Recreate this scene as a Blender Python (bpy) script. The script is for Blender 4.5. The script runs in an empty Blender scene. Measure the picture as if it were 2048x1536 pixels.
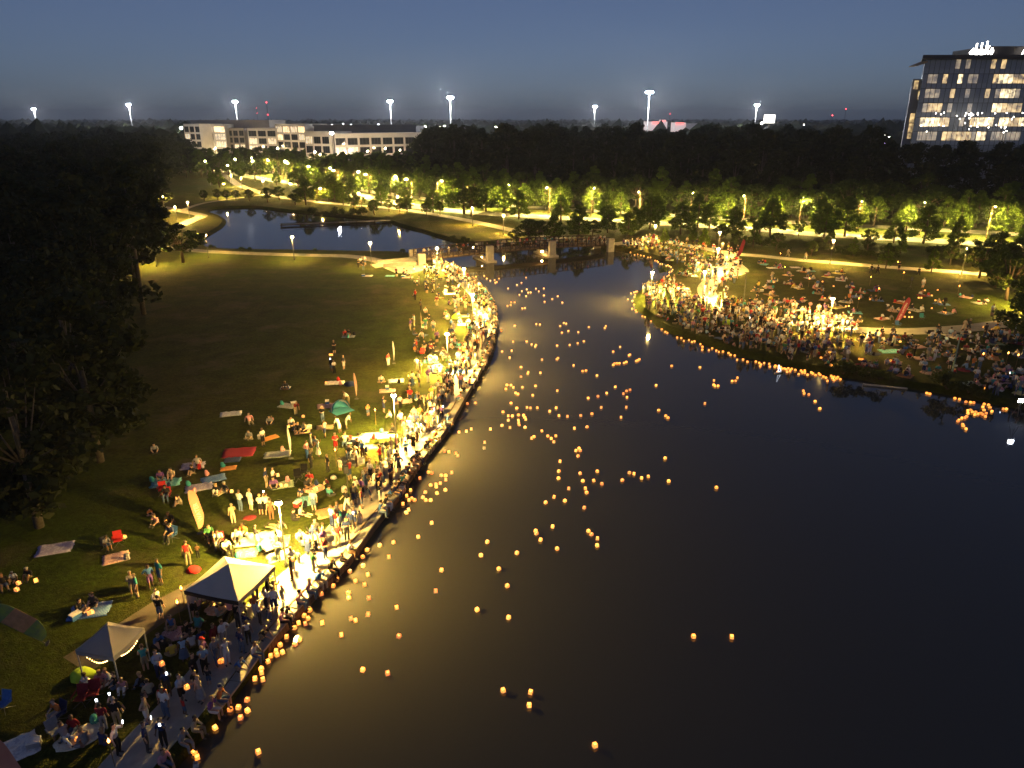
import bpy, bmesh, math, random
import numpy as np
from mathutils import Vector, Matrix, noise, geometry
from math import radians, sin, cos, pi, tan, atan2, sqrt, hypot

SC = bpy.context.scene
COL = SC.collection
R = random.Random(11)

# ---------------------------------------------------------------- camera
FPX = 1447.0            # focal length in photo pixels (2048 wide)
PITCH = math.atan((768 - 236) / FPX)
CAMH = 27.0
cam_d = bpy.data.cameras.new('camera')
cam_d.sensor_width = 36.0
cam_d.lens = 36.0 * FPX / 2048.0
cam_d.clip_start = 0.5
cam_d.clip_end = 20000
cam = bpy.data.objects.new('camera', cam_d)
cam.location = (0, 0, CAMH)
cam.rotation_euler = (radians(90) - PITCH, 0, 0)
COL.objects.link(cam)
SC.camera = cam

# ---------------------------------------------------------------- world (dusk)
W = bpy.data.worlds.new('World')
SC.world = W
W.use_nodes = True
nt = W.node_tree
bg = nt.nodes['Background']
sky = nt.nodes.new('ShaderNodeTexSky')
sky.sky_type = 'NISHITA'
sky.sun_disc = False
sky.sun_elevation = radians(30)
sky.sun_rotation = radians(180)
sky.altitude = 0
sky.air_density = 1.0
sky.dust_density = 0.8
sky.ozone_density = 10.0
hsv = nt.nodes.new('ShaderNodeHueSaturation')
hsv.inputs['Saturation'].default_value = 0.80
tint = nt.nodes.new('ShaderNodeMixRGB'); tint.blend_type = 'MULTIPLY'; tint.inputs[0].default_value = 1.0
tint.inputs[2].default_value = (0.80, 0.80, 1.0, 1)      # late twilight: a little more violet than a clear sky
nt.links.new(sky.outputs[0], tint.inputs[1])
nt.links.new(tint.outputs[0], hsv.inputs['Color'])
nt.links.new(hsv.outputs[0], bg.inputs['Color'])
bg.inputs['Strength'].default_value = 0.034

# ---------------------------------------------------------------- render
SC.view_settings.view_transform = 'Standard'
SC.view_settings.look = 'None'
SC.view_settings.exposure = 0.0
SC.view_settings.gamma = 1.0
SC.view_settings.use_curve_mapping = False
cy = SC.cycles
cy.use_denoising = True
cy.denoiser = 'OPENIMAGEDENOISE'
cy.max_bounces = 5
cy.diffuse_bounces = 2
cy.glossy_bounces = 3
cy.transmission_bounces = 3
cy.transparent_max_bounces = 6
cy.volume_bounces = 0
cy.sample_clamp_indirect = 1.5
cy.sample_clamp_direct = 0.0
cy.caustics_reflective = False
cy.caustics_refractive = False
cy.use_light_tree = True
cy.blur_glossy = 0.5

# ---------------------------------------------------------------- pixel -> world
CP, SP = cos(PITCH), sin(PITCH)
def ray(px, py):
    a = (px - 1024) / FPX
    b = (768 - py) / FPX
    return Vector((a, CP + b * SP, -SP + b * CP))
def at(px, py, z=0.0):
    d = ray(px, py)
    t = (z - CAMH) / d.z
    return Vector((0, 0, CAMH)) + d * t
def onY(px, py, Y):
    d = ray(px, py)
    return Vector((0, 0, CAMH)) + d * (Y / d.y)
def project(p):
    q = Vector((p[0], p[1], p[2] - CAMH))
    dep = q.y * CP - q.z * SP
    up = q.y * SP + q.z * CP
    return 1024 + FPX * q.x / dep, 768 - FPX * up / dep, dep
def height_at(p, ytop):
    """height above p whose image row is ytop"""
    b = (768 - ytop) / FPX
    zr = p.y * (-SP + b * CP) / (CP + b * SP)
    return zr + CAMH - p.z
def crop(ox, oy, s, pts):
    return [(ox + x / s, oy + y / s) for x, y in pts]
def catmull(pts, step=1.5, closed=False):
    pts = [Vector((p[0], p[1])) for p in pts]
    n = len(pts); out = []
    rng = n if closed else n - 1
    for i in range(rng):
        if closed:
            p0, p1, p2, p3 = pts[(i-1) % n], pts[i], pts[(i+1) % n], pts[(i+2) % n]
        else:
            p0, p1, p2, p3 = pts[max(i-1, 0)], pts[i], pts[i+1], pts[min(i+2, n-1)]
        k = max(1, int((p2 - p1).length / step))
        for j in range(k):
            t = j / k
            out.append(0.5 * ((2*p1) + (-p0+p2)*t + (2*p0-5*p1+4*p2-p3)*t*t + (-p0+3*p1-3*p2+p3)*t*t*t))
    if not closed: out.append(pts[-1])
    return out
def inside(p, poly):
    x, y = p[0], p[1]; c = False; n = len(poly); j = n - 1
    for i in range(n):
        xi, yi = poly[i][0], poly[i][1]; xj, yj = poly[j][0], poly[j][1]
        if (yi > y) != (yj > y) and x < (xj - xi) * (y - yi) / (yj - yi) + xi: c = not c
        j = i
    return c

# ---------------------------------------------------------------- materials
MATS = {}
def mat(name, col, rough=0.8, col2=None, scale=4.0, bump=0.0, bscale=None, metal=0.0, emis=None, estr=0.0,
        spec=0.3, sheen=0, detail=4.0, trans=0.0):
    """procedural principled material: two colours mixed by object-space noise, optional bump"""
    if name in MATS: return MATS[name]
    m = bpy.data.materials.new(name); m.use_nodes = True
    n = m.node_tree.nodes; l = m.node_tree.links
    b = n['Principled BSDF']
    b.inputs['Roughness'].default_value = rough
    b.inputs['Metallic'].default_value = metal
    b.inputs['Specular IOR Level'].default_value = spec
    c1 = (*col, 1)
    if col2 is None: col2 = tuple(c * 0.72 for c in col)
    tc = n.new('ShaderNodeTexCoord')
    nz = n.new('ShaderNodeTexNoise'); nz.inputs['Scale'].default_value = scale; nz.inputs['Detail'].default_value = detail
    l.new(tc.outputs['Object'], nz.inputs['Vector'])
    rp = n.new('ShaderNodeValToRGB')
    rp.color_ramp.elements[0].position = 0.35; rp.color_ramp.elements[0].color = c1
    rp.color_ramp.elements[1].position = 0.68; rp.color_ramp.elements[1].color = (*col2, 1)
    l.new(nz.outputs['Fac'], rp.inputs['Fac'])
    l.new(rp.outputs['Color'], b.inputs['Base Color'])
    if bump:
        nb = n.new('ShaderNodeTexNoise'); nb.inputs['Scale'].default_value = bscale or scale * 6; nb.inputs['Detail'].default_value = 5
        l.new(tc.outputs['Object'], nb.inputs['Vector'])
        bp = n.new('ShaderNodeBump'); bp.inputs['Strength'].default_value = bump; bp.inputs['Distance'].default_value = 0.03
        l.new(nb.outputs['Fac'], bp.inputs['Height']); l.new(bp.outputs['Normal'], b.inputs['Normal'])
    if emis:
        b.inputs['Emission Color'].default_value = (*emis, 1)
        b.inputs['Emission Strength'].default_value = estr
    if trans:
        tr = n.new('ShaderNodeBsdfTranslucent'); l.new(rp.outputs['Color'], tr.inputs['Color'])
        mx = n.new('ShaderNodeMixShader'); mx.inputs[0].default_value = trans
        l.new(b.outputs[0], mx.inputs[1]); l.new(tr.outputs[0], mx.inputs[2])
        l.new(mx.outputs[0], n['Material Output'].inputs['Surface'])
    MATS[name] = m
    return m
def emitter(name, col, strength, base=(0.8, 0.8, 0.8), sampling='AUTO'):
    if name in MATS: return MATS[name]
    m = mat(name, base, 0.5, emis=col, estr=strength)
    m.cycles.emission_sampling = sampling
    return m

LAMPC = (1.0, 0.60, 0.13)

# ---------------------------------------------------------------- object helpers
def link(o, parent=None):
    COL.objects.link(o)
    if parent is not None: o.parent = parent
    return o
def tag(o, label=None, cat=None, group=None, kind=None):
    if label: o['label'] = label
    if cat: o['category'] = cat
    if group: o['group'] = group
    if kind: o['kind'] = kind
    return o
def empty(name, loc, rz=0.0, label=None, cat=None, group=None):
    o = bpy.data.objects.new(name, None)
    o.empty_display_size = 0.2
    o.location = loc; o.rotation_euler = (0, 0, rz)
    link(o); tag(o, label, cat, group)
    return o
def meshobj(name, me, parent=None, loc=None, rz=None, mats=None):
    o = bpy.data.objects.new(name, me)
    link(o, parent)
    if loc is not None: o.location = loc
    if rz is not None: o.rotation_euler = (0, 0, rz)
    if mats:
        for i, m in enumerate(mats):
            o.material_slots[i].link = 'OBJECT'; o.material_slots[i].material = m
    return o
class MB:
    """collects simple solids into one mesh"""
    def __init__(s): s.v = []; s.f = []; s.mi = []
    def add(s, v, f, mi=0):
        k = len(s.v); s.v += [tuple(p) for p in v]; s.f += [tuple(i + k for i in q) for q in f]; s.mi += [mi] * len(f)
        return s
    def box(s, a, b, mi=0, M=None):
        x0, y0, z0 = a; x1, y1, z1 = b
        v = [(x0,y0,z0),(x1,y0,z0),(x1,y1,z0),(x0,y1,z0),(x0,y0,z1),(x1,y0,z1),(x1,y1,z1),(x0,y1,z1)]
        if M: v = [tuple(M @ Vector(p)) for p in v]
        return s.add(v, [(3,2,1,0),(4,5,6,7),(0,1,5,4),(1,2,6,5),(2,3,7,6),(3,0,4,7)], mi)
    def tube(s, pts, rad, n=6, mi=0, cap=True):
        pts = [Vector(p) for p in pts]
        if not isinstance(rad, (list, tuple)): rad = [rad] * len(pts)
        v = []; f = []
        for i, p in enumerate(pts):
            d = (pts[min(i+1, len(pts)-1)] - pts[max(i-1, 0)]).normalized()
            a = d.orthogonal().normalized() if abs(d.z) < 0.99 else Vector((1, 0, 0))
            a = (a - d * a.dot(d)).normalized(); b = d.cross(a)
            for k in range(n):
                t = 2*pi*k/n
                v.append(p + (a*cos(t) + b*sin(t)) * rad[i])
        for i in range(len(pts)-1):
            for k in range(n):
                f.append((i*n+k, i*n+(k+1) % n, (i+1)*n+(k+1) % n, (i+1)*n+k))
        if cap:
            f.append(tuple(reversed(range(n)))); f.append(tuple(range((len(pts)-1)*n, len(pts)*n)))
        return s.add(v, f, mi)
    def lathe(s, prof, n=10, mi=0, c=(0, 0, 0)):
        v = []; f = []
        for r, z in prof:
            for k in range(n):
                t = 2*pi*k/n; v.append((c[0]+r*cos(t), c[1]+r*sin(t), c[2]+z))
        for i in range(len(prof)-1):
            for k in range(n):
                f.append((i*n+k, i*n+(k+1) % n, (i+1)*n+(k+1) % n, (i+1)*n+k))
        f.append(tuple(reversed(range(n)))); f.append(tuple(range((len(prof)-1)*n, len(prof)*n)))
        return s.add(v, f, mi)
    def mesh(s, name, mats, smooth=False):
        me = bpy.data.meshes.new(name); me.from_pydata(s.v, [], s.f)
        if not isinstance(mats, (list, tuple)): mats = [mats]
        for m in mats: me.materials.append(m)
        if len(mats) > 1: me.polygons.foreach_set('material_index', s.mi)
        if smooth: me.polygons.foreach_set('use_smooth', [True] * len(me.polygons))
        me.update(); return me
    def build(s, name, mats, parent=None, smooth=False, loc=None, rz=None):
        return meshobj(name, s.mesh(name, mats, smooth), parent, loc, rz)
def copy_tree(o, parent=None):
    c = o.copy(); link(c); c.parent = parent
    for ch in o.children: copy_tree(ch, c)
    return c
# ================================================================ SETTING: land, water, paths
WZ = -0.60    # water level; the lawn is z = 0
wall_px = [(150,1790),(245,1655),(334,1536),(402,1459),(440,1414),(477,1366),(532,1292),(589,1224),(632,1178),(692,1121),(721,1084),(752,1041),
           (797,986),(829,936),(860,896),(898,848),(927,797),(946,764),(966,727),(980,696),(989,662),(992,634),(987,608),(969,582),(945,561),(917,541),(884,530)]
WALL = catmull([at(*p) for p in wall_px], 0.8)
rear_px = [(862,522),(838,512),(800,507),(760,506),(700,505),(600,503),(520,502),(440,500),(412,493),(407,482),(424,469),(445,456),(452,443),(440,432),(416,425),(432,418),(480,416),
           (520,417),(560,422),(640,430),(700,435),(760,441),(800,453),(850,467),(890,479),(930,487),(1000,490),(1100,491),(1190,490)]
right_px = [(1212,497),(1251,503),(1281,511),(1312,518),(1337,529),(1347,541),(1335,554),(1308,566),(1288,576),(1275,587),(1267,602),(1274,621),(1296,637),(1316,655),(1341,667),
            (1374,678),(1405,689),(1435,699),(1476,713),(1528,722),(1589,737),(1640,748),(1686,755),(1725,761),(1767,770),(1808,777),(1850,782),(1900,791),(1952,801),(1998,812),(2060,822),(2300,850)]
REAR = catmull([at(p[0], p[1], WZ) for p in rear_px], 2.0)
RIGHT = catmull([at(p[0], p[1], WZ) for p in right_px], 1.5)
OFFP = [Vector((120, 50)), Vector((150, 0)), Vector((140, -60)), Vector((40, -80)), Vector((-45, -60)), Vector((-32, -10)), Vector((-25, 8))]
pond = [(p, 1) for p in WALL] + [(p, 0) for p in REAR] + [(p, 0) for p in RIGHT] + [(p, 0) for p in OFFP]
# drop near-duplicates
q = [pond[0]]
for it in pond[1:]:
    if (it[0] - q[-1][0]).length > 0.3: q.append(it)
pond = q
POND = [p for p, f in pond]
area = sum(POND[i].x*POND[(i+1) % len(POND)].y - POND[(i+1) % len(POND)].x*POND[i].y for i in range(len(POND)))
SGN = 1 if area > 0 else -1
def out_normal(i):
    n = len(POND); d = POND[(i+1) % n] - POND[i-1]
    d.normalize(); return Vector((d.y, -d.x)) * SGN
rim, toe = [], []
for i, (p, w) in enumerate(pond):
    nrm = out_normal(i)
    wob = 0.0 if w else 0.35 * noise.noise(Vector((p.x*0.35, p.y*0.35, 3)))
    rim.append(p if w else p + nrm * (1.0 + wob))
    toe.append(p - nrm * (0.0 if w else 1.2 - wob))
# ground sheet out to the horizon, with the pond cut out of it
outer = [Vector((4500*cos(a), 4500*sin(a))) for a in [2*pi*k/48 for k in range(48)]]
vin = rim + outer
nr = len(rim)
edges = [(i, (i+1) % nr) for i in range(nr)] + [(nr+i, nr+(i+1) % 48) for i in range(48)]
vo, eo, fo, _, _, _ = geometry.delaunay_2d_cdt([Vector(p) for p in vin], edges, [], 0, 1e-4)
rimpoly = [tuple(p) for p in rim]
gv = [(p.x, p.y, 0.0) for p in vo]; gf = []
for f in fo:
    c = sum((vo[i] for i in f), Vector((0, 0))) / len(f)
    if not inside(c, rimpoly): gf.append(tuple(f))
k0 = len(gv)
for i in range(nr):
    gv.append((rim[i].x, rim[i].y, 0.0)); gv.append((POND[i].x, POND[i].y, WZ + (0.02 if not pond[i][1] else -0.3)))
    gv.append((toe[i].x, toe[i].y, WZ - 0.9))
for i in range(nr):
    j = (i+1) % nr
    for s in (0, 1):
        gf.append((k0+3*i+s, k0+3*j+s, k0+3*j+s+1, k0+3*i+s+1))
gme = bpy.data.meshes.new('ground'); gme.from_pydata(gv, [], gf)
bm = bmesh.new(); bm.from_mesh(gme); bmesh.ops.remove_doubles(bm, verts=bm.verts, dist=0.001)
bmesh.ops.recalc_face_normals(bm, faces=bm.faces); 
for f in bm.faces:
    if f.normal.z < 0: f.normal_flip()
bm.to_mesh(gme); bm.free()

def ground_material():
    m = bpy.data.materials.new('lawn'); m.use_nodes = True
    n = m.node_tree.nodes; l = m.node_tree.links; b = n['Principled BSDF']
    b.inputs['Roughness'].default_value = 0.95; b.inputs['Specular IOR Level'].default_value = 0.1
    g = n.new('ShaderNodeNewGeometry')
    def nz(sc, det, w=0):
        t = n.new('ShaderNodeTexNoise'); t.inputs['Scale'].default_value = sc; t.inputs['Detail'].default_value = det
        t.inputs['Roughness'].default_value = 0.65
        l.new(g.outputs['Position'], t.inputs['Vector']); return t
    big = nz(0.035, 5); mid = nz(0.4, 6); fine = nz(3.0, 8); tuft = nz(11.0, 6)
    r1 = n.new('ShaderNodeValToRGB'); e = r1.color_ramp.elements
    e[0].position = 0.40; e[0].color = (0.036, 0.056, 0.006, 1); e[1].position = 0.62; e[1].color = (0.054, 0.052, 0.011, 1)
    l.new(big.outputs['Fac'], r1.inputs['Fac'])
    r2 = n.new('ShaderNodeValToRGB'); e = r2.color_ramp.elements
    e[0].position = 0.33; e[0].color = (0.45, 0.5, 0.4, 1); e[1].position = 0.68; e[1].color = (1.25, 1.2, 1.1, 1)
    l.new(mid.outputs['Fac'], r2.inputs['Fac'])
    r3 = n.new('ShaderNodeValToRGB'); e = r3.color_ramp.elements
    e[0].position = 0.30; e[0].color = (0.35, 0.4, 0.3, 1); e[1].position = 0.72; e[1].color = (1.5, 1.45, 1.2, 1)
    l.new(fine.outputs['Fac'], r3.inputs['Fac'])
    m1 = n.new('ShaderNodeMixRGB'); m1.blend_type = 'MULTIPLY'; m1.inputs[0].default_value = 0.75
    l.new(r1.outputs[0], m1.inputs[1]); l.new(r2.outputs[0], m1.inputs[2])
    m2 = n.new('ShaderNodeMixRGB'); m2.blend_type = 'MULTIPLY'; m2.inputs[0].default_value = 0.85
    l.new(m1.outputs[0], m2.inputs[1]); l.new(r3.outputs[0], m2.inputs[2])
    # worn dirt patches
    dirt = nz(0.16, 6); rd = n.new('ShaderNodeValToRGB'); e = rd.color_ramp.elements
    e[0].position = 0.53; e[0].color = (0, 0, 0, 1); e[1].position = 0.70; e[1].color = (1, 1, 1, 1)
    l.new(dirt.outputs['Fac'], rd.inputs['Fac'])
    m3 = n.new('ShaderNodeMixRGB'); m3.inputs[2].default_value = (0.095, 0.072, 0.045, 1)
    mm = n.new('ShaderNodeMath'); mm.operation = 'MULTIPLY'; mm.inputs[1].default_value = 0.6
    l.new(rd.outputs[0], mm.inputs[0]); l.new(mm.outputs[0], m3.inputs[0]); l.new(m2.outputs[0], m3.inputs[1])
    l.new(m3.outputs[0], b.inputs['Base Color'])
    bp = n.new('ShaderNodeBump'); bp.inputs['Strength'].default_value = 0.9; bp.inputs['Distance'].default_value = 0.12
    ad = n.new('ShaderNodeMath'); ad.operation = 'ADD'
    l.new(fine.outputs['Fac'], ad.inputs[0]); l.new(tuft.outputs['Fac'], ad.inputs[1])
    l.new(ad.outputs[0], bp.inputs['Height']); l.new(bp.outputs['Normal'], b.inputs['Normal'])
    return m
gme.materials.append(ground_material())
tag(meshobj('ground', gme), kind='structure')

# water: turbid pond, slightly rippled
def water_material():
    m = bpy.data.materials.new('pond_water'); m.use_nodes = True
    n = m.node_tree.nodes; l = m.node_tree.links; n.remove(n['Principled BSDF'])
    df = n.new('ShaderNodeBsdfDiffuse'); df.inputs['Color'].default_value = (0.056, 0.056, 0.044, 1)      # silt in the water
    gl = n.new('ShaderNodeBsdfGlossy'); gl.distribution = 'GGX'; gl.inputs['Roughness'].default_value = 0.04
    fr = n.new('ShaderNodeFresnel'); fr.inputs['IOR'].default_value = 1.65
    mx = n.new('ShaderNodeMixShader')
    l.new(fr.outputs[0], mx.inputs[0]); l.new(df.outputs[0], mx.inputs[1]); l.new(gl.outputs[0], mx.inputs[2]); l.new(mx.outputs[0], n['Material Output'].inputs['Surface'])
    g = n.new('ShaderNodeNewGeometry')
    t1 = n.new('ShaderNodeTexNoise'); t1.inputs['Scale'].default_value = 2.4; t1.inputs['Detail'].default_value = 4
    t2 = n.new('ShaderNodeTexNoise'); t2.inputs['Scale'].default_value = 0.09; t2.inputs['Detail'].default_value = 3
    l.new(g.outputs['Position'], t1.inputs['Vector']); l.new(g.outputs['Position'], t2.inputs['Vector'])
    mr = n.new('ShaderNodeMapRange'); mr.inputs['From Min'].default_value = 0.38; mr.inputs['From Max'].default_value = 0.62; l.new(t2.outputs['Fac'], mr.inputs['Value'])
    mu = n.new('ShaderNodeMath'); mu.operation = 'MULTIPLY'
    l.new(t1.outputs['Fac'], mu.inputs[0]); l.new(mr.outputs[0], mu.inputs[1])
    bp = n.new('ShaderNodeBump'); bp.inputs['Strength'].default_value = 0.10; bp.inputs['Distance'].default_value = 0.05
    l.new(mu.outputs[0], bp.inputs['Height'])
    for q_ in (df, gl, fr): l.new(bp.outputs['Normal'], q_.inputs['Normal'])
    return m
wp = []
for i in range(nr):
    wp.append(POND[i] + out_normal(i) * (0.5 if not pond[i][1] else 0.05))
vo, eo, fo, _, _, _ = geometry.delaunay_2d_cdt([Vector(p) for p in wp], [(i, (i+1) % nr) for i in range(nr)], [], 1, 1e-4)
wme = bpy.data.meshes.new('pond_water'); wme.from_pydata([(p.x, p.y, WZ) for p in vo], [], [tuple(f) for f in fo])
for pl in wme.polygons:
    pass
bm = bmesh.new(); bm.from_mesh(wme)
for f in bm.faces:
    f.normal_update()
    if f.normal.z < 0: f.normal_flip()
bm.to_mesh(wme); bm.free()
wme.materials.append(water_material())
tag(meshobj('pond_water', wme), kind='structure')

def ribbon(name, pts, width, z, material, kind='structure', thick=0.0, wob=0.0):
    """strip of constant (or per-point) width along a polyline"""
    v, f = [], []
    n = len(pts)
    for i, p in enumerate(pts):
        d = (pts[min(i+1, n-1)] - pts[max(i-1, 0)]).normalized(); s = Vector((-d.y, d.x))
        w = (width[i] if isinstance(width, list) else width) / 2
        a = p + s*w*(1 + wob*noise.noise(Vector((p.x*.4, p.y*.4, 1)))); b = p - s*w*(1 + wob*noise.noise(Vector((p.x*.4, p.y*.4, 7))))
        v += [(a.x, a.y, z), (b.x, b.y, z)]
        if thick: v += [(a.x, a.y, z-thick), (b.x, b.y, z-thick)]
    k = 4 if thick else 2
    for i in range(n-1):
        f.append((k*i, k*i+1, k*(i+1)+1, k*(i+1)))
        if thick:
            f.append((k*i+2, k*i, k*(i+1), k*(i+1)+2)); f.append((k*i+1, k*i+3, k*(i+1)+3, k*(i+1)+1))
    me = bpy.data.meshes.new(name); me.from_pydata(v, [], f); me.materials.append(material)
    bm = bmesh.new(); bm.from_mesh(me); bmesh.ops.recalc_face_normals(bm, faces=bm.faces)
    up = sum(fc.normal.z for fc in bm.faces)
    if up < 0: bmesh.ops.reverse_faces(bm, faces=bm.faces)
    bm.to_mesh(me); bm.free()
    o = meshobj(name, me); tag(o, kind=kind)
    return o
CONC = mat('concrete_path', (0.36, 0.33, 0.27), 0.85, (0.27, 0.245, 0.20), 0.7, 0.25, 14, spec=0.2)
ROADM = mat('concrete_road', (0.26, 0.24, 0.20), 0.85, (0.18, 0.165, 0.14), 0.25, 0.2, 9, spec=0.2)
PAVE = mat('promenade_concrete', (0.40, 0.37, 0.32), 0.85, (0.29, 0.27, 0.235), 0.9, 0.25, 12, spec=0.2)
P_left = catmull([at(*p) for p in [(806,540),(775,527),(735,517),(690,512),(640,511),(560,509),(480,506),(400,502),(330,494),(270,484)]], 2.0)
ribbon('path', P_left, 3.2, 0.02, CONC, thick=0.05)
P_zig = catmull([at(*p) for p in [(270,404),(335,416),(372,424),(403,431),(385,440),(352,455),(322,470),(298,482)]], 2.0)
ribbon('path', P_zig, 3.4, 0.024, CONC, thick=0.05)
ribbon('path', catmull([at(*p) for p in [(362,421),(400,408),(440,401),(500,393),(530,389)]], 3), 1.8, 0.02, CONC, thick=0.05)
P_far = catmull([at(*p) for p in [(440,345),(458,356),(480,371),(540,390),(612,401),(700,410),(780,416),(845,425),(915,437),(965,447),(1022,460),(1080,472),(1150,478),(1225,484)]], 3.0)
ribbon('path', P_far, 3.6, 0.02, CONC, thick=0.05)
P_right = catmull([at(*p) for p in [(1225,489),(1262,484),(1300,482),(1340,485),(1385,493),(1430,501),(1470,508),(1520,512),(1600,520),(1700,528),(1800,536),(1900,543),(1975,549),(2080,557),(2250,570)]], 2.0)
ribbon('path', P_right, 3.2, 0.028, CONC, thick=0.05)
P_br = catmull([at(*p) for p in [(1462,508),(1464,528),(1452,545),(1430,557),(1414,574),(1416,590),(1434,606),(1452,617),(1487,626),(1528,635),(1569,643),(1640,653),(1720,660),(1800,663),(1870,661),(1950,655),(2000,648),(2060,639),(2200,620)]], 1.5)
PBW = [3.0 + 4.5*math.exp(-((i - 0.16*len(P_br))/(0.05*len(P_br)))**2) for i in range(len(P_br))]
ribbon('path', P_br, PBW, 0.024, CONC, thick=0.05)
RD_near = catmull([at(*p) for p in [(380,325),(470,347),(540,360),(600,368),(702,388),(822,411),(942,425),(1078,433),(1200,440),(1380,450),(1510,458),(1655,470),(1821,479),(2028,492),(2300,510)]], 5.0)
ribbon('road', RD_near, 7.6, 0.02, ROADM, thick=0.05)
RD_far = catmull([at(*p) for p in [(400,318),(480,334),(600,353),(730,380),(860,399),(1020,412),(1249,425),(1448,437),(1614,446),(1821,457),(2028,468),(2300,482)]], 5.0)
ribbon('road', RD_far, 6.8, 0.02, ROADM, thick=0.05)
# plaza at the foot of the bridge
pl = [at(*p) for p in [(768,536),(790,527),(815,523),(850,524),(858,532),(846,541),(822,548),(790,546)]]
me = bpy.data.meshes.new('plaza'); me.from_pydata([(p.x, p.y, 0.035) for p in pl], [], [tuple(range(len(pl)))]); me.materials.append(CONC)
bm = bmesh.new(); bm.from_mesh(me); bm.faces.ensure_lookup_table(); bm.faces[0].normal_update()
if bm.faces[0].normal.z < 0: bm.faces[0].normal_flip()
bm.to_mesh(me); bm.free()
tag(meshobj('plaza', me), kind='structure')

# promenade along the bulkhead: concrete walk, coping stones, plank wall
NW = len(WALL)
WN = []          # normal pointing to the land
for i in range(NW):
    d = (WALL[min(i+1, NW-1)] - WALL[max(i-1, 0)]).normalized(); WN.append(Vector((-d.y, d.x)))
if (WALL[30] + WN[30] * 3).x > WALL[30].x: WN = [-n for n in WN]
WS = [0.0]
for i in range(1, NW): WS.append(WS[-1] + (WALL[i] - WALL[i-1]).length)
WLEN = WS[-1]
def wall_at(s):
    s = min(max(s, 0), WLEN - 1e-3)
    lo, hi = 0, NW - 1
    while hi - lo > 1:
        m_ = (lo + hi) // 2
        if WS[m_] <= s: lo = m_
        else: hi = m_
    t = (s - WS[lo]) / max(1e-6, WS[hi] - WS[lo])
    return WALL[lo].lerp(WALL[hi], t), WN[lo].lerp(WN[hi], t).normalized()
walk = [WALL[i] + WN[i] * 1.8 for i in range(NW)]
ribbon('promenade', walk, 2.4, 0.02, PAVE, thick=0.06)
WOOD = mat('bulkhead_timber', (0.20, 0.13, 0.075), 0.8, (0.11, 0.07, 0.04), 3.0, 0.4, 12)
WOOD2 = mat('bulkhead_timber_dark', (0.15, 0.10, 0.06), 0.8, (0.09, 0.06, 0.04), 3.0, 0.4, 12)
COPE = mat('coping_concrete', (0.37, 0.34, 0.30), 0.85, (0.26, 0.24, 0.21), 1.2, 0.25, 12, spec=0.2)
wall_t = empty('retaining_wall', (*WALL[0], 0), 0, 'long curved timber plank wall with concrete coping along the promenade edge', 'wall')
def wchild(name, me, s, zloc=0.0, off=0.0):
    p, nn = wall_at(s)
    o = bpy.data.objects.new(name, me); link(o, wall_t)
    o.location = (p.x + nn.x*off - WALL[0].x, p.y + nn.y*off - WALL[0].y, zloc)
    o.rotation_euler = (0, 0, atan2(nn.y, nn.x) - pi/2)      # local +y points to the land
    return o
pl_me = [MB().box((-0.142, -0.07, -1.5), (0.142, 0.0, -0.10 - 0.012*k)).mesh('plank', [WOOD, WOOD2][k % 2]) for k in range(3)]
s0 = 14.0; n_pl = 0; s = s0
while n_pl < 290 and s < WLEN - 1:
    wchild('plank', pl_me[R.randrange(3)], s, 0.0, 0.0 + R.uniform(-0.012, 0.012)); s += 0.297; n_pl += 1
# the rest of the plank wall, too far to pick the planks apart
mb = MB()
while s < WLEN - 0.3:
    p, nn = wall_at(s); M = Matrix.Translation((p.x - WALL[0].x, p.y - WALL[0].y, 0)) @ Matrix.Rotation(atan2(nn.y, nn.x) - pi/2, 4, 'Z')
    mb.box((-0.142, -0.07, -1.5), (0.142, 0.0, -0.1), M=M); s += 0.297
o = mb.build('plank_facing', WOOD, wall_t); o['kind'] = 'stuff'
cp_me = MB().box((-0.985, -0.10, -0.1), (0.985, 0.52, 0.05)).mesh('coping', COPE)
bm = bmesh.new(); bm.from_mesh(cp_me); bmesh.ops.bevel(bm, geom=[e for e in bm.edges], offset=0.02, segments=1, affect='EDGES'); bm.to_mesh(cp_me); bm.free()
s = 10.0
while s < WLEN - 1.2:
    wchild('coping', cp_me, s, R.uniform(-0.006, 0.006)); s += 2.0
# bench-height timber rail lying along the walk, behind the coping
rl_me = MB().box((-1.96, 0.535, 0.0), (1.96, 0.595, 0.075)).mesh('timber_rail', WOOD)
s = 16.0
while s < WLEN - 2.2:
    wchild('timber_rail', rl_me, s); s += 4.0
# dark side path behind the small canopy
ribbon('path', catmull([at(*p) for p in [(150,1330),(240,1275),(330,1215),(400,1180),(470,1150)]], 1.5), 2.2, 0.012, mat('dark_path', (0.085, 0.07, 0.055), 0.9, (0.055, 0.045, 0.035), 1.0, 0.3, 10), wob=0.3)
# ================================================================ LAMPS
POLE = mat('pole_grey_metal', (0.09, 0.09, 0.085), 0.5, (0.06, 0.06, 0.06), 3, metal=0.3)
TEAL = mat('pole_teal_paint', (0.16, 0.24, 0.22), 0.55, (0.11, 0.17, 0.16), 3, metal=0.2)
RUST = mat('pole_rust_brown', (0.12, 0.065, 0.035), 0.6, (0.08, 0.045, 0.025), 3, metal=0.2)
LENS = emitter('lamp_lens_warm', LAMPC, 38000.0)
LENS2 = emitter('lamp_lens_warm_strong', LAMPC, 43000.0)
LENSF = emitter('lamp_lens_path', LAMPC, 26000.0)
LENSP = emitter('lamp_lens_rear_path', LAMPC, 13000.0)
GLOBE = emitter('lamp_globe_glow', (1.0, 0.80, 0.45), 160.0)
GLOBEF = emitter('lamp_globe_glow_far', (1.0, 0.84, 0.6), 130.0)
LENSR = emitter('lamp_lens_road', (1.0, 0.73, 0.20), 46000.0)
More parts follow.
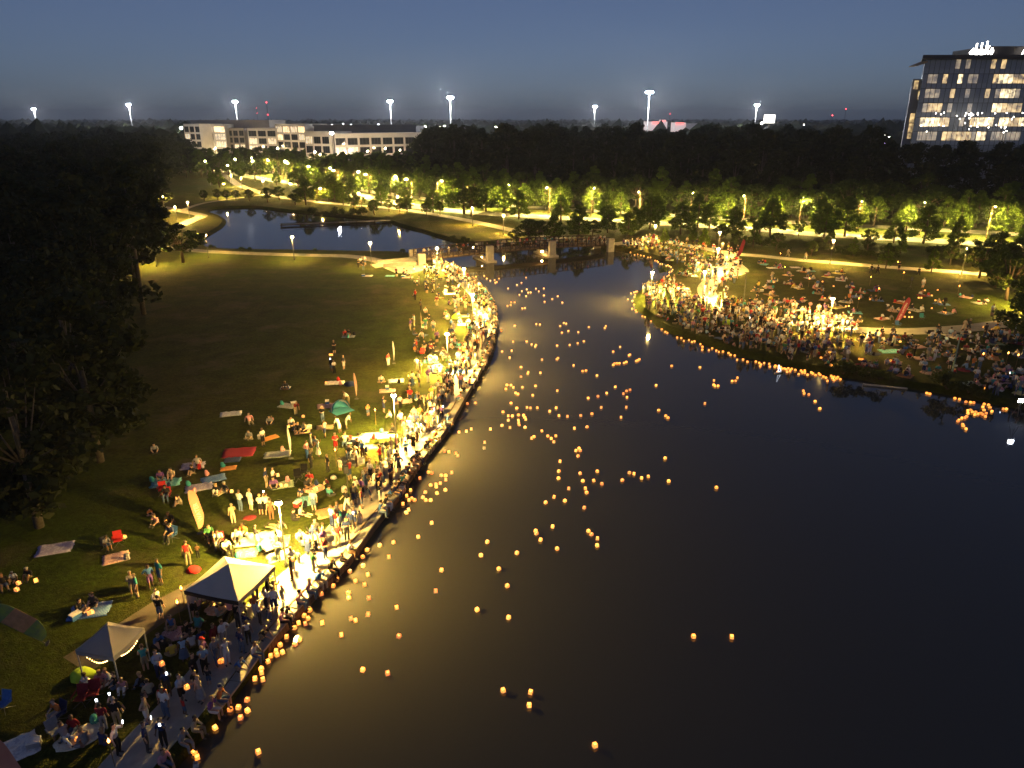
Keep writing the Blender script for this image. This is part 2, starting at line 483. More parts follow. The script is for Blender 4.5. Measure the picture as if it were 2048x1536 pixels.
LENSW = emitter('lamp_lens_white', (0.92, 0.96, 1.0), 400.0)
MASTL = emitter('mast_lens_white', (0.95, 0.97, 1.0), 4500.0)

def lamp_meshes(h, lens, pole_m, r=0.19, globe=None):
    pole = MB().lathe([(0.13, 0), (0.13, 0.25), (0.07, 0.3), (0.055, h*0.5), (0.04, h-0.32)], 8).mesh('pole', pole_m, True)
    head = MB().tube([(0, 0, h-0.34), (0.10, 0, h-0.18), (0, 0, h+0.05)], 0.022, 5).mesh('lamp_holder', pole_m)
    disc = MB().lathe([(r, h-0.16), (r, h-0.145)], 12).mesh('lamp_lens', lens)
    glass = MB().lathe([(r, h-0.14), (r*0.95, h)], 12).mesh('lamp_globe', globe or GLOBE, True)
    capm = MB().lathe([(r*1.0, h+0.002), (r*0.7, h+0.05), (0.03, h+0.08)], 12).mesh('lamp_cap', pole_m)
    return pole, head, disc, glass, capm
LH = 4.75
LM_park = lamp_meshes(LH, LENS, POLE)
LM_strong = lamp_meshes(LH, LENS2, POLE)
LM_path = lamp_meshes(LH, LENSF, POLE, 0.17, GLOBEF)
LM_rear = lamp_meshes(LH, LENSP, POLE, 0.17, GLOBEF)
LM_teal = lamp_meshes(LH, LENSF, TEAL)
def park_lamp(px, py, meshes, label, group=None, h=LH):
    p = at(px, py, h - 0.13)
    t = empty('street_lamp', (p.x, p.y, 0), 0, label, 'street lamp', group)
    for nm, me in zip(('pole', 'lamp_holder', 'lamp_lens', 'lamp_globe', 'lamp_cap'), meshes): meshobj(nm, me, t)
    return t
LAMP_POS = []
for px, py, lab in [(557,1006,'lit grey lamp post on the promenade beside the big white canopy'),
                    (787,791,'lit grey lamp post among the densest crowd on the promenade lawn'),
                    (894,668,'lit grey lamp post beside the seated groups on the promenade lawn'),
                    (945,589,'lit grey lamp post on the walk at the outermost bend of the promenade'),
                    (928,538,'lit grey lamp post on the water side of the promenade by the bridge'),
                    (874,496,'lit grey lamp post at the left foot of the bridge')]:
    o = park_lamp(px, py, LM_park if py > 750 else LM_strong, lab, 'lamp posts along the promenade'); LAMP_POS.append(o.location.copy())
for px, py, lab in [(740,486,'lit lamp post at the bright bend of path before the bridge'), (584,474,'lit lamp post midway along the rear pond path'), (411,470,'lit lamp post at the rear pond by the dark round tree')]:
    o = park_lamp(px, py, LM_rear, lab, 'lamp posts along the rear pond path'); LAMP_POS.append(o.location.copy())
for px, py in [(350,414),(375,404),(325,393),(447,368),(482,356),(462,351),(526,362),(581,368),(640,377),(717,386),(795,394),(945,416),(1007,431),(299,438),(277,366),(305,485)]:
    o = park_lamp(px, py, LM_path, 'lit lamp post along the winding paths beyond the rear pond', 'lamp posts beyond the rear pond'); LAMP_POS.append(o.location.copy())
for px, py, lab in [(1311,452,'lit lamp post in the trees behind the right bridge end'), (1440,465,'lit lamp post behind the path junction by the red banner'),
                    (1667,481,'lit lamp post midway on the straight path behind the lawn'), (1934,497,'lit lamp post near the dark trees at the end of the straight path'),
                    (1410,544,'lit lamp post at the forked path on the right lawn'), (1437,498,'lit lamp post at the path junction beside the red banner'),
                    (1666,597,'lit lamp post on the crowded path across the right lawn'), (2080,560,'lit lamp post beside the path at the lawn end by trees')]:
    o = park_lamp(px, py, LM_strong if px in (1410,1666) else LM_park if px in (1437,2080) else LM_path, lab, 'lamp posts on the right lawn'); LAMP_POS.append(o.location.copy())
park_lamp(1305, 545, LM_teal, 'lit teal lamp post at the tip of the right bank')
# unlit slim posts
def unlit_post(px, py, h, m, lab):
    p = at(px, py)
    t = empty('light_pole', (p.x, p.y, 0), 0, lab, 'pole')
    MB().lathe([(0.14, 0), (0.14, 0.2), (0.09, 0.25), (0.07, h)], 8).build('pole', m, t, True)
    MB().box((-0.3, -0.12, h), (0.3, 0.12, h+0.1)).build('pole_cap', m, t)
unlit_post(1903, 751, 4.6, TEAL, 'unlit pale teal pole on the dark right bank')
unlit_post(1487, 601, 4.4, POLE, 'unlit grey pole on the right lawn by the forked path')
unlit_post(873, 598, 4.4, POLE, 'unlit slim grey pole on the meadow edge of the promenade')

# street lamps along the parkway: full cut-off heads on arms
SLH = 7.6
sl_pole = MB().lathe([(0.14, 0), (0.14, 0.3), (0.10, 0.35), (0.07, SLH)], 8).mesh('pole', RUST, True)
sl_arm = MB().tube([(0, 0, SLH-0.15), (-0.7, 0, SLH+0.12), (-1.7, 0, SLH+0.15)], 0.045, 6).mesh('arm', RUST)
sl_head = MB().box((-2.5, -0.17, SLH+0.08), (-1.6, 0.17, SLH+0.22)).mesh('lamp_head', RUST)
sl_lens = MB().box((-2.42, -0.12, SLH+0.06), (-1.72, 0.12, SLH+0.078)).mesh('lamp_lens', LENSR)
MED = catmull([at(*p) for p in [(440,333),(560,356),(700,384),(830,405),(940,418),(1080,425),(1200,433),(1450,446),(1620,458),(1820,469),(2030,480),(2250,494)]], 1.0)
acc = 0; last = -99; k = 0
for i in range(1, len(MED)):
    acc += (MED[i] - MED[i-1]).length
    if acc - last > 13.5:
        last = acc; p = MED[i]; d = (MED[i] - MED[i-1]).normalized()
        t = empty('street_lamp', (p.x, p.y, 0), atan2(d.y, d.x) + (pi/2 if k % 2 else -pi/2), 'tall rust brown road lamp with arm in the parkway median', 'street lamp', 'road lamps in the parkway median')
        for nm, me in (('pole', sl_pole), ('arm', sl_arm), ('lamp_head', sl_head), ('lamp_lens', sl_lens)): meshobj(nm, me, t)
        k += 1

# high masts by the motorway (40 m)
def mast(px, py, top, lab):
    # distance from the usual 40 m height of such a mast
    b = (768 - py) / FPX
    Y = (top - CAMH) * (CP + b*SP) / (-SP + b*CP)
    p = onY(px, py, Y)
    t = empty('high_mast_light', (p.x, p.y, 0), 0, lab, 'mast light', 'high mast lights on the horizon')
    MB().lathe([(0.42, 0), (0.30, top*0.5), (0.16, top)], 8).build('pole', mat('mast_galvanised', (0.55, 0.56, 0.56), 0.5, (0.45, 0.46, 0.46), 0.3, metal=0.3), t, True)
    MB().lathe([(1.5, top-0.2), (1.6, top), (0.4, top+0.5)], 10).build('lamp_ring', POLE, t)
    for k in range(6):
        a = 2*pi*k/6
        MB().lathe([(0.42, 0), (0.5, 0.35), (0.35, 0.7)], 8).build('lamp_head', MASTL, t, loc=(1.35*cos(a), 1.35*sin(a), top-0.95))
for (px, py), lab in zip([(67,217),(257,208),(470,202),(780,201),(900,193),(1190,212),(1299,182),(1514,209)],
     ['high mast light above the dark woods, farthest from the office building', 'high mast light above the dark woods beside the office building', 'high mast light standing behind the office building wing', 'high mast light behind the garage of the office building',
      'bright high mast light where the office building meets the dark woods', 'distant high mast light above the dark woods, between two brighter masts', 'tallest and brightest high mast light above the dark woods', 'distant high mast light beside the white billboard']):
    mast(px, py, 40.0, lab)

# ================================================================ BRIDGE
BRW = mat('bridge_weathered_steel', (0.042, 0.026, 0.021), 0.6, (0.028, 0.019, 0.016), 3, metal=0.3)
PYL = mat('bridge_pylon_stone', (0.36, 0.33, 0.29), 0.85, (0.28, 0.255, 0.22), 1.5, 0.3, 8)
DECKM = mat('bridge_deck_boards', (0.17, 0.12, 0.08), 0.8, (0.11, 0.08, 0.055), 2)
bA = at(841, 529, 0); bB = at(1217, 497, 0)
bdir = (bB - bA).normalized(); bL = (bB - bA).length
br = empty('footbridge', bA, atan2(bdir.y, bdir.x), 'dark steel truss footbridge with pale stone pylons across the pond', 'bridge')
BWD = 4.0
def arch(x): return 0.95 + 0.55 * (1 - ((x / bL) * 2 - 1) ** 2)          # deck level
nseg = 38
mb = MB()
for i in range(nseg):
    x0, x1 = bL*i/nseg, bL*(i+1)/nseg
    z0, z1 = arch(x0), arch(x1)
    v = [(x0,0,z0-.25),(x1,0,z1-.25),(x1,BWD,z1-.25),(x0,BWD,z0-.25),(x0,0,z0),(x1,0,z1),(x1,BWD,z1),(x0,BWD,z0)]
    mb.add(v, [(3,2,1,0),(4,5,6,7),(0,1,5,4),(1,2,6,5),(2,3,7,6),(3,0,4,7)])
mb.build('deck', DECKM, br)
for yy in (-0.08, BWD + 0.08):
    for dz, r_ in ((-0.30, 0.13), (1.42, 0.10), (0.75, 0.05), (0.35, 0.04)):
        MB().tube([(bL*i/nseg, yy, arch(bL*i/nseg) + dz) for i in range(nseg+1)], r_, 4).build('rail' if dz > 0 else 'girder', BRW, br)
    for i in range(nseg+1):
        x = bL*i/nseg
        MB().box((x-0.07, yy-0.07, arch(x)-0.38), (x+0.07, yy+0.07, arch(x)+1.45)).build('post', BRW, br)
    for i in range(nseg):
        x0, x1 = bL*i/nseg, bL*(i+1)/nseg
        a, b_ = (x0, x1) if i % 2 else (x1, x0)
        MB().tube([(a, yy, arch(a)-0.25), (b_, yy, arch(b_)+1.4)], 0.04, 4).build('brace', BRW, br)
for fx in (0.0, 0.335, 0.665, 1.0):
    for yy in (-1.15, BWD + 0.25):
        x = bL * fx
        mb = MB().box((x-0.75, yy, -2.2), (x+0.75, yy+0.8, arch(x)+1.3))
        pm = mb.mesh('pylon', PYL)
        bm = bmesh.new(); bm.from_mesh(pm); bmesh.ops.bevel(bm, geom=list(bm.edges), offset=0.04, segments=1, affect='EDGES'); bm.to_mesh(pm); bm.free()
        meshobj('pylon', pm, br)
    if fx in (0.335, 0.665):
        MB().box((x-1.2, -1.6, -2.2), (x+1.2, BWD+1.6, WZ+0.35)).build('pier_footing', PYL, br)
# warm flood lamp under the deck at the third pylon, and a dimmer one at the second
FLOOD = emitter('bridge_flood_lens', (1.0, 0.55, 0.15), 420.0)
for fx, sz in ((0.652, 0.30), (0.33, 0.10)):
    MB().box((bL*fx-sz-0.9, 0.6, 0.25), (bL*fx-0.9, 0.75, 0.25+sz)).build('flood_lamp', FLOOD, br)
# wing walls / ramp on the left bank
MB().box((-7.5, -0.3, 0), (-0.9, 0.0, 0.75)).build('ramp_wall', PYL, br)
MB().box((-7.5, BWD, 0), (-0.9, BWD+0.3, 0.75)).build('ramp_wall', PYL, br)
mb = MB(); mb.add([(-9,0,0.03),(-0.0,0,arch(0)),(-0.0,BWD,arch(0)),(-9,BWD,0.03)], [(0,1,2,3)]); mb.build('ramp', CONC, br)
mb = MB(); mb.add([(bL,0,arch(bL)),(bL+9,0,0.03),(bL+9,BWD,0.03),(bL,BWD,arch(bL))], [(0,1,2,3)]); mb.build('ramp', CONC, br)

# fishing pier in the rear pond
pa = at(560, 449, WZ + 0.5); pb = at(790, 440, WZ + 0.5)
dv = (pb - pa); pr = empty('pier', (pa.x, pa.y, WZ), atan2(dv.y, dv.x), 'dark low wooden pier reaching into the rear pond', 'pier')
PL_ = hypot(dv.x, dv.y)
MB().box((0, -1.2, 0.28), (PL_, 1.2, 0.5)).build('deck', BRW, pr)
k = 0
while k * 5 < PL_:
    for yy in (-1.0, 1.0): MB().tube([(0.4 + k*5, yy, -1), (0.4 + k*5, yy, 0.7)], 0.12, 6).build('post', BRW, pr)
    k += 1
MB().box((0.3, -1.22, 0.85), (PL_-0.3, -1.14, 0.93)).build('rail', BRW, pr)

# ================================================================ BUILDINGS
CREAM = mat('precast_cream', (0.60, 0.54, 0.46), 0.8, (0.52, 0.47, 0.40), 0.2, 0.1, 3)
GLASSD = mat('office_glass_dark', (0.02, 0.024, 0.03), 0.08, (0.03, 0.032, 0.036), 0.3, spec=0.6)
LITW = [emitter('office_lit_a', (1.0, 0.70, 0.34), 1.7, sampling='NONE'), emitter('office_lit_b', (1.0, 0.76, 0.44), 0.7, sampling='NONE'), emitter('office_lit_c', (1.0, 0.68, 0.3), 2.2, sampling='NONE')]
def interior(m_, sc):
    n = m_.node_tree.nodes; l = m_.node_tree.links; b = n['Principled BSDF']; e0 = b.inputs['Emission Strength'].default_value
    g = n.new('ShaderNodeNewGeometry'); t = n.new('ShaderNodeTexNoise'); t.inputs['Scale'].default_value = sc; t.inputs['Detail'].default_value = 3
    l.new(g.outputs['Position'], t.inputs['Vector']); r = n.new('ShaderNodeMapRange'); r.inputs['From Min'].default_value = 0.35; r.inputs['From Max'].default_value = 0.7
    r.inputs['To Min'].default_value = 0.12*e0; r.inputs['To Max'].default_value = 1.6*e0; l.new(t.outputs['Fac'], r.inputs['Value']); l.new(r.outputs[0], b.inputs['Emission Strength'])
for m_ in LITW: interior(m_, 0.55)
MULL = mat('mullion_metal', (0.10, 0.10, 0.10), 0.4, metal=0.5)
def facade(parent, org, rz, length, floors, fh, cols, litf, pier=1.0, band=1.1, depth=18.0, z0=0.0, wallm=CREAM, glass=GLASSD, parapet=1.0):
    """wall grid with recessed windows; local x along the facade, -y faces out"""
    Mx = Matrix.Translation(org) @ Matrix.Rotation(rz, 4, 'Z')
    bw = length / cols
    H_ = floors * fh + parapet
    mb = MB()
    mb.box((0, 0.35, z0), (length, depth, z0 + H_ - 0.05), M=Mx)
    for c in range(cols + 1):
        x = c * bw; w = pier/2 if 0 < c < cols else pier/2
        mb.box((max(0, x-w), 0, z0), (min(length, x+w), 0.349, z0 + H_), M=Mx)
    for f_ in range(floors + 1):
        zb = z0 + f_*fh - (band*0.5 if f_ else 0); zt = z0 + f_*fh + band*0.5 if f_ < floors else z0 + H_ - 0.002
        for c in range(cols):
            mb.box((c*bw + pier/2, 0.02, zb), ((c+1)*bw - pier/2, 0.348, zt), M=Mx)
    mb.build('wall', wallm, parent)
    for f_ in range(floors):
        for c in range(cols):
            lv = litf(f_, c)
            m_ = glass if lv is None else LITW[lv]
            a = (c*bw + pier/2 - 0.01, 0.24, z0 + f_*fh + band*0.5 - 0.01 if f_ else z0+band*0.5); b_ = ((c+1)*bw - pier/2 + 0.01, 0.30, z0 + (f_+1)*fh - band*0.5 + 0.01)
            wnd = MB().box(a, b_, M=Mx).build('window', m_, parent)
            nm = max(1, int(round((bw - pier) / 1.6)))
            mm = MB()
            for q_ in range(1, nm):
                xx = a[0] + (b_[0]-a[0])*q_/nm
                mm.box((xx-0.05, 0.17, a[2]), (xx+0.05, 0.24, b_[2]), M=Mx)
            if nm > 1: mm.build('mullion', MULL, wnd)
rb = random.Random(5)
def lit(prob, kinds):
    def f(fl, c):
        return rb.choice(kinds) if rb.random() < prob(fl, c) else None
    return f
def wing(parent, pxa, pxb, ytop, Y0, Y1, floors, fh, cols, litf, **kw):
    a = onY(pxa, ytop, Y0); b_ = onY(pxb, ytop, Y1)
    top = (a.z + b_.z) / 2
    d = Vector((b_.x - a.x, b_.y - a.y)); L = d.length
    z0 = top - floors*fh - kw.get('parapet', 1.0)
    facade(parent, Vector((a.x, a.y, 0)), atan2(d.y, d.x), L, floors, fh, cols, litf, z0=z0, **kw)
    if z0 > 0.05:      # base storey hidden by the trees
        Mx = Matrix.Translation((a.x, a.y, 0)) @ Matrix.Rotation(atan2(d.y, d.x), 4, 'Z')
        MB().box((0, 0.2, 0), (L, kw.get('depth', 18.0)-0.1, z0+0.3), M=Mx).build('base_storey', kw.get('wallm', CREAM), parent)
ob1 = empty('office_building', onY(490, 300, 455).xy.to_3d(), 0, 'long cream office block with lit entrance and top floor', 'building')
ob2 = empty('office_building', onY(720, 310, 385).xy.to_3d(), 0, 'nearer cream office wing with wide dark windows in rows', 'building')
for o_ in (ob1, ob2): o_['group'] = 'office park behind the trees'
MIRROR = ob1.location.copy()
class Rel:      # facades are laid out in world space; children keep that through an inverse matrix
    pass
_build = MB.build
def build_world(self, name, mats, parent=None, smooth=False, loc=None, rz=None):
    o = _build(self, name, mats, parent, smooth, loc, rz)
    if parent is not None and parent.parent is None and parent.type == 'EMPTY' and parent.name.startswith(('office_building', 'hotel_tower', 'parking_garage', 'far_store')):
        o.matrix_parent_inverse = Matrix.Translation(-parent.location)
    return o
MB.build = build_world
BRN = mat('precast_brown', (0.34, 0.29, 0.25), 0.8, (0.28, 0.24, 0.2), 0.2)  # browner precast for one wing and the plant room
wing(ob1, 366, 398, 247.5, 468, 462, 4, 4.3, 3, lit(lambda f, c: 0.05, [1]), pier=0.9)
wing(ob1, 401, 449, 248, 470, 470, 4, 4.3, 2, lit(lambda f, c: 0.9 if f == 1 else 0.25, [1, 1, 0]), pier=1.2)
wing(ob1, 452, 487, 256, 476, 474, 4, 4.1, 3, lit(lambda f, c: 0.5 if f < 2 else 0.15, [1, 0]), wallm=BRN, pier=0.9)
wing(ob1, 494, 551, 256, 462, 456, 4, 4.3, 3, lit(lambda f, c: 0.95 if f < 1 else 0.3, [0, 1, 1]), pier=1.1)
wing(ob1, 549, 609, 247.5, 458, 445, 5, 4.3, 4, lit(lambda f, c: 1.0 if f in (0, 4) else 0.4, [0, 1, 1]), pier=1.1)
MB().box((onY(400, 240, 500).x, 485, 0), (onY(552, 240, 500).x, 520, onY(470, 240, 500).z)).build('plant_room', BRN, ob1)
wing(ob2, 608, 658, 263, 372, 366, 4, 4.3, 3, lit(lambda f, c: 0.8 if f == 1 else 0.1, [1, 0]), pier=0.9, parapet=1.8)
wing(ob2, 658, 668, 267, 370.5, 370, 4, 4.3, 1, lit(lambda f, c: 0, [1]), pier=0.3, wallm=MULL, band=0.3)
wing(ob2, 668, 852, 266, 367, 392, 4, 4.3, 8, lit(lambda f, c: 0.95 if c == 1 and f in (1, 2) else 0.06, [0, 1]), pier=1.0, parapet=1.6)
gar = empty('parking_garage', onY(740, 300, 430).xy.to_3d(), 0, 'low dark parking garage roof behind the nearer office wing', 'garage')
GRY = mat('garage_dark', (0.12, 0.12, 0.13), 0.85, (0.09, 0.09, 0.1), 0.2)
MB().box((onY(627, 252, 430).x, 430, 0), (onY(832, 252, 430).x, 475, onY(700, 253, 430).z)).build('wall', GRY, gar)
MB().box((onY(627, 252, 430).x-0.5, 429.4, onY(700, 253, 430).z), (onY(832, 252, 430).x+0.5, 429.9, onY(700, 253, 430).z+1.1)).build('parapet', GRY, gar)
# small roof and yard lamps, and fill lamps added before the offices
def small_lamp(px, py, Y, h_over, lens, lab, grp, r=0.25, down=False):
    p = onY(px, py, Y)
    base = max(0.0, p.z - h_over)
    t = empty('pole_lamp', (p.x, p.y, base), 0, lab, 'street lamp', grp)
    hh = p.z - base
    MB().tube([(0, 0, 0), (0, 0, hh-0.1)], 0.09, 6).build('pole', POLE, t)
    MB().box((-r*1.6, -r, hh-0.1), (r*1.6, r, hh)).build('lamp_head', POLE, t)
    MB().lathe([(r*0.8, 0), (r, r*0.5), (r*0.7, r)], 8).build('lamp_globe', lens, t, loc=(0, 0, hh-0.1-r*1.05))
FLW = emitter('flood_white', (0.9, 0.93, 1.0), 420.0)
for px, py, Y in [(362,254,440),(663,264,345)]:
    small_lamp(px, py, Y, 30, FLW, 'bright white flood lamp on a tall pole before the office building', 'flood lamps at the office building', r=0.75)
for px in (641,664,687,703,719,740,757,779):
    small_lamp(px, 247 + (px % 3), 452, 5, LENSW, 'small white lamp on the parking garage roof', 'lamps on the parking garage roof', r=0.10)
for px, py in [(814,250),(851,252),(880,252),(889,251),(992,253),(1110,262),(760,275),(900,258)]:
    small_lamp(px, py, 520, 12, emitter('yard_lens_warm', (1.0, 0.8, 0.55), 160), 'pale lamp in the yard behind the woods', 'yard lamps behind the woods', r=0.4)
for px, py, Y in [(540,300,415),(515,302,420),(500,305,400),(425,305,425),(585,305,400),(640,308,330),(700,300,345),(770,296,350),(385,297,448),(430,296,448),(475,296,450),(555,296,438),(630,303,352),(690,303,352),(735,302,358),(800,300,366),(470,318,360),(505,322,340),(410,322,360),(455,330,330),(570,322,320)]:  # lamps added to brighten the office front and the trees around
    small_lamp(px, py, Y, 9, emitter('office_fill_lens', (1.0, 0.74, 0.38), 8000), 'lamp added among the trees to light the office front', 'lamps added to light the office front', r=0.16)

# tower with curtain wall
TY = 252.0
tw0 = onY(1852, 118, TY); tw1 = onY(2130, 118, TY)
tower = empty('hotel_tower', (tw0.x + 10, TY, 0), 0, 'glass office tower with lit windows and glowing rooftop letters', 'building')
TG = [mat('curtain_glass_a', (0.22, 0.24, 0.27), 0.3, (0.18, 0.20, 0.23), 0.2, spec=0.8), mat('curtain_glass_b', (0.25, 0.27, 0.30), 0.3, (0.20, 0.22, 0.25), 0.2, spec=0.8)]
SPAN = mat('curtain_spandrel', (0.28, 0.30, 0.33), 0.4, (0.24, 0.26, 0.29), 0.2, spec=0.6)
TLIT = [emitter('tower_lit_a', (1.0, 0.66, 0.26), 0.9, sampling='NONE'), emitter('tower_lit_b', (1.0, 0.74, 0.42), 0.30, sampling='NONE'), emitter('tower_lit_c', (1.0, 0.76, 0.40), 1.8, sampling='NONE')]
for m_ in TLIT: interior(m_, 0.8)
ROOFD = mat('tower_roof_dark', (0.05, 0.04, 0.038), 0.6, (0.035, 0.03, 0.028), 0.3)
tx0, tx1, ttop = tw0.x, tw1.x, tw0.z
FH = 4.35
nfl = int(ttop / FH); zb = ttop - nfl*FH
def prism(pts, z0, z1, nm, m_):
    n = len(pts); v = [(x, y, z0) for x, y in pts] + [(x, y, z1) for x, y in pts]
    return MB().add(v, [tuple(reversed(range(n))), tuple(range(n, 2*n))] + [(i, (i+1) % n, n+(i+1) % n, n+i) for i in range(n)]).build(nm, m_, tower)
sh = tx0 / TY * 0.94      # the end wall is angled, nearly in line with the pond axis
prism([(tx0 + 0.3, TY + 0.3), (tx1, TY + 0.3), (tx1 + 8, TY + 24), (tx0 + 0.3 + 24*sh, TY + 24)], 0, ttop - 0.2, 'core', SPAN)
sx = onY(1830, 158, TY + 4).x
prism([(sx - 0.6, TY + 4), (tx0 + 4, TY + 4), (tx0 + 12, TY + 20), (sx - 0.6 + 16*sh, TY + 20)], 0, onY(1830, 158, TY + 4).z, 'side_wing', SPAN)
rt = random.Random(8)
pw = 1.62
ncol = int((tx1 - tx0) / pw)
litpat = {1: [(2.5,0,0)], }
def tlit(fl, x):      # fl counted from the top; x is the photo column
    L = {0: [(1912,1918,1),(1930,1937,1),(1980,1988,0),(2003,2012,0)],
         1: [(1850,1874,1),(1883,1894,0),(1900,1922,2),(1938,1952,1),(1960,1968,1),(1985,1998,0),(1996,2026,2),(2024,2100,0)],
         2: [(1846,1876,1),(1896,1906,0),(1933,1941,1),(1968,1976,0),(1988,2000,1),(2000,2030,2),(2030,2040,1)],
         3: [(1842,1856,1),(1856,1872,0),(1874,1884,0),(1890,1900,1),(1930,1938,1),(1948,1956,1),(1984,2004,2),(2004,2040,0)],
         4: [(1838,1856,2),(1858,1880,2),(1888,1896,0),(1914,1928,1),(1950,1990,2),(1996,2016,2),(2020,2034,0),(2042,2070,2)],
         5: [(1835,1875,1),(1880,1912,0),(1916,1940,0),(1950,1975,2),(1990,2040,1)]}
    for a, b_, k_ in L.get(fl, []):
        if a <= x <= b_ and rt.random() < 0.92: return k_
    if fl == 4 and rt.random() < 0.3: return rt.choice([0, 1, 2])  # extra glowing panes at random, added as sparkle on the lower floors
    if fl == 5 and rt.random() < 0.25: return rt.choice([0, 1])
    return None
pane_me = {}
def pane(k_, m_):
    if k_ not in pane_me:
        pane_me[k_] = MB().box((0.06, 0, 1.55), (pw - 0.06, 0.12, FH - 0.12)).mesh('pane', m_)
    return pane_me[k_]
span_me = MB().box((0.06, 0.02, 0.10), (pw - 0.06, 0.12, 1.43)).mesh('spandrel_panel', SPAN)
for fl in range(nfl):
    z = ttop - (fl+1)*FH
    if z < 12: break
    sp = MB().box((tx0, TY - 0.03, z - 0.06), (tx1, TY + 0.14, z + 0.06)).build('floor_band', MULL, tower)
    for c in range(ncol):
        x = tx0 + c*pw
        if x > onY(2062, 200, TY).x: break
        pxx = project((x + pw/2, TY, z + 2))[0]
        k_ = tlit(fl, pxx)
        m_ = TG[rt.randrange(2)] if k_ is None else TLIT[k_]
        o = meshobj('pane', pane(m_.name, m_), tower, loc=(x - tower.location.x, 0, z)); 
        o = meshobj('spandrel_panel', span_me, tower, loc=(x - tower.location.x, 0, z))
mb = MB()
for c in range(ncol + 1):
    x = tx0 + c*pw
    mb.box((x - 0.05, TY - 0.06, 8), (x + 0.05, TY + 0.1, ttop - 0.03))
mb.build('mullion_grid', MULL, tower)
prism([(tx0 - 1.9, TY - 1.6), (tx1, TY - 1.6), (tx1 + 8, TY + 25), (tx0 - 1.9 + 27*sh, TY + 25)], ttop, ttop + 1.1, 'roof_slab', ROOFD)
MB().add([(tx0 - 3.0, TY - 1.0, ttop - 2.2), (tx0 + 0.2, TY - 1.0, ttop - 1.0), (tx0 + 0.2, TY + 4, ttop - 1.0), (tx0 - 3.0, TY + 4, ttop - 2.2),
          (tx0 - 3.0, TY - 1.0, ttop - 1.9), (tx0 + 0.2, TY - 1.0, ttop - 0.6), (tx0 + 0.2, TY + 4, ttop - 0.6), (tx0 - 3.0, TY + 4, ttop - 1.9)],
         [(3,2,1,0),(4,5,6,7),(0,1,5,4),(1,2,6,5),(2,3,7,6),(3,0,4,7)]).build('brise_soleil', mat('soffit_wood', (0.38, 0.24, 0.12), 0.6), tower)
ph = onY(1978, 92, TY)
MB().box((ph.x, TY + 0.5, ttop + 1.1), (tx1, TY + 20, ph.z)).build('plant_room', ROOFD, tower)
for a, b_, fl in [(1822,1833,0),(1830,1838,1)]: pass
for px, py, w_, h_ in [(1832,170,1.3,2.6),(1838,190,0.8,2.6),(1824,236,1.4,2.8),(1821,256,1.4,2.8),(1818,272,1.2,1.6)]:
    p = onY(px, py, TY + 4)
    MB().box((p.x - w_/2, TY + 3.9, p.z - h_/2), (p.x + w_/2, TY + 3.99, p.z + h_/2)).build('window', TLIT[0], tower)
# rooftop sign: five glowing strokes-built letters, too overexposed in the photo to read
SIGN = emitter('sign_letters_white', (1.0, 0.95, 0.85), 9.0)
def strokes(segs, x, parent, hh=3.0, ww=1.5):
    mb = MB()
    for (xa, za, xb, zb_) in segs:
        mb.tube([(x + xa*ww, TY - 1.2, ttop + 1.3 + za*hh), (x + xb*ww, TY - 1.2, ttop + 1.3 + zb_*hh)], 0.24, 5)
    mb.build('letter', SIGN, parent)
xs = onY(1936, 100, TY).x
AL = [(0, 0, 0.45, 0.62), (0.45, 0.62, 0.9, 0)]
strokes([(0, 0.1, 0.7, 0.55), (0.7, 0.55, 0.75, 0), (0.1, 0.05, 0.7, 0.05)], xs, tower)
strokes([(0.15, 0, 0.15, 1.05), (0.15, 0.4, 0.7, 0.4), (0.7, 0.4, 0.7, 0), (0.15, 0, 0.7, 0)], xs + 1.6, tower)
strokes([(0.15, 0, 0.15, 1.1), (0.15, 0.4, 0.7, 0.4), (0.7, 0.4, 0.7, 0), (0.15, 0, 0.7, 0)], xs + 3.2, tower)
strokes([(0.15, 0, 0.15, 1.25), (0.15, 0.35, 0.75, 0.8), (0.3, 0.5, 0.8, 0)], xs + 4.8, tower)
strokes([(0.1, 0.3, 0.4, 0.6), (0.4, 0.6, 0.7, 0.3), (0.1, 0.3, 0.4, 0), (0.4, 0, 0.7, 0.3)], xs + 6.3, tower)
strokes([(0.1, 0.0, 0.6, 0.6), (0.6, 0.6, 1.3, 0.7), (0.3, 0.2, 1.3, 0.25)], onY(2040, 100, TY).x, tower)
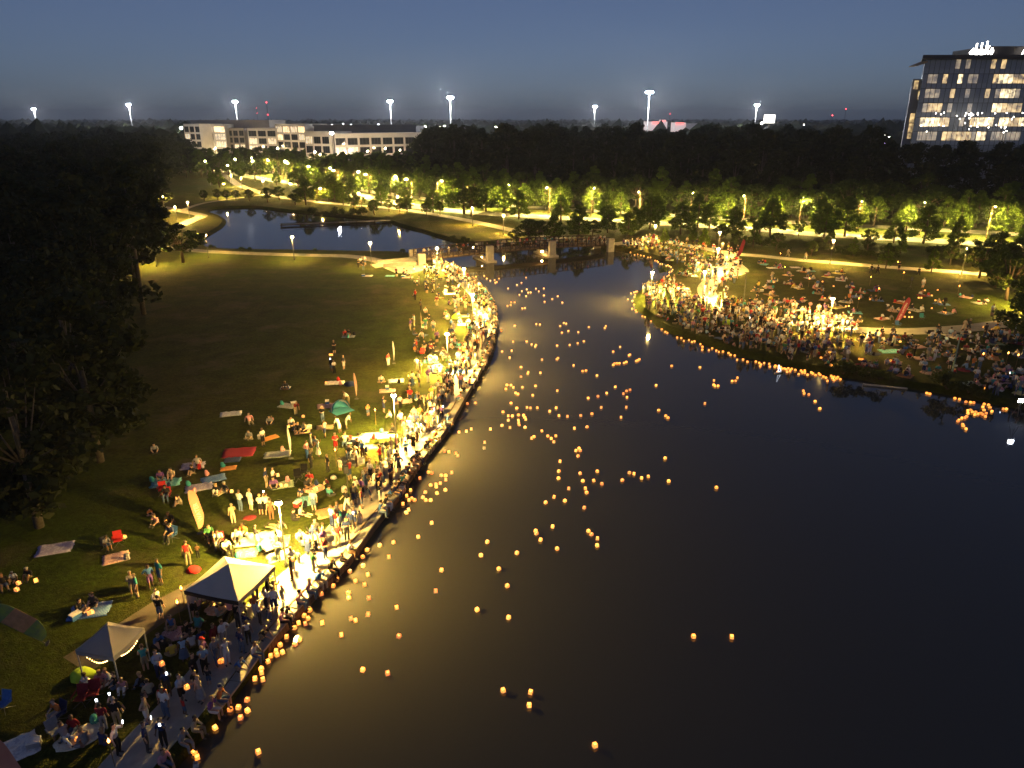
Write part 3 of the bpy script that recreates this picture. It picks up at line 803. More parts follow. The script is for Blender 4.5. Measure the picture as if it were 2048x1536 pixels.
# small lights added as sparkle in front of the lower tower floors
GL = emitter('small_light_white', (1.0, 0.92, 0.78), 25.0)
GP = emitter('garden_light_violet', (0.55, 0.35, 1.0), 30.0)
for k in range(46):
    px = rt.uniform(1836, 2046); py = 226 + abs(rt.gauss(0, 14)) + (0 if rt.random() < .7 else 20)
    p = onY(px, py, TY - rt.uniform(2.5, 9))
    t = empty('sparkle_light', (p.x, p.y, max(0, p.z - 4)), 0, 'small white light added as sparkle before the lower tower floors', 'light', 'sparkle lights added before the tower')
    hh = p.z - t.location.z
    MB().tube([(0, 0, 0), (0, 0, hh)], 0.05, 5).build('pole', POLE, t)
    MB().lathe([(0.10, 0), (0.16, 0.14), (0.08, 0.3)], 6).build('bulb', GL, t, loc=(0, 0, hh))
for px, py, Y, m_ in [(1664,285,300,'w'),(1702,288,300,'w'),(1768,290,262,'v'),(1770,272,270,'w'),(1778,277,270,'w'),(1741,267,280,'w'),(1424,264,330,'w'),(1457,266,330,'w'),(1608,250,600,'w'),(1763,250,700,'w'),(1780,282,260,'w')]:
    p = onY(px, py, Y)
    t = empty('lot_light', (p.x, p.y, 0), 0, 'violet light glimpsed through the woods' if m_ == 'v' else 'small lamp glimpsed through the dark woods', 'light', 'lamps glimpsed through the woods')
    MB().tube([(0, 0, 0), (0, 0, p.z)], 0.09, 5).build('pole', POLE, t)
    MB().lathe([(0.2, 0), (0.32, 0.3), (0.2, 0.6)], 8).build('bulb', GP if m_ == 'v' else GL, t, loc=(0, 0, p.z))

# far roadside: lit stores, billboard, radio masts
st = empty('far_store', onY(1310, 250, 560).xy.to_3d(), 0, 'pale shop with red lit fascias beyond the woods', 'building')
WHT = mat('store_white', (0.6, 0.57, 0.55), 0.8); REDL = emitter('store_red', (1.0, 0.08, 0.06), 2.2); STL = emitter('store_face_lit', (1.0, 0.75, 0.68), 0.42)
def storebox(x0, x1, y0, Y, m_, nm, d=14, o_=st):
    a = onY(x0, y0, Y); b_ = onY(x1, y0, Y)
    return MB().box((a.x, Y, 0), (b_.x, Y + d, a.z)).build(nm, m_, o_)
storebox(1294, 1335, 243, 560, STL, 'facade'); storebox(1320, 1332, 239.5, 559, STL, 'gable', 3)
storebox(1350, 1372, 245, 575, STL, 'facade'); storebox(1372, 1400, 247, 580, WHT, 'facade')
for a, b_, y0, y1, Y in [(1305,1318,244,247.5,559.4),(1321,1331,241,243,558.4),(1352,1368,245.6,248.5,574.4)]:
    p = onY(a, y0, Y); q_ = onY(b_, y1, Y)
    MB().box((p.x, Y, q_.z), (q_.x, Y + 0.4, p.z)).build('sign_band', REDL, st)
bb = empty('billboard', onY(1539, 250, 480).xy.to_3d(), 0, 'glowing white billboard beside a high mast', 'billboard')
a = onY(1529, 229.5, 480); b_ = onY(1549, 246, 480)
mbp = bb.location
MB().box((a.x - mbp.x, 0, b_.z), (b_.x - mbp.x, 0.5, a.z)).build('screen', emitter('billboard_screen', (1.0, 0.95, 0.85), 4.0), bb)
MB().box((a.x - mbp.x - 0.3, 0.5, b_.z - 0.3), (b_.x - mbp.x + 0.3, 0.9, a.z + 0.3)).build('frame', POLE, bb)
MB().tube([(0, 0.7, 0), (0, 0.7, b_.z)], 0.6, 8).build('pole', POLE, bb)
small_lamp(1524, 244, 470, 14, emitter('yard_lens_warm', (1.0, 0.8, 0.55), 160), 'bright lamp beside the white billboard', None, r=0.8)
def radio(px, ytop, Y, lab, dots):
    p = onY(px, ytop, Y)
    t = empty('radio_mast', (p.x, Y, 0), 0, lab, 'mast', 'radio masts on the horizon')
    hh = p.z
    mb = MB()
    for dx, dy in ((-1, -1), (1, -1), (0, 1)): mb.tube([(dx*1.2, dy*1.2, 0), (dx*0.3, dy*0.3, hh)], 0.16, 4)
    z = 2
    while z < hh:
        mb.tube([(-1, -1, z), (1, -1, z+1.5), (0, 1, z+3), (-1, -1, z+4)], 0.08, 4); z += 6
    mb.build('lattice', POLE, t)
    for f_ in dots:
        MB().lathe([(0.5, 0), (0.8, 0.8), (0.5, 1.6)], 8).build('beacon', emitter('beacon_red', (1.0, 0.04, 0.05), 22.0), t, loc=(0, 0, hh*f_ - 0.5))
radio(533, 205, 1300, 'radio mast with a strong red beacon above the office building', (1.0, 0.62))
radio(513, 216, 2000, 'fainter radio mast beside the red beacon mast', (1.0, 0.75))
radio(1692, 218, 1500, 'radio mast with red beacon above the lit tree', (1.0,))
radio(1665, 231, 1300, 'low radio mast with red beacon above the woods', (1.0,))
radio(1340, 228, 1800, 'far radio mast with red beacon above the shop', (1.0,))
# ================================================================ TREES
def leafmat(name, c1, c2):
    return mat(name, c1, 0.75, c2, 0.9, trans=0.35, spec=0.2)
LEAF_CY = leafmat('leaf_cypress', (0.10, 0.15, 0.018), (0.065, 0.10, 0.013))
LEAF_OAK = leafmat('leaf_oak', (0.065, 0.095, 0.017), (0.036, 0.055, 0.012))
LEAF_PINE = leafmat('leaf_pine', (0.040, 0.052, 0.018), (0.022, 0.030, 0.012))
LEAF_WOOD = leafmat('leaf_woodland', (0.034, 0.044, 0.015), (0.020, 0.026, 0.010))
LEAF_SH = leafmat('leaf_shrub', (0.065, 0.085, 0.020), (0.035, 0.05, 0.014))
BARK = mat('bark_brown', (0.13, 0.095, 0.065), 0.9, (0.08, 0.058, 0.04), 4, 0.5, 16)
BARKG = mat('bark_grey', (0.11, 0.095, 0.08), 0.9, (0.07, 0.06, 0.05), 4, 0.5, 16)
rng = np.random.default_rng(4)
def leaves(centers, sizes, normals=None):
    """one diamond leaf spray per centre, random tilt"""
    n = len(centers)
    a = rng.normal(size=(n, 3)); a /= np.linalg.norm(a, axis=1)[:, None]
    b = rng.normal(size=(n, 3)); b -= a * np.sum(a*b, axis=1)[:, None]; b /= np.linalg.norm(b, axis=1)[:, None]
    s = sizes[:, None]
    asp = rng.uniform(0.45, 0.8, size=(n, 1))
    v = np.stack([centers - a*s, centers + b*s*asp, centers + a*s, centers - b*s*asp], axis=1).reshape(-1, 3)
    return v
def quad_mesh(name, v, material):
    n = len(v) // 4
    me = bpy.data.meshes.new(name)
    me.vertices.add(len(v)); me.vertices.foreach_set('co', v.astype(np.float32).ravel())
    me.loops.add(n*4); me.loops.foreach_set('vertex_index', np.arange(n*4, dtype=np.int32))
    me.polygons.add(n); me.polygons.foreach_set('loop_start', np.arange(0, n*4, 4, dtype=np.int32)); me.polygons.foreach_set('loop_total', np.full(n, 4, dtype=np.int32))
    me.materials.append(material); me.update(calc_edges=True)
    return me
def clump_tree(kind, seed, h=10.0, nleaf=2200, leaf=0.24):
    """returns leaf quads and trunk MB for a tree of height h"""
    rr = random.Random(seed); cs = []; mb = MB()
    if kind == 'cone':
        tr = h*0.02 + 0.03; top = h*0.96
        mb.tube([(0,0,0), (0.02*h*rr.uniform(-1,1), 0, h*0.3), (0, 0, top)], [tr, tr*0.75, 0.02], 7)
        for k in range(64):
            f = rr.uniform(0.13, 1.0) ** 0.85
            rad = h*0.33*(1 - f)**0.7 * rr.uniform(0.55, 1.1) + 0.1
            if f < 0.22: rad *= 0.7
            a = rr.uniform(0, 2*pi); z = f*h
            c = (rad*cos(a), rad*sin(a), z)
            cs.append((c, h*0.085*rr.uniform(0.7, 1.25)*(1.25 - f*0.7), 0.7))
            if k % 2 == 0: mb.tube([(0, 0, z - rad*0.35), c], [tr*0.35*(1.1-f), 0.012], 4)
    elif kind == 'round':
        tr = h*0.025 + 0.03
        mb.tube([(0,0,0), (0.03*h*rr.uniform(-1,1), 0.02*h, h*0.28), (0, 0, h*0.6)], [tr, tr*0.8, tr*0.4], 7)
        for k in range(44):
            a = rr.uniform(0, 2*pi); u = rr.uniform(-0.75, 1)
            rad = h*0.40*sqrt(max(0, 1-u*u)) * rr.uniform(0.45, 1.08); z = h*0.60 + u*h*0.36
            c = (rad*cos(a), rad*sin(a), z)
            cs.append((c, h*0.085*rr.uniform(0.7, 1.35), 0.75))
            if k % 2 == 0: mb.tube([(0, 0, h*0.3), (c[0]*0.5, c[1]*0.5, (z+h*0.3)*0.5), c], [tr*0.4, tr*0.25, 0.015], 4)
    elif kind == 'pine':
        tr = h*0.012 + 0.06
        bend = rr.uniform(-0.03, 0.03)*h
        mb.tube([(0,0,0), (bend*0.5, 0, h*0.45), (bend, 0, h*0.93)], [tr, tr*0.8, 0.05], 7)
        for k in range(26):
            f = rr.uniform(0.55, 1.0); a = rr.uniform(0, 2*pi)
            rad = h*0.17*(1.15 - f)/0.6*rr.uniform(0.3, 1.1) + 0.3
            if f > 0.93: rad *= 0.4
            c = (bend + rad*cos(a), rad*sin(a), f*h)
            cs.append((c, h*0.055*rr.uniform(0.6, 1.3), 0.5))
            mb.tube([(bend*f, 0, f*h - rad*0.25), c], [tr*0.3, 0.02], 4)
    elif kind == 'wood':
        tr = h*0.018 + 0.05
        mb.tube([(0,0,0), (0.03*h*rr.uniform(-1,1), 0, h*0.4), (0, 0, h*0.75)], [tr, tr*0.75, tr*0.3], 7)
        for k in range(52):
            a = rr.uniform(0, 2*pi); u = rr.uniform(-0.95, 1)
            rad = h*0.25*sqrt(max(0, 1-u*u)) * rr.uniform(0.4, 1.12); z = h*0.55 + u*h*0.43
            c = (rad*cos(a), rad*sin(a), z)
            cs.append((c, h*0.08*rr.uniform(0.6, 1.4), 0.8))
            if k % 5 == 0: mb.tube([(0, 0, h*0.35), (c[0]*0.5, c[1]*0.5, h*0.38 + (z-h*0.35)*0.35), c], [tr*0.3, tr*0.18, 0.02], 4)
    elif kind == 'shrub':
        for k in range(16):
            a = rr.uniform(0, 2*pi); rad = h*0.5*sqrt(rr.random()); z = h*rr.uniform(0.25, 0.85)*(1 - 0.4*rad/(h*0.5))
            c = (rad*cos(a), rad*sin(a), z); cs.append((c, h*0.2*rr.uniform(0.7, 1.3), 0.8))
            if k % 2 == 0: mb.tube([(0, 0, 0), c], [0.03, 0.01], 4)
    per = max(8, nleaf // len(cs))
    pts = []; 
    for (c, r_, sq) in cs:
        d = rng.normal(size=(per, 3)); d /= np.linalg.norm(d, axis=1)[:, None]
        d *= (rng.random((per, 1)) ** 0.45) * r_
        d[:, 2] *= sq
        pts.append(d + np.array(c))
    pts = np.concatenate(pts)
    pts[:, 2] = np.maximum(pts[:, 2], 0.1)
    return leaves(pts, rng.uniform(0.6, 1.25, len(pts)) * leaf), mb
TREE = {}
def tree_variants(key, kind, h, nleaf, leaf, n, lm, bm_):
    TREE[key] = []
    for s_ in range(n):
        v, mb = clump_tree(kind, hash_(key) + s_, h, nleaf, leaf)
        TREE[key].append((quad_mesh('crown', v, lm), mb.mesh('trunk', bm_, True), h))
def hash_(s_): return sum(ord(c)*(i+3) for i, c in enumerate(s_))
tree_variants('cypress', 'cone', 8.0, 5200, 0.19, 4, LEAF_CY, BARK)
tree_variants('oak', 'round', 6.5, 3000, 0.17, 4, LEAF_OAK, BARK)
tree_variants('shrub', 'shrub', 2.2, 900, 0.13, 3, LEAF_SH, BARK)
tree_variants('pine', 'pine', 22.0, 2600, 0.42, 4, LEAF_PINE, BARKG)
tree_variants('wood', 'wood', 18.0, 3400, 0.42, 5, LEAF_WOOD, BARKG)
rtree = random.Random(21)
def plant(key, x, y, h, name, label, cat, group, wx=1.0):
    cr, tr_, h0 = TREE[key][rtree.randrange(len(TREE[key]))]
    s_ = h / h0
    t = empty(name, (x, y, 0), rtree.uniform(0, 6.28), label, cat, group)
    t.scale = (s_*wx, s_*wx, s_)
    meshobj('trunk' if key != 'shrub' else 'stem', tr_, t); meshobj('crown' if key != 'shrub' else 'foliage', cr, t)
    return t
# park trees: (base x, base y, top y) in photo pixels
near_road = [(1212,440,386),(1299,458,390),(1361,469,403),(1395,456,388),(1424,432,390),(1499,436,396),(1540,473,398),(1581,436,394),(1639,469,394),(1689,473,394),(1747,454,394),
             (1809,452,398),(1846,487,411),(1887,454,394),(1916,456,398),(1950,456,386),(2003,473,394),(2040,458,392),(1465,477,415),(1268,465,415)]
for x, yb_, yt in near_road:
    p = at(x, yb_); plant('cypress', p.x, p.y, max(3, height_at(p, yt)), 'cypress_tree', 'pointed green tree in the parkway strip ' + ('by the right bridge end' if x < 1330 else 'behind the path junction' if x < 1500 else 'behind the straight path' if x < 1700 else 'behind the right loudspeaker' if x < 1860 else 'by the dark oaks'), 'tree', 'trees along the parkway', rtree.uniform(1.2, 1.6))
mid_row = [(619,369,324),(658,403,352),(764,389,350),(791,396,348),(839,396,341),(863,396,352),(890,403,348),(908,413,355),(928,428,355),(949,403,341),(972,423,372),(990,399,341),(1007,423,369),
           (1051,413,369),(1065,410,362),(1089,420,362),(1147,413,360),(1174,412,362),(1208,413,368),(1239,417,369),(668,403,355),(706,396,352),(634,403,369),(612,410,358),
           (700,380,345),(740,385,350),(815,398,350),(1030,408,360),(1110,412,362),(1130,418,366)]
for x, yb_, yt in mid_row:
    p = at(x, yb_); plant('cypress', p.x, p.y, max(3, height_at(p, yt)), 'cypress_tree', 'pointed tree in the lit parkway row ' + ('below the nearer office wing' if x < 720 else 'behind the young pond trees' if x < 880 else 'behind the rear pond tip' if x < 1000 else 'behind the footbridge'), 'tree', 'trees along the parkway', rtree.uniform(1.2, 1.6))
rw = random.Random(71)
def avenue(line, off, gap, lo, hi, lab, wlo=1.1, whi=1.5, jit=1.2):
    acc = 0.0
    for i in range(1, len(line)):
        d = line[i] - line[i-1]; acc += d.length
        if acc < gap: continue
        acc = rw.uniform(-1.0, 1.0); n_ = Vector((-d.y, d.x)).normalized()
        if n_.y < 0: n_ = -n_
        q_ = line[i] + n_*(off + rw.uniform(-jit, jit)); px, py, dp = project((q_.x, q_.y, 4))
        if px < 560 or px > 2080 or rw.random() < 0.08: continue
        plant('cypress' if rw.random() < .75 else 'oak', q_.x, q_.y, rw.uniform(lo, hi), 'avenue_tree', lab + (' below the nearer office wing' if px < 760 else ' behind the rear pond' if px < 1000 else ' behind the footbridge' if px < 1260 else ' behind the path junction' if px < 1520 else ' behind the straight path' if px < 1800 else ' before the glass tower'), 'tree', 'avenue trees along the parkway', rw.uniform(wlo, whi))
FINE_far = catmull(RD_far, 1.0); FINE_near = catmull(RD_near, 1.0)
avenue(FINE_far, 7.2, 6.2, 7.5, 11.5, 'green avenue tree on the woods side of the parkway')
avenue(FINE_far, 11.5, 7.0, 9.0, 13.0, 'taller avenue tree at the woods edge of the parkway')
avenue(FINE_far, -6.2, 10.0, 6.0, 9.5, 'green avenue tree in the parkway median')
avenue(FINE_near, -6.8, 13.0, 5.0, 9.0, 'dark avenue tree on the pond side of the parkway')
far_lot = [(310,342,317),(341,342,312),(374,355,315),(380,330,300),(404,355,315),(424,370,342),(439,375,335),(482,357,325),(511,362,320),(530,357,327),(554,370,342),(596,380,335),(609,400,362),(624,360,325),
           (635,402,370),(670,405,365),(687,410,376),(300,330,305),(330,325,300),(355,330,302),(430,330,305),(460,335,308),(450,345,315),(500,340,310),(560,345,315),(585,350,320),(405,322,302),(540,335,312),(650,345,312),(680,350,315),(735,350,315),(760,355,318),(800,352,320)]
for x, yb_, yt in far_lot:
    p = at(x, yb_); plant('cypress' if rtree.random() < .6 else 'oak', p.x, p.y, max(3, height_at(p, yt)), 'park_tree', 'tree among the lit car park and paths below the office building', 'tree', 'trees below the office building', rtree.uniform(0.95, 1.25))
rr_ = random.Random(3); lotpoly = [(290,345),(300,312),(420,312),(600,330),(860,352),(860,388),(700,374),(600,362),(520,352),(430,350)]
while len(far_lot) < 78:
    x, y = rr_.uniform(290, 860), rr_.uniform(310, 388)
    if not inside((x, y), lotpoly): continue
    p = at(x, y)
    if any((p.xy - q_).length < 6.0 for q_ in RD_near + RD_far + P_far): continue
    far_lot.append((x, y, 0)); plant('cypress' if rr_.random() < .6 else 'oak', p.x, p.y, (rr_.uniform(8, 12.5) if y < 340 else rr_.uniform(6, 9.5)), 'park_tree', 'tree among the lit car park and paths below the office building', 'tree', 'trees below the office building', rr_.uniform(0.95, 1.25))
for k in range(70):      # belt of trees hiding the foot of the office buildings
    px = 300 + 8.1*k + rr_.uniform(-4, 4); Y = (395 if px < 605 else 338) + rr_.uniform(-22, 10)
    q_ = onY(px, 300, Y); plant('oak' if rr_.random() < .5 else 'cypress', q_.x, Y, rr_.uniform(9, 13.5), 'park_tree', 'tree in the belt hiding the foot of the office building', 'tree', 'tree belt at the office building', rr_.uniform(1.1, 1.4))
pond_row = [(409,402,380),(436,400,378),(454,400,380),(472,400,380),(499,402,378),(536,405,375),(559,400,372),(591,410,380),(707,420,388),(723,414,392),(747,427,400),(749,430,399),(778,423,399),(800,427,398),(814,428,399),(853,432,405),(880,430,403)]
for x, yb_, yt in pond_row:
    p = at(x, yb_); plant('oak', p.x, p.y, max(2.5, height_at(p, yt)), 'young_tree', 'young dark tree in the row on the far shore of rear pond', 'tree', 'young trees behind the rear pond', rtree.uniform(0.9, 1.2))
for x, yb_, yt in [(627,430,411),(675,430,407),(708,431,412),(726,430,410),(650,432,418)]:
    p = at(x, yb_); plant('shrub', p.x, p.y, max(1.5, height_at(p, yt)), 'shrub', 'dark rounded shrub at the far edge of rear pond', 'shrub', 'shrubs at the rear pond')
for x, yb_, yt, lab in [(1032,489,458,'low dark tree nearest the bridge middle'), (1058,486,437,'broad dark tree behind the bridge beside the low tree'), (1080,484,440,'dark tree squeezed between two others behind the bridge'), (1108,484,428,'dark rounded tree behind the bridge'),
                        (1157,477,410,'tall dark pointed tree behind the bridge mirrored in the pond'), (1186,476,440,'small dark tree beside the tall pointed tree'), (1215,466,420,'dark tree behind the right bridge pylon'), (1256,476,423,'dark tree beside the path at the right bridge end')]:
    p = at(x, yb_); plant('cypress' if yt < 430 else 'oak', p.x, p.y, height_at(p, yt), 'cypress_tree', lab, 'tree', 'trees behind the bridge', 1.35)
for x, yb_, yt in [(1328,490,456),(1407,498,456),(1506,494,444),(1552,502,465),(1597,473,440),(1622,513,481),(1705,512,475),(1771,538,487),(1862,546,498),(1900,530,481),(1385,485,450),(1475,498,462),(1660,492,455),(1735,500,458),(1800,510,468),(1440,488,450),(1958,556,477),(1987,552,465)]:
    p = at(x, yb_); plant('oak' if rtree.random() < .6 else 'cypress', p.x, p.y, height_at(p, yt), 'young_tree', 'young tree in the grass between the straight path and the parkway', 'tree', 'young trees behind the straight path')
for k in range(26):
    x = rtree.uniform(1500, 1960); yy = 478 + (x-1500)*0.065 + rtree.uniform(2, 22)
    p = at(x, yy); plant('shrub', p.x, p.y, rtree.uniform(1.2, 2.6), 'shrub', 'dark bush on the bank behind the straight path', 'shrub', 'bushes behind the straight path', rtree.uniform(1, 1.5))
p = at(367, 525); plant('oak', p.x, p.y, height_at(p, 449), 'oak_tree', 'broad dark oak in front of the bright path by rear pond', 'tree', None, 1.55)
for x, yb_, h, w_ in [(2012,600,7.5,1.2),(2045,585,9,1.2),(2075,640,8,1.2),(2050,690,6.5,1.3),(2085,720,7,1.3),(1990,575,6,1.2),(2110,600,9,1.2)]:
    p = at(x, yb_); plant('oak', p.x, p.y, h, 'oak_tree', 'dark leafy oak at the lit end of the lawn path', 'tree', 'dark oaks at the lawn end', w_)
# shrubs and reeds along the water
for x, yy, h in [(1686,752,1.9),(1725,757,1.6),(1757,762,1.6),(1893,782,2.6),(1935,790,1.4),(1323,548,1.8),(1960,800,1.2),(425,499,1.2),(484,502,1.0),(500,503,0.9),(630,505,0.9),(805,508,1.1),(930,485,1.6),(905,480,1.2),(1250,500,0.8)]:
    p = at(x, yy, -0.2); plant('shrub', p.x, p.y, h, 'shrub', 'dark reedy shrub at the water edge', 'shrub', 'shrubs at the water edge', 1.15)

# dark woods: individuals where the crowns show, the rest as one mass
woods = []
def scatter(poly, spacing, n_try, seed, existing):
    rr = random.Random(seed); xs = [p[0] for p in poly]; ys = [p[1] for p in poly]
    for _ in range(n_try):
        x = rr.uniform(min(xs), max(xs)); y = rr.uniform(min(ys), max(ys))
        if not inside((x, y), poly): continue
        if any((x-a)**2 + (y-b)**2 < spacing*spacing for a, b in existing): continue
        existing.append((x, y))
    return existing
front = [at(*p) for p in [(852,372),(1000,392),(1250,408),(1500,421),(1800,434),(2120,450)]]
polyM = [(p.x, p.y + 3) for p in front] + [(front[-1].x + 40, 330), (230, 350), (80, 350), (front[0].x - 10, 380)]
ptsM = scatter(polyM, 7.4, 9000, 3, [])
ptsM = [(x, y) for x, y in ptsM if not (x > tx0 - 4 and y > TY - 6)]
left_px = [(322,470),(318,530),(318,600),(318,700),(300,800),(275,880),(240,960),(180,1040),(120,1075),(-120,1180)]
lf = [at(*p) for p in left_px]
polyL = [(p.x - 1.5, p.y) for p in lf] + [(-75, 25), (-160, 60), (-260, 250), (-330, 440), (-185, 440), (-150, 330), (-112, 240), (-90, 190)]
ptsL = scatter(polyL, 7.0, 14000, 9, [])
allw = []
for x, y in ptsM:
    far = (y - np.interp(x, [p.x for p in front], [p.y for p in front]))
    h = (12.5 + rtree.random()*3.5) if far < 16 else (18.0 + rtree.random()*6.5)
    if x > tx0 - 10: h = min(h, 19.5)
    allw.append((x, y, h, 'pine' if rtree.random() < (0.0 if far < 20 else 0.5) else 'wood', 'm'))
for x, y in ptsL:
    d = hypot(x, y)
    h = rtree.uniform(15, 21) if y > 80 else rtree.uniform(11, 15.5)
    allw.append((x, y, h, 'pine' if rtree.random() < (0.45 if y > 90 else 0.1) else 'wood', 'l'))
# keep as individuals the trees that show largest in the photograph
def shown(w):
    px, py, dep = project((w[0], w[1], w[2]))
    if px < -60 or px > 2110 or dep < 5: return -1
    return w[2] / dep * (1.6 if w[4] == 'm' else 1.0) * (1.3 if py < 300 else 1.0)
allw.sort(key=shown, reverse=True)
ind = [w for w in allw if shown(w) > 0][:300]
rest = [w for w in allw if w not in ind]
for (x, y, h, key, z_) in ind:
    kd = 'pine' if key == 'pine' else 'broadleaf tree'
    sz = ('low ' if h < 14 else '') if h < 17 else ('tall ' if h < 20.5 else 'very tall ')
    px = project((x, y, h))[0]
    if z_ == 'm':
        far = y - np.interp(x, [p.x for p in front], [p.y for p in front])
        lm = ('beside the nearer office wing' if px < 960 else 'behind the footbridge' if px < 1160 else 'beneath the tallest high mast' if px < 1380 else 'beneath the white billboard' if px < 1620 else 'beside the glass tower' if px < 1830 else 'in front of the glass tower')
        lab = '%s%s %s dark woods %s' % (sz, kd, 'at the front of the' if far < 12 else 'inside the' if far < 45 else 'at the back of the', lm); gr = 'trees of the dark woods beyond the parkway'
    else:
        lab = '%s%s in the black woods %s' % (sz, kd, 'by the dark picnic lawn' if y < 75 else 'beside the middle of the meadow' if y < 130 else 'beside the rear pond' if y < 230 else 'behind the rear pond paths'); gr = 'trees of the black woods beside the meadow'
    plant(key, x, y, h, 'pine_tree' if key == 'pine' else 'woodland_tree', lab, 'tree', gr, rtree.uniform(0.95, 1.25))
def mass(name, lst, nleaf, leaf, material, label):
    vs = []; 
    for (x, y, h, key, z_) in lst:
        v, mb = clump_tree('pine' if key == 'pine' else 'wood', int(x*7 + y*3) % 9999, h, nleaf, leaf)
        vs.append(v + np.array([x, y, 0.0]))
    if not vs: return
    o = meshobj(name, quad_mesh(name, np.concatenate(vs), material)); tag(o, label, 'woods', kind='stuff')
mass('woodland', rest, 420, 0.75, LEAF_WOOD, 'dark woodland filling in behind the nearer trees')
# horizon woods: lumpy crowns out to several kilometres
vs = []; fs = []; rh = random.Random(77)
ico = bmesh.new(); bmesh.ops.create_icosphere(ico, subdivisions=1, radius=1.0)
iv = np.array([v.co[:] for v in ico.verts]); ifc = [tuple(v.index for v in f.verts) for f in ico.faces]; ico.free()
V = []; F_ = []; k0 = 0
for k in range(5200):
    Y = 460 + (rh.random() ** 1.7) * 3300
    X = rh.uniform(-0.86, 0.86) * Y
    px = project((X, Y, 10))[0]
    if 340 < px < 860 and Y < 560: continue
    if 860 < px < 1840 and Y < 620 and rh.random() < .8: continue
    h = rh.uniform(15, 23); r_ = rh.uniform(4, 9) * (1 + Y/2500)
    jit = 1 + 0.25*rng.normal(size=iv.shape)
    V.append(iv*jit*np.array([r_, r_, h*0.38]) + np.array([X, Y, h*0.62]))
    F_ += [tuple(i + k0 for i in f) for f in ifc]; k0 += len(iv)
hm = bpy.data.meshes.new('distant_woods'); hm.from_pydata(np.concatenate(V).tolist(), [], F_); hm.materials.append(LEAF_WOOD)
tag(meshobj('distant_woods', hm), 'dark flat woods stretching to the horizon', 'woods', kind='stuff')
# ================================================================ PEOPLE
SKINS = [mat('skin_%d' % i, c, 0.6, tuple(x*0.85 for x in c), 6, spec=0.35) for i, c in enumerate([(0.52,0.33,0.24),(0.42,0.25,0.17),(0.28,0.16,0.10),(0.14,0.075,0.045),(0.58,0.40,0.31)])]
HAIRS = {n: mat('hair_' + n, c, 0.5, tuple(x*0.6 for x in c), 20, spec=0.4) for n, c in {'black': (0.012,0.010,0.009), 'dark brown': (0.04,0.025,0.015), 'brown': (0.09,0.055,0.03), 'blond': (0.35,0.24,0.11), 'grey': (0.3,0.29,0.28)}.items()}
CLOTH = {n: mat('cloth_' + n.replace(' ', '_'), c, 0.9, tuple(x*0.8 for x in c), 5, 0.15, 22, spec=0.15) for n, c in {
    'white': (0.72,0.70,0.67), 'black': (0.016,0.016,0.018), 'charcoal': (0.05,0.05,0.055), 'grey': (0.28,0.28,0.29), 'red': (0.50,0.03,0.03), 'navy blue': (0.025,0.04,0.12), 'blue': (0.06,0.16,0.42),
    'light blue': (0.32,0.46,0.60), 'pink': (0.62,0.30,0.33), 'orange': (0.62,0.20,0.05), 'green': (0.06,0.22,0.08), 'teal': (0.05,0.27,0.28), 'yellow': (0.65,0.48,0.08), 'purple': (0.17,0.07,0.26),
    'beige': (0.46,0.38,0.27), 'brown': (0.15,0.08,0.045), 'maroon': (0.18,0.02,0.03), 'denim': (0.09,0.14,0.24), 'khaki': (0.30,0.25,0.16)}.items()}
SHOE = mat('shoe_dark', (0.05, 0.05, 0.05), 0.6); EYE = mat('eye_dark', (0.02, 0.015, 0.012), 0.2)

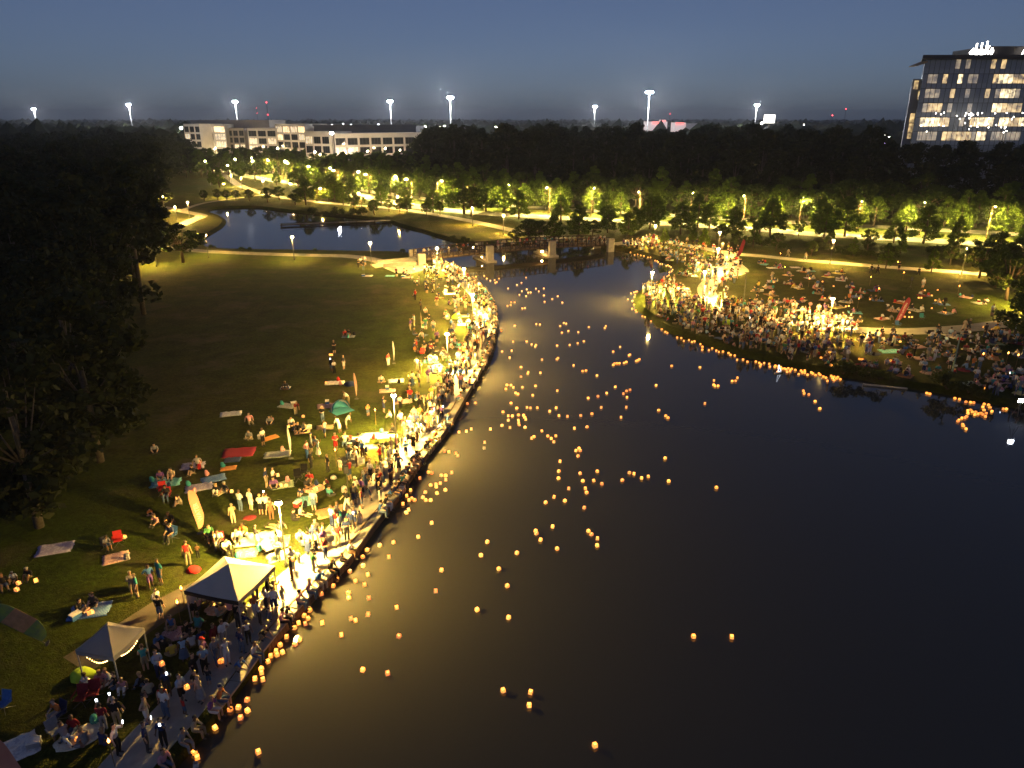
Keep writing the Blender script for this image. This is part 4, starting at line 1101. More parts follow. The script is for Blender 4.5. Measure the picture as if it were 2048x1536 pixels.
def V3(*a): return Vector(a)
def pose_joints(kind, rr):
    """joint positions for an adult about 1.72 m, facing -y; returns dict + seat height handled by the pose itself"""
    J = {}
    def stand(hip=0.93, lean=0.0, step=0.0):
        J['pel'] = V3(0, 0, hip); J['sp'] = V3(0, -lean*0.25, hip + 0.22); J['ch'] = V3(0, -lean*0.7, hip + 0.42*(1-abs(lean)*0.25)); J['nk'] = V3(0, -lean, hip + 0.56*(1-abs(lean)*0.35))
        for s, n in ((-1, 'l'), (1, 'r')):
            J['hp'+n] = V3(0.095*s, 0, hip - 0.04)
            st = step*s
            J['kn'+n] = V3(0.10*s, -0.03 + st*0.5 - abs(st)*0.1, hip*0.53); J['an'+n] = V3(0.105*s, 0.02 + st, 0.08 + (0.06 if st > 0 else 0)); J['to'+n] = V3(0.12*s, -0.15 + st, 0.035)
            J['sh'+n] = J['ch'] + V3(0.185*s, 0.0, 0.06)
    def arms(n, el, wr):
        s = -1 if n == 'l' else 1
        J['el'+n] = J['sh'+n] + V3(el[0]*s, el[1], el[2]); J['wr'+n] = J['sh'+n] + V3(wr[0]*s, wr[1], wr[2])
    down = ((0.06, 0.03, -0.29), (0.09, -0.05, -0.53)); fwd = ((0.05, -0.04, -0.28), (-0.02, -0.27, -0.22)); hold = ((0.05, -0.06, -0.27), (-0.10, -0.26, -0.26))
    hip_ = ((0.16, 0.05, -0.24), (0.0, -0.06, -0.36)); up = ((0.08, -0.22, -0.08), (0.0, -0.30, 0.16)); cross = ((0.07, -0.06, -0.26), (-0.17, -0.2, -0.2))
    if kind == 'stand_relaxed': stand(); arms('l', *down); arms('r', *down)
    elif kind == 'stand_hold': stand(); arms('l', *hold); arms('r', *hold)
    elif kind == 'stand_phone': stand(); arms('l', *down); arms('r', *up)
    elif kind == 'stand_hip': stand(step=0.06); arms('l', *hip_); arms('r', *down)
    elif kind == 'stand_cross': stand(); arms('l', *cross); arms('r', *cross)
    elif kind == 'walk': stand(hip=0.91, lean=0.06, step=0.26); arms('l', (0.05, -0.10, -0.27), (0.06, -0.28, -0.42)); arms('r', (0.06, 0.12, -0.26), (0.08, 0.10, -0.51))
    elif kind == 'bend': stand(hip=0.88, lean=0.42); arms('l', (0.04, -0.08, -0.28), (0.02, -0.18, -0.5)); arms('r', (0.04, -0.08, -0.28), (0.02, -0.2, -0.5))
    elif kind in ('sit_cross', 'sit_legs', 'sit_lean', 'sit_knees'):
        lean = {'sit_cross': 0.12, 'sit_legs': 0.05, 'sit_lean': -0.22, 'sit_knees': 0.18}[kind]
        J['pel'] = V3(0, 0, 0.12); J['sp'] = V3(0, -lean*0.3, 0.33); J['ch'] = V3(0, -lean*0.75, 0.53); J['nk'] = V3(0, -lean, 0.67)
        for s, n in ((-1, 'l'), (1, 'r')):
            J['hp'+n] = V3(0.10*s, -0.02, 0.11); J['sh'+n] = J['ch'] + V3(0.185*s, 0, 0.06)
            if kind == 'sit_cross': J['kn'+n] = V3(0.34*s, -0.30, 0.16); J['an'+n] = V3(-0.06*s, -0.36, 0.07); J['to'+n] = V3(-0.2*s, -0.38, 0.05)
            elif kind == 'sit_knees': J['kn'+n] = V3(0.13*s, -0.36, 0.42); J['an'+n] = V3(0.12*s, -0.50, 0.08); J['to'+n] = V3(0.13*s, -0.66, 0.035)
            else: J['kn'+n] = V3(0.14*s, -0.45, 0.17); J['an'+n] = V3(0.15*s, -0.86, 0.08); J['to'+n] = V3(0.18*s, -0.93, 0.19)
        if kind == 'sit_lean':
            arms('l', (0.10, 0.14, -0.24), (0.14, 0.20, -0.50)); arms('r', (0.10, 0.14, -0.24), (0.14, 0.20, -0.50))
        elif kind == 'sit_legs': arms('l', (0.05, -0.08, -0.27), (-0.03, -0.26, -0.38)); arms('r', (0.08, 0.05, -0.27), (0.10, -0.10, -0.48))
        else: arms('l', (0.06, -0.10, -0.25), (-0.02, -0.28, -0.36)); arms('r', (0.06, -0.10, -0.25), (-0.02, -0.28, -0.36))
    elif kind in ('sit_seat', 'sit_edge'):
        J['pel'] = V3(0, 0, 0.10); J['sp'] = V3(0, -0.02, 0.32); J['ch'] = V3(0, -0.08, 0.52); J['nk'] = V3(0, -0.12, 0.66)
        for s, n in ((-1, 'l'), (1, 'r')):
            J['hp'+n] = V3(0.10*s, -0.04, 0.09); J['kn'+n] = V3(0.13*s, -0.46, 0.10); J['an'+n] = V3(0.13*s, -0.46, -0.32); J['to'+n] = V3(0.14*s, -0.62, -0.37); J['sh'+n] = J['ch'] + V3(0.185*s, 0, 0.06)
        arms('l', (0.06, -0.06, -0.26), (-0.02, -0.30, -0.34)); arms('r', (0.06, -0.06, -0.26), (-0.02, -0.30, -0.34))
    elif kind == 'crouch':
        J['pel'] = V3(0, 0.10, 0.30); J['sp'] = V3(0, 0.0, 0.48); J['ch'] = V3(0, -0.16, 0.62); J['nk'] = V3(0, -0.27, 0.72)
        for s, n in ((-1, 'l'), (1, 'r')):
            J['hp'+n] = V3(0.10*s, 0.08, 0.28); J['kn'+n] = V3(0.18*s, -0.28, 0.44); J['an'+n] = V3(0.14*s, 0.0, 0.09); J['to'+n] = V3(0.16*s, -0.19, 0.035); J['sh'+n] = J['ch'] + V3(0.185*s, 0, 0.04)
        arms('l', (0.02, -0.18, -0.2), (-0.05, -0.38, -0.36)); arms('r', (0.02, -0.18, -0.2), (-0.05, -0.38, -0.36))
    dirn = (J['nk'] - J['ch']).normalized()
    J['jw'] = J['nk'] + V3(0, -0.035, 0.09) + dirn*0.02; J['hd'] = J['jw'] + V3(0, 0.015, 0.085); J['hc'] = J['hd'] + V3(0, 0.02, 0.065)
    for n in 'lr':
        d = (J['wr'+n] - J['el'+n]).normalized(); J['pa'+n] = J['wr'+n] + d*0.085
    return J
BONES = [('pel','sp'),('sp','ch'),('ch','nk'),('nk','jw'),('jw','hd'),('hd','hc'),('pel','hpl'),('pel','hpr'),('ch','shl'),('ch','shr')] + \
        [(a+n, b+n) for n in 'lr' for a, b in [('hp','kn'),('kn','an'),('an','to'),('sh','el'),('el','wr'),('wr','pa')]]
RAD = {'pel': (0.150,0.115), 'sp': (0.135,0.10), 'ch': (0.165,0.115), 'nk': (0.055,0.055), 'jw': (0.068,0.078), 'hd': (0.082,0.098), 'hc': (0.07,0.082), 'hp': (0.088,0.092), 'kn': (0.058,0.06), 'an': (0.040,0.042), 'to': (0.045,0.028),
       'sh': (0.062,0.062), 'el': (0.042,0.042), 'wr': (0.030,0.028), 'pa': (0.040,0.022)}
def closest(p, a, b):
    ab = b - a; t = max(0.0, min(1.0, (p - a).dot(ab) / max(1e-9, ab.dot(ab)))); return (p - (a + ab*t)).length, t
def body_mesh(kind, levels=1, female=False):
    J = pose_joints(kind, None)
    names = list(J); idx = {n: i for i, n in enumerate(names)}
    me = bpy.data.meshes.new('skel'); me.from_pydata([J[n][:] for n in names], [(idx[a], idx[b]) for a, b in BONES], [])
    ob = bpy.data.objects.new('skel', me); COL.objects.link(ob)
    sk = ob.modifiers.new('skin', 'SKIN'); sk.use_smooth_shade = True; sk.branch_smoothing = 0.6
    if levels: sd = ob.modifiers.new('sub', 'SUBSURF'); sd.levels = levels; sd.render_levels = levels
    grow = 1.12 if levels else 1.0
    for n in names:
        r_ = RAD[n if n in RAD else n[:-1]]
        f_ = (0.86 if female and n in ('sp', 'ch') else 1.0) * grow
        me.skin_vertices[0].data[idx[n]].radius = (r_[0]*f_, r_[1]*f_)
        me.skin_vertices[0].data[idx[n]].use_root = (n == 'pel')
    dg = bpy.context.evaluated_depsgraph_get(); dg.update()
    out = bpy.data.meshes.new_from_object(ob.evaluated_get(dg))
    bpy.data.objects.remove(ob); bpy.data.meshes.remove(me)
    return out, J
def region(p, J):
    best = None
    for a, b in BONES:
        d, t = closest(p, J[a], J[b])
        if best is None or d < best[0]: best = (d, t, a, b)
    d, t, a, b = best; a0 = a if a in RAD else a[:-1]; b0 = b if b in RAD else b[:-1]
    return a0, b0, t
def classify(me, J):
    """per polygon region: torso sleeve forearm hand pelvis thigh shin foot neck head hair"""
    out = []
    for pl in me.polygons:
        c = pl.center; a, b, t = region(c, J)
        if (a, b) in (('pel','sp'),): r_ = 'pelvis' if t < 0.42 else 'torso'
        elif (a, b) in (('sp','ch'), ('ch','sh')): r_ = 'torso'
        elif (a, b) == ('ch','nk'): r_ = 'torso' if t < 0.75 else 'neck'
        elif (a, b) == ('nk','jw'): r_ = 'neck'
        elif (a, b) in (('jw','hd'), ('hd','hc')):
            r_ = 'hair' if (c.y > J['hd'].y - 0.015 and c.z > J['jw'].z - 0.02) or c.z > J['hd'].z + 0.055 else 'head'
        elif (a, b) == ('pel','hp'): r_ = 'pelvis'
        elif (a, b) == ('hp','kn'): r_ = 'thigh'
        elif (a, b) == ('kn','an'): r_ = 'knee' if t < 0.12 else 'shin'
        elif (a, b) == ('an','to'): r_ = 'foot'
        elif (a, b) == ('sh','el'): r_ = 'sleeve'
        elif (a, b) == ('el','wr'): r_ = 'forearm'
        else: r_ = 'hand'
        out.append(r_)
    return out
MULTI = set()
def shell(me, regs, want, off, name, material):
    bm = bmesh.new(); bm.from_mesh(me); bm.faces.ensure_lookup_table()
    nrm = [v.normal.copy() for v in bm.verts]
    for v, n in zip(bm.verts, nrm): v.co += n * off
    bmesh.ops.delete(bm, geom=[f for f in bm.faces if regs[f.index] not in want], context='FACES')
    # keep the garment in one piece: drop stray islands
    left = set(bm.faces); isl = []
    while left:
        st_ = [left.pop()]; grp = set(st_)
        while st_:
            f_ = st_.pop()
            for e_ in f_.edges:
                for g_ in e_.link_faces:
                    if g_ in left: left.discard(g_); grp.add(g_); st_.append(g_)
        isl.append(grp)
    isl.sort(key=len, reverse=True)
    bmesh.ops.delete(bm, geom=[f_ for grp in isl[1:] for f_ in grp if len(grp) < 0.35*len(isl[0]) or name == 'hair'], context='FACES')
    if name == 'shorts' and len(isl) > 1 and len(isl[1]) >= 0.35*len(isl[0]): MULTI.add(me.name)
    o = bpy.data.meshes.new(name); bm.to_mesh(o); bm.free()
    o.materials.clear(); o.materials.append(material)
    o.polygons.foreach_set('use_smooth', [True]*len(o.polygons)); return o
def add_extras(me, J):
    """fingers, nose, ears, eyes joined into the body mesh"""
    mb = MB()
    hd, jw = J['hd'], J['jw']
    mb.add([hd + V3(-0.014, -0.098, -0.05), hd + V3(0.014, -0.098, -0.05), hd + V3(0, -0.125, -0.045), hd + V3(0, -0.098, 0.005)], [(0,2,3),(2,1,3),(0,1,2),(0,3,1)])
    for s in (-1, 1):
        mb.box((hd.x + s*0.085 - 0.012, hd.y - 0.02, hd.z - 0.06), (hd.x + s*0.085 + 0.012, hd.y + 0.025, hd.z + 0.005))
        mb.box((hd.x + s*0.035 - 0.014, hd.y - 0.103, hd.z - 0.012), (hd.x + s*0.035 + 0.014, hd.y - 0.09, hd.z + 0.003), mi=2)
    mb.box((jw.x - 0.022, jw.y - 0.088, jw.z - 0.008), (jw.x + 0.022, jw.y - 0.072, jw.z + 0.003), mi=2)
    for n in 'lr':
        w, p = J['wr'+n], J['pa'+n]; d = (p - w).normalized(); s = d.cross(V3(0, 0, 1)); s = s.normalized() if s.length > 0.1 else V3(0, -1, 0); q_ = s.cross(d)
        for k, L_ in ((-1.5, 0.065), (-0.5, 0.08), (0.5, 0.075), (1.5, 0.055)):
            b0 = p + s*k*0.018 - d*0.01; b1 = b0 + d*L_*0.6 - q_*0.012; b2 = b1 + d*L_*0.4 - q_*0.022
            mb.tube([b0, b1, b2], [0.0095, 0.009, 0.0065], 4)
        b0 = w + d*0.03 + s*0.03; mb.tube([b0, b0 + s*0.03 + d*0.025, b0 + s*0.035 + d*0.055], [0.011, 0.010, 0.007], 4)
    k = len(me.vertices)
    bm = bmesh.new(); bm.from_mesh(me)
    vs = [bm.verts.new(v) for v in mb.v]
    for f, mi in zip(mb.f, mb.mi):
        fc = bm.faces.new([vs[i] for i in f]); fc.material_index = mi
    bm.to_mesh(me); bm.free()
POSES = ['stand_relaxed', 'stand_hold', 'stand_phone', 'stand_hip', 'stand_cross', 'walk', 'bend', 'sit_cross', 'sit_legs', 'sit_lean', 'sit_knees', 'sit_seat', 'sit_edge', 'crouch']
BODY = {}; LOWB = {}; NOSHORTS = set()
for k_ in POSES:
    for fem in (False, True):
        if fem and k_ in ('bend', 'crouch', 'sit_edge', 'sit_seat', 'sit_lean'): continue
        me, J = body_mesh(k_, 1, fem)
        me.materials.clear()
        for m_ in (SKINS[0], SHOE, EYE): me.materials.append(m_)
        regs = classify(me, J)
        for pl_, r_ in zip(me.polygons, regs): pl_.material_index = 1 if r_ == 'foot' else 0
        parts = {'hair': shell(me, regs, {'hair'}, 0.014, 'hair', HAIRS['black']),
                 'long_hair': shell(me, regs, {'hair'}, 0.022, 'hair', HAIRS['black']),
                 'shirt': shell(me, regs, {'torso', 'sleeve'}, 0.014, 'shirt', CLOTH['white']),
                 'tank': shell(me, regs, {'torso'}, 0.012, 'shirt', CLOTH['white']),
                 'hoodie': shell(me, regs, {'torso', 'sleeve', 'forearm', 'pelvis'}, 0.018, 'shirt', CLOTH['white']),
                 'trousers': shell(me, regs, {'pelvis', 'thigh', 'knee', 'shin'}, 0.011, 'trousers', CLOTH['denim']),
                 'shorts': shell(me, regs, {'pelvis', 'thigh'}, 0.016, 'shorts', CLOTH['denim'])}
        if k_.startswith(('stand', 'walk')):
            mb = MB(); n = 14; hip = J['pel'].z
            prof = [(0.17, hip+0.06), (0.21, hip-0.10), (0.26, hip-0.38), (0.30, hip-0.55)]
            v = []; f = []
            for i, (r0, z0) in enumerate(prof):
                for q_ in range(n):
                    a = 2*pi*q_/n; w_ = 1 + (0.05*sin(5*a) if i > 1 else 0)
                    v.append((r0*w_*cos(a), r0*0.82*w_*sin(a), z0))
            for i in range(3):
                for q_ in range(n): f.append((i*n+q_, i*n+(q_+1) % n, (i+1)*n+(q_+1) % n, (i+1)*n+q_))
            parts['skirt'] = mb.add(v, f).mesh('skirt', CLOTH['denim'], True)
            mb = MB()      # long hair falling to the shoulders
            hd = J['hd']
            parts['long_hair'] = parts['long_hair']
        cap = MB()
        hd = J['hd']
        cap.lathe([(0.108, 0.0), (0.11, 0.05), (0.085, 0.10), (0.03, 0.125)], 12, c=(hd.x, hd.y + 0.015, hd.z + 0.02))
        cap.box((hd.x - 0.06, hd.y - 0.185, hd.z + 0.022), (hd.x + 0.06, hd.y - 0.09, hd.z + 0.036))
        parts['cap'] = cap.mesh('cap', CLOTH['white'])
        add_extras(me, J)
        if me.name in MULTI: NOSHORTS.add((k_, fem))
        BODY[(k_, fem)] = (me, parts, J)
    lo, J = body_mesh(k_, 0, False)
    regs = classify(lo, J)
    LOWB[k_] = (np.array([v.co[:] for v in lo.vertices]), [tuple(p.vertices) for p in lo.polygons], regs, J)
    bpy.data.meshes.remove(lo)

rp = random.Random(31)
SHIRTC = ['white']*8 + ['black']*6 + ['charcoal']*3 + ['grey']*3 + ['red']*2 + ['navy blue']*3 + ['blue']*2 + ['light blue']*2 + ['pink']*3 + ['orange', 'green', 'teal', 'yellow', 'purple', 'beige', 'beige', 'brown', 'maroon']
PANTC = ['denim']*6 + ['black']*6 + ['charcoal']*3 + ['khaki']*3 + ['navy blue']*2 + ['beige', 'white', 'white', 'grey', 'brown']
PPL = []     # dict(x, y, z, rz, pose, fem, scale, ... , zone)
def person_spec(x, y, z, rz, pose, zone, shirt=None, pants=None, fem=None, sc=None, **kw):
    fem = rp.random() < 0.48 if fem is None else fem
    if (pose, fem) not in BODY: fem = False
    d = dict(x=x, y=y, z=z, rz=rz, pose=pose, fem=fem, zone=zone, shirt=shirt or rp.choice(SHIRTC), pants=pants or rp.choice(PANTC), skin=rp.choices(range(5), [4, 4, 3, 2, 3])[0],
             hair=rp.choices(list(HAIRS), [6, 4, 3, 1.2, 0.8])[0], sc=sc or (rp.gauss(0.965 if fem else 1.02, 0.035) if rp.random() > 0.13 else rp.uniform(0.58, 0.78)),
             top=rp.choices(['shirt', 'tank', 'hoodie'], [7, 2 if fem else 0.5, 1])[0], bottom=rp.choices(['trousers', 'shorts', 'skirt'], [4, 4, 2 if fem else 0])[0], cap=rp.random() < (0.12 if not fem else 0.04))
    if d['bottom'] == 'skirt' and 'skirt' not in BODY[(pose, fem)][1]: d['bottom'] = 'shorts'
    if d['bottom'] == 'shorts' and (pose, fem) in NOSHORTS: d['bottom'] = 'trousers'
    d.update(kw); PPL.append(d); return d
OCC = {}
def free(x, y, r_):
    k = (int(x // 2), int(y // 2))
    for i in (-1, 0, 1):
        for j in (-1, 0, 1):
            for (a, b, rr) in OCC.get((k[0]+i, k[1]+j), []):
                if (x-a)**2 + (y-b)**2 < ((r_ + rr)*0.5)**2: return False
    return True
def occupy(x, y, r_): OCC.setdefault((int(x // 2), int(y // 2)), []).append((x, y, r_))
for L_ in LAMP_POS: occupy(L_.x, L_.y, 0.7)
STANDS = ['stand_relaxed', 'stand_relaxed', 'stand_hold', 'stand_hold', 'stand_phone', 'stand_hip', 'stand_cross', 'walk']
SITS = ['sit_cross', 'sit_cross', 'sit_legs', 'sit_lean', 'sit_knees', 'sit_knees']
# ================================================================ THINGS ON THE LAWNS
def cam_rz(p):      # rotation that turns local -y towards the camera
    d = Vector((-p[0], -p[1])); return atan2(d.y, d.x) + pi/2
def pattern_mat(name, kind, c1, c2, c3=None, scale=4.0):
    if name in MATS: return MATS[name]
    m = bpy.data.materials.new(name); m.use_nodes = True
    n = m.node_tree.nodes; l = m.node_tree.links; b = n['Principled BSDF']; b.inputs['Roughness'].default_value = 0.95; b.inputs['Specular IOR Level'].default_value = 0.1
    tc = n.new('ShaderNodeTexCoord'); rpn = n.new('ShaderNodeValToRGB'); rpn.color_ramp.interpolation = 'CONSTANT'
    e = rpn.color_ramp.elements; e[0].color = (*c1, 1); e[1].color = (*c2, 1); e[1].position = 0.5
    if c3: x = e.new(0.75); x.color = (*c3, 1)
    if kind in ('stripe', 'plaid'):
        w = n.new('ShaderNodeTexWave'); w.inputs['Scale'].default_value = scale; w.bands_direction = 'X'; w.inputs['Distortion'].default_value = 0.3
        l.new(tc.outputs['Object'], w.inputs['Vector'])
        if kind == 'plaid':
            w2 = n.new('ShaderNodeTexWave'); w2.inputs['Scale'].default_value = scale; w2.bands_direction = 'Y'; l.new(tc.outputs['Object'], w2.inputs['Vector'])
            mx = n.new('ShaderNodeMath'); mx.operation = 'ADD'; l.new(w.outputs['Fac'], mx.inputs[0]); l.new(w2.outputs['Fac'], mx.inputs[1])
            hf = n.new('ShaderNodeMath'); hf.operation = 'MULTIPLY'; hf.inputs[1].default_value = 0.5; l.new(mx.outputs[0], hf.inputs[0]); l.new(hf.outputs[0], rpn.inputs['Fac'])
        else: l.new(w.outputs['Fac'], rpn.inputs['Fac'])
    else:
        vz = n.new('ShaderNodeTexNoise'); vz.inputs['Scale'].default_value = scale*1.6; vz.inputs['Detail'].default_value = 2
        l.new(tc.outputs['Object'], vz.inputs['Vector']); l.new(vz.outputs['Fac'], rpn.inputs['Fac'])
        e[1].position = 0.55
        if c3: e[2].position = 0.63
    l.new(rpn.outputs['Color'], b.inputs['Base Color']); MATS[name] = m; return m
BLK = {
 'pale lilac': pattern_mat('blanket_lilac', 'floral', (0.34,0.30,0.44), (0.46,0.42,0.55)), 'pink floral': pattern_mat('blanket_pink', 'floral', (0.48,0.28,0.27), (0.62,0.46,0.42), (0.30,0.16,0.2)),
 'teal': pattern_mat('blanket_teal', 'floral', (0.10,0.30,0.36), (0.22,0.42,0.46)), 'dark red': pattern_mat('blanket_red', 'plaid', (0.20,0.02,0.04), (0.28,0.04,0.06)),
 'blue plaid': pattern_mat('blanket_blue', 'plaid', (0.04,0.10,0.34), (0.10,0.24,0.52), (0.4,0.45,0.5)), 'cream': pattern_mat('blanket_cream', 'floral', (0.62,0.56,0.42), (0.70,0.66,0.54)),
 'white': pattern_mat('blanket_white', 'floral', (0.66,0.64,0.62), (0.50,0.48,0.5)), 'striped': pattern_mat('blanket_stripe', 'stripe', (0.36,0.16,0.08), (0.55,0.36,0.18), (0.10,0.12,0.12), 2.2),
 'orange': pattern_mat('blanket_orange', 'stripe', (0.50,0.18,0.05), (0.60,0.30,0.12), None, 3), 'grey checked': pattern_mat('blanket_grey', 'plaid', (0.30,0.31,0.32), (0.50,0.50,0.48), (0.14,0.16,0.18)),
 'green checked': pattern_mat('blanket_green', 'plaid', (0.16,0.30,0.16), (0.5,0.52,0.42)), 'peach': pattern_mat('blanket_peach', 'floral', (0.62,0.36,0.24), (0.70,0.48,0.36)), 'navy': pattern_mat('blanket_navy', 'plaid', (0.02,0.035,0.09), (0.06,0.08,0.16)),
 'tan': pattern_mat('blanket_tan', 'stripe', (0.40,0.30,0.18), (0.30,0.22,0.13), None, 5), 'yellow': pattern_mat('blanket_yellow', 'floral', (0.66,0.52,0.16), (0.72,0.62,0.30))}
BL_ME = {}
def blanket_mesh(w, l_, rnd, seed, m_):
    key = (round(w, 1), round(l_, 1), rnd, seed % 4, m_.name)
    if key in BL_ME: return BL_ME[key]
    n = 9; v = []; f = []
    for i in range(n):
        for j in range(n):
            u, t = i/(n-1)*2-1, j/(n-1)*2-1
            if rnd:
                x_, y_ = u*sqrt(1-t*t/2), t*sqrt(1-u*u/2)
            else: x_, y_ = u, t
            x_ *= w/2*(1 + 0.16*noise.noise(Vector((u*2, t*2, seed)))); y_ *= l_/2*(1 + 0.16*noise.noise(Vector((t*2, u*2, seed+5))))
            z = 0.05 + 0.06*noise.noise(Vector((u*3, t*3, seed + 9)))
            v.append((x_, y_, z))
    for i in range(n-1):
        for j in range(n-1): f.append((i*n+j, (i+1)*n+j, (i+1)*n+j+1, i*n+j+1))
    ring = [i*n for i in range(n)] + [(n-1)*n + j for j in range(1, n)] + [i*n + n-1 for i in range(n-2, -1, -1)] + [j for j in range(n-2, 0, -1)]
    k = len(v)
    for q_ in ring: v.append((v[q_][0]*1.005, v[q_][1]*1.005, 0.004))
    for a in range(len(ring)):
        b = (a+1) % len(ring); f.append((ring[b], ring[a], k+a, k+b))
    me = MB().add(v, f).mesh('picnic_blanket', m_, True); BL_ME[key] = me; return me
rb2 = random.Random(17)
BLANKETS = []
def blanket(x, y, w, l_, rz, kind, where, rnd=False):
    w *= 0.82; l_ *= 0.82
    me = blanket_mesh(w, l_, rnd, rb2.randrange(4), BLK[kind])
    o = meshobj('picnic_blanket', me, None, (x, y, 0.0), rz)
    tag(o, '%s%s picnic blanket %s' % ('round ' if rnd else '', kind, where), 'blanket', 'picnic blankets on the grass')
    BLANKETS.append((x, y, w, l_, rz)); return o
for px, py, w, l_, a, kind, where, rnd in [
 (110,1098,2.6,1.7,20,'pale lilac','spread empty under the dark trees',0), (232,1116,1.9,1.5,30,'pink floral','in front of the red camp chairs by the trees',0), (332,966,2.6,1.6,15,'teal','beside the salmon banner',0),
 (398,975,2.4,1.5,25,'pale lilac','behind the salmon banner top',0), (427,958,2.2,1.4,30,'blue plaid','joined to the lilac one behind the salmon banner',0), (386,932,2.2,1.5,15,'pale lilac','at the upper edge of the dark meadow picnics',0),
 (478,905,3.2,2.2,10,'dark red','with scattered bags on the meadow',0), (465,920,1.6,1.1,10,'navy','touching the dark red one',0), (457,937,1.5,0.9,15,'orange','below the dark red one',0), (541,876,1.7,1.0,45,'orange','next to a person in white',0),
 (180,1222,2.6,1.7,15,'blue plaid','with two glowing lanterns near the small canopy',0), (25,1502,2.4,1.9,40,'white','at the salmon banner by the dark lawn edge',0), (160,1474,2.6,1.7,35,'cream','with two lanterns beside the folding chair',1),
 (351,1268,1.9,1.5,15,'pink floral','on the dark side path',1), (440,1216,2.0,1.6,30,'peach','behind the big canopy shadow',1), (566,970,2.0,1.4,20,'green checked','with two lanterns',0), (628,978,1.9,1.6,20,'peach','with a lantern and a shopping bag',1),
 (610,1003,1.9,1.9,0,'teal','behind the promenade lamp post',1), (663,1024,2.6,1.7,25,'striped','beside the promenade walk',0), (555,909,2.6,1.5,12,'grey checked','beside the tall white feather banner',0), (575,812,2.0,1.4,-15,'grey checked','left of the blue beach tent',0),
 (462,828,2.4,1.4,15,'white','alone out on the dark meadow',0), (655,812,2.4,1.5,15,'pink floral','beside the blue beach tent',0), (600,856,1.6,1.2,10,'navy','with orange lantern light behind the white banner',0), (604,863,1.7,1.3,20,'peach','shared by two people on the meadow',0),
 (650,855,1.9,1.2,10,'tan','where a bending person stands',0), (717,880,2.3,1.6,10,'cream','at the foot of the second lamp post',0), (748,871,2.8,1.5,8,'cream','largest at the second lamp post',0), (738,895,2.2,1.3,12,'yellow','below the cream ones at second lamp post',0),
 (670,766,2.4,1.4,8,'white','with a bright lantern near pink banner',0), (792,762,2.1,1.4,10,'white','alone near the promenade lawn torch',0), (775,782,2.0,1.3,10,'pink floral','left of the second lamp post',0), (806,803,2.2,1.4,15,'pink floral','right of the second lamp post',0),
 (872,733,2.0,1.5,30,'blue plaid','in the middle of the bright crowd',0), (862,723,2.2,1.4,5,'teal','above the blue one in the bright crowd',0), (571,776,1.2,0.9,0,'white','small and lonely on the meadow',0), (697,673,2.0,1.4,5,'grey checked','with a red lantern glow on the open meadow',0),
 (510,1078,3.0,2.0,12,'cream','largest beside the promenade lamp post',0), (549,1084,2.4,1.7,10,'yellow','under the promenade lamp post',0), (492,1107,1.8,1.3,10,'yellow','behind the peak of big canopy',0), (560,1112,2.0,1.4,30,'green checked','between big canopy and lamp post',0),
 (930,649,2.6,1.5,0,'white','under the outermost promenade lamp',0), (925,632,2.4,1.3,0,'cream','behind the white one at outermost lamp',0), (735,552,2.2,1.6,0,'white','near the group by the rear pond path',0), (780,552,2.0,1.5,0,'teal','at the plaza edge before the bridge',0), (815,555,2.4,1.5,0,'pink floral','at the crowd end by the bridge plaza',0),
 (1780,703,3.0,1.8,5,'teal','with one person on the right bank',0), (1545,536,2.4,1.6,5,'white','on the lawn behind the forked path',0), (1590,535,2.2,1.5,0,'pale lilac','near two dark camp chairs',0), (1620,542,2.2,1.4,0,'teal','in front of two dark camp chairs',0)]:
    p = at(px, py); blanket(p.x, p.y, w, l_, radians(a), kind, where, bool(rnd))
    if py < 1200 or py > 1240: occupy(p.x, p.y, 0.3)
kinds = list(BLK)
# picnic groups on the right lawn and right bank
ROADPTS = P_br + P_right
def off_path(p, d=2.2): return all((p.xy - q_).length > d for q_ in ROADPTS)
GROUPS = []
def groups(poly_px, n, seed, where):
    rr = random.Random(seed); poly = [tuple(at(*p).xy) for p in poly_px]; xs = [p[0] for p in poly]; ys = [p[1] for p in poly]; k = 0; tr = 0
    while k < n and tr < 4000:
        tr += 1
        p = Vector((rr.uniform(min(xs), max(xs)), rr.uniform(min(ys), max(ys)), 0))
        if not inside(p, poly) or not off_path(p) or any((p.xy - Vector(g[:2])).length < 3.0 for g in GROUPS): continue
        w, l_ = rr.uniform(1.8, 2.6), rr.uniform(1.4, 1.9); rz = rr.uniform(0, 3)
        blanket(p.x, p.y, w, l_, rz, rr.choice(kinds), where, rr.random() < 0.15); GROUPS.append((p.x, p.y, w)); k += 1
groups([(1490,545),(1510,522),(1620,535),(1760,560),(1960,595),(1990,630),(1720,650),(1500,612)], 38, 5, 'on the big lawn between the two right paths')
groups([(1720,676),(2040,670),(2048,790),(1900,770),(1720,742)], 24, 6, 'on the dim right bank below the lawn path')
groups([(1300,515),(1340,492),(1440,515),(1440,540),(1395,565),(1360,545)], 8, 7, 'on the slope by the right bridge end')

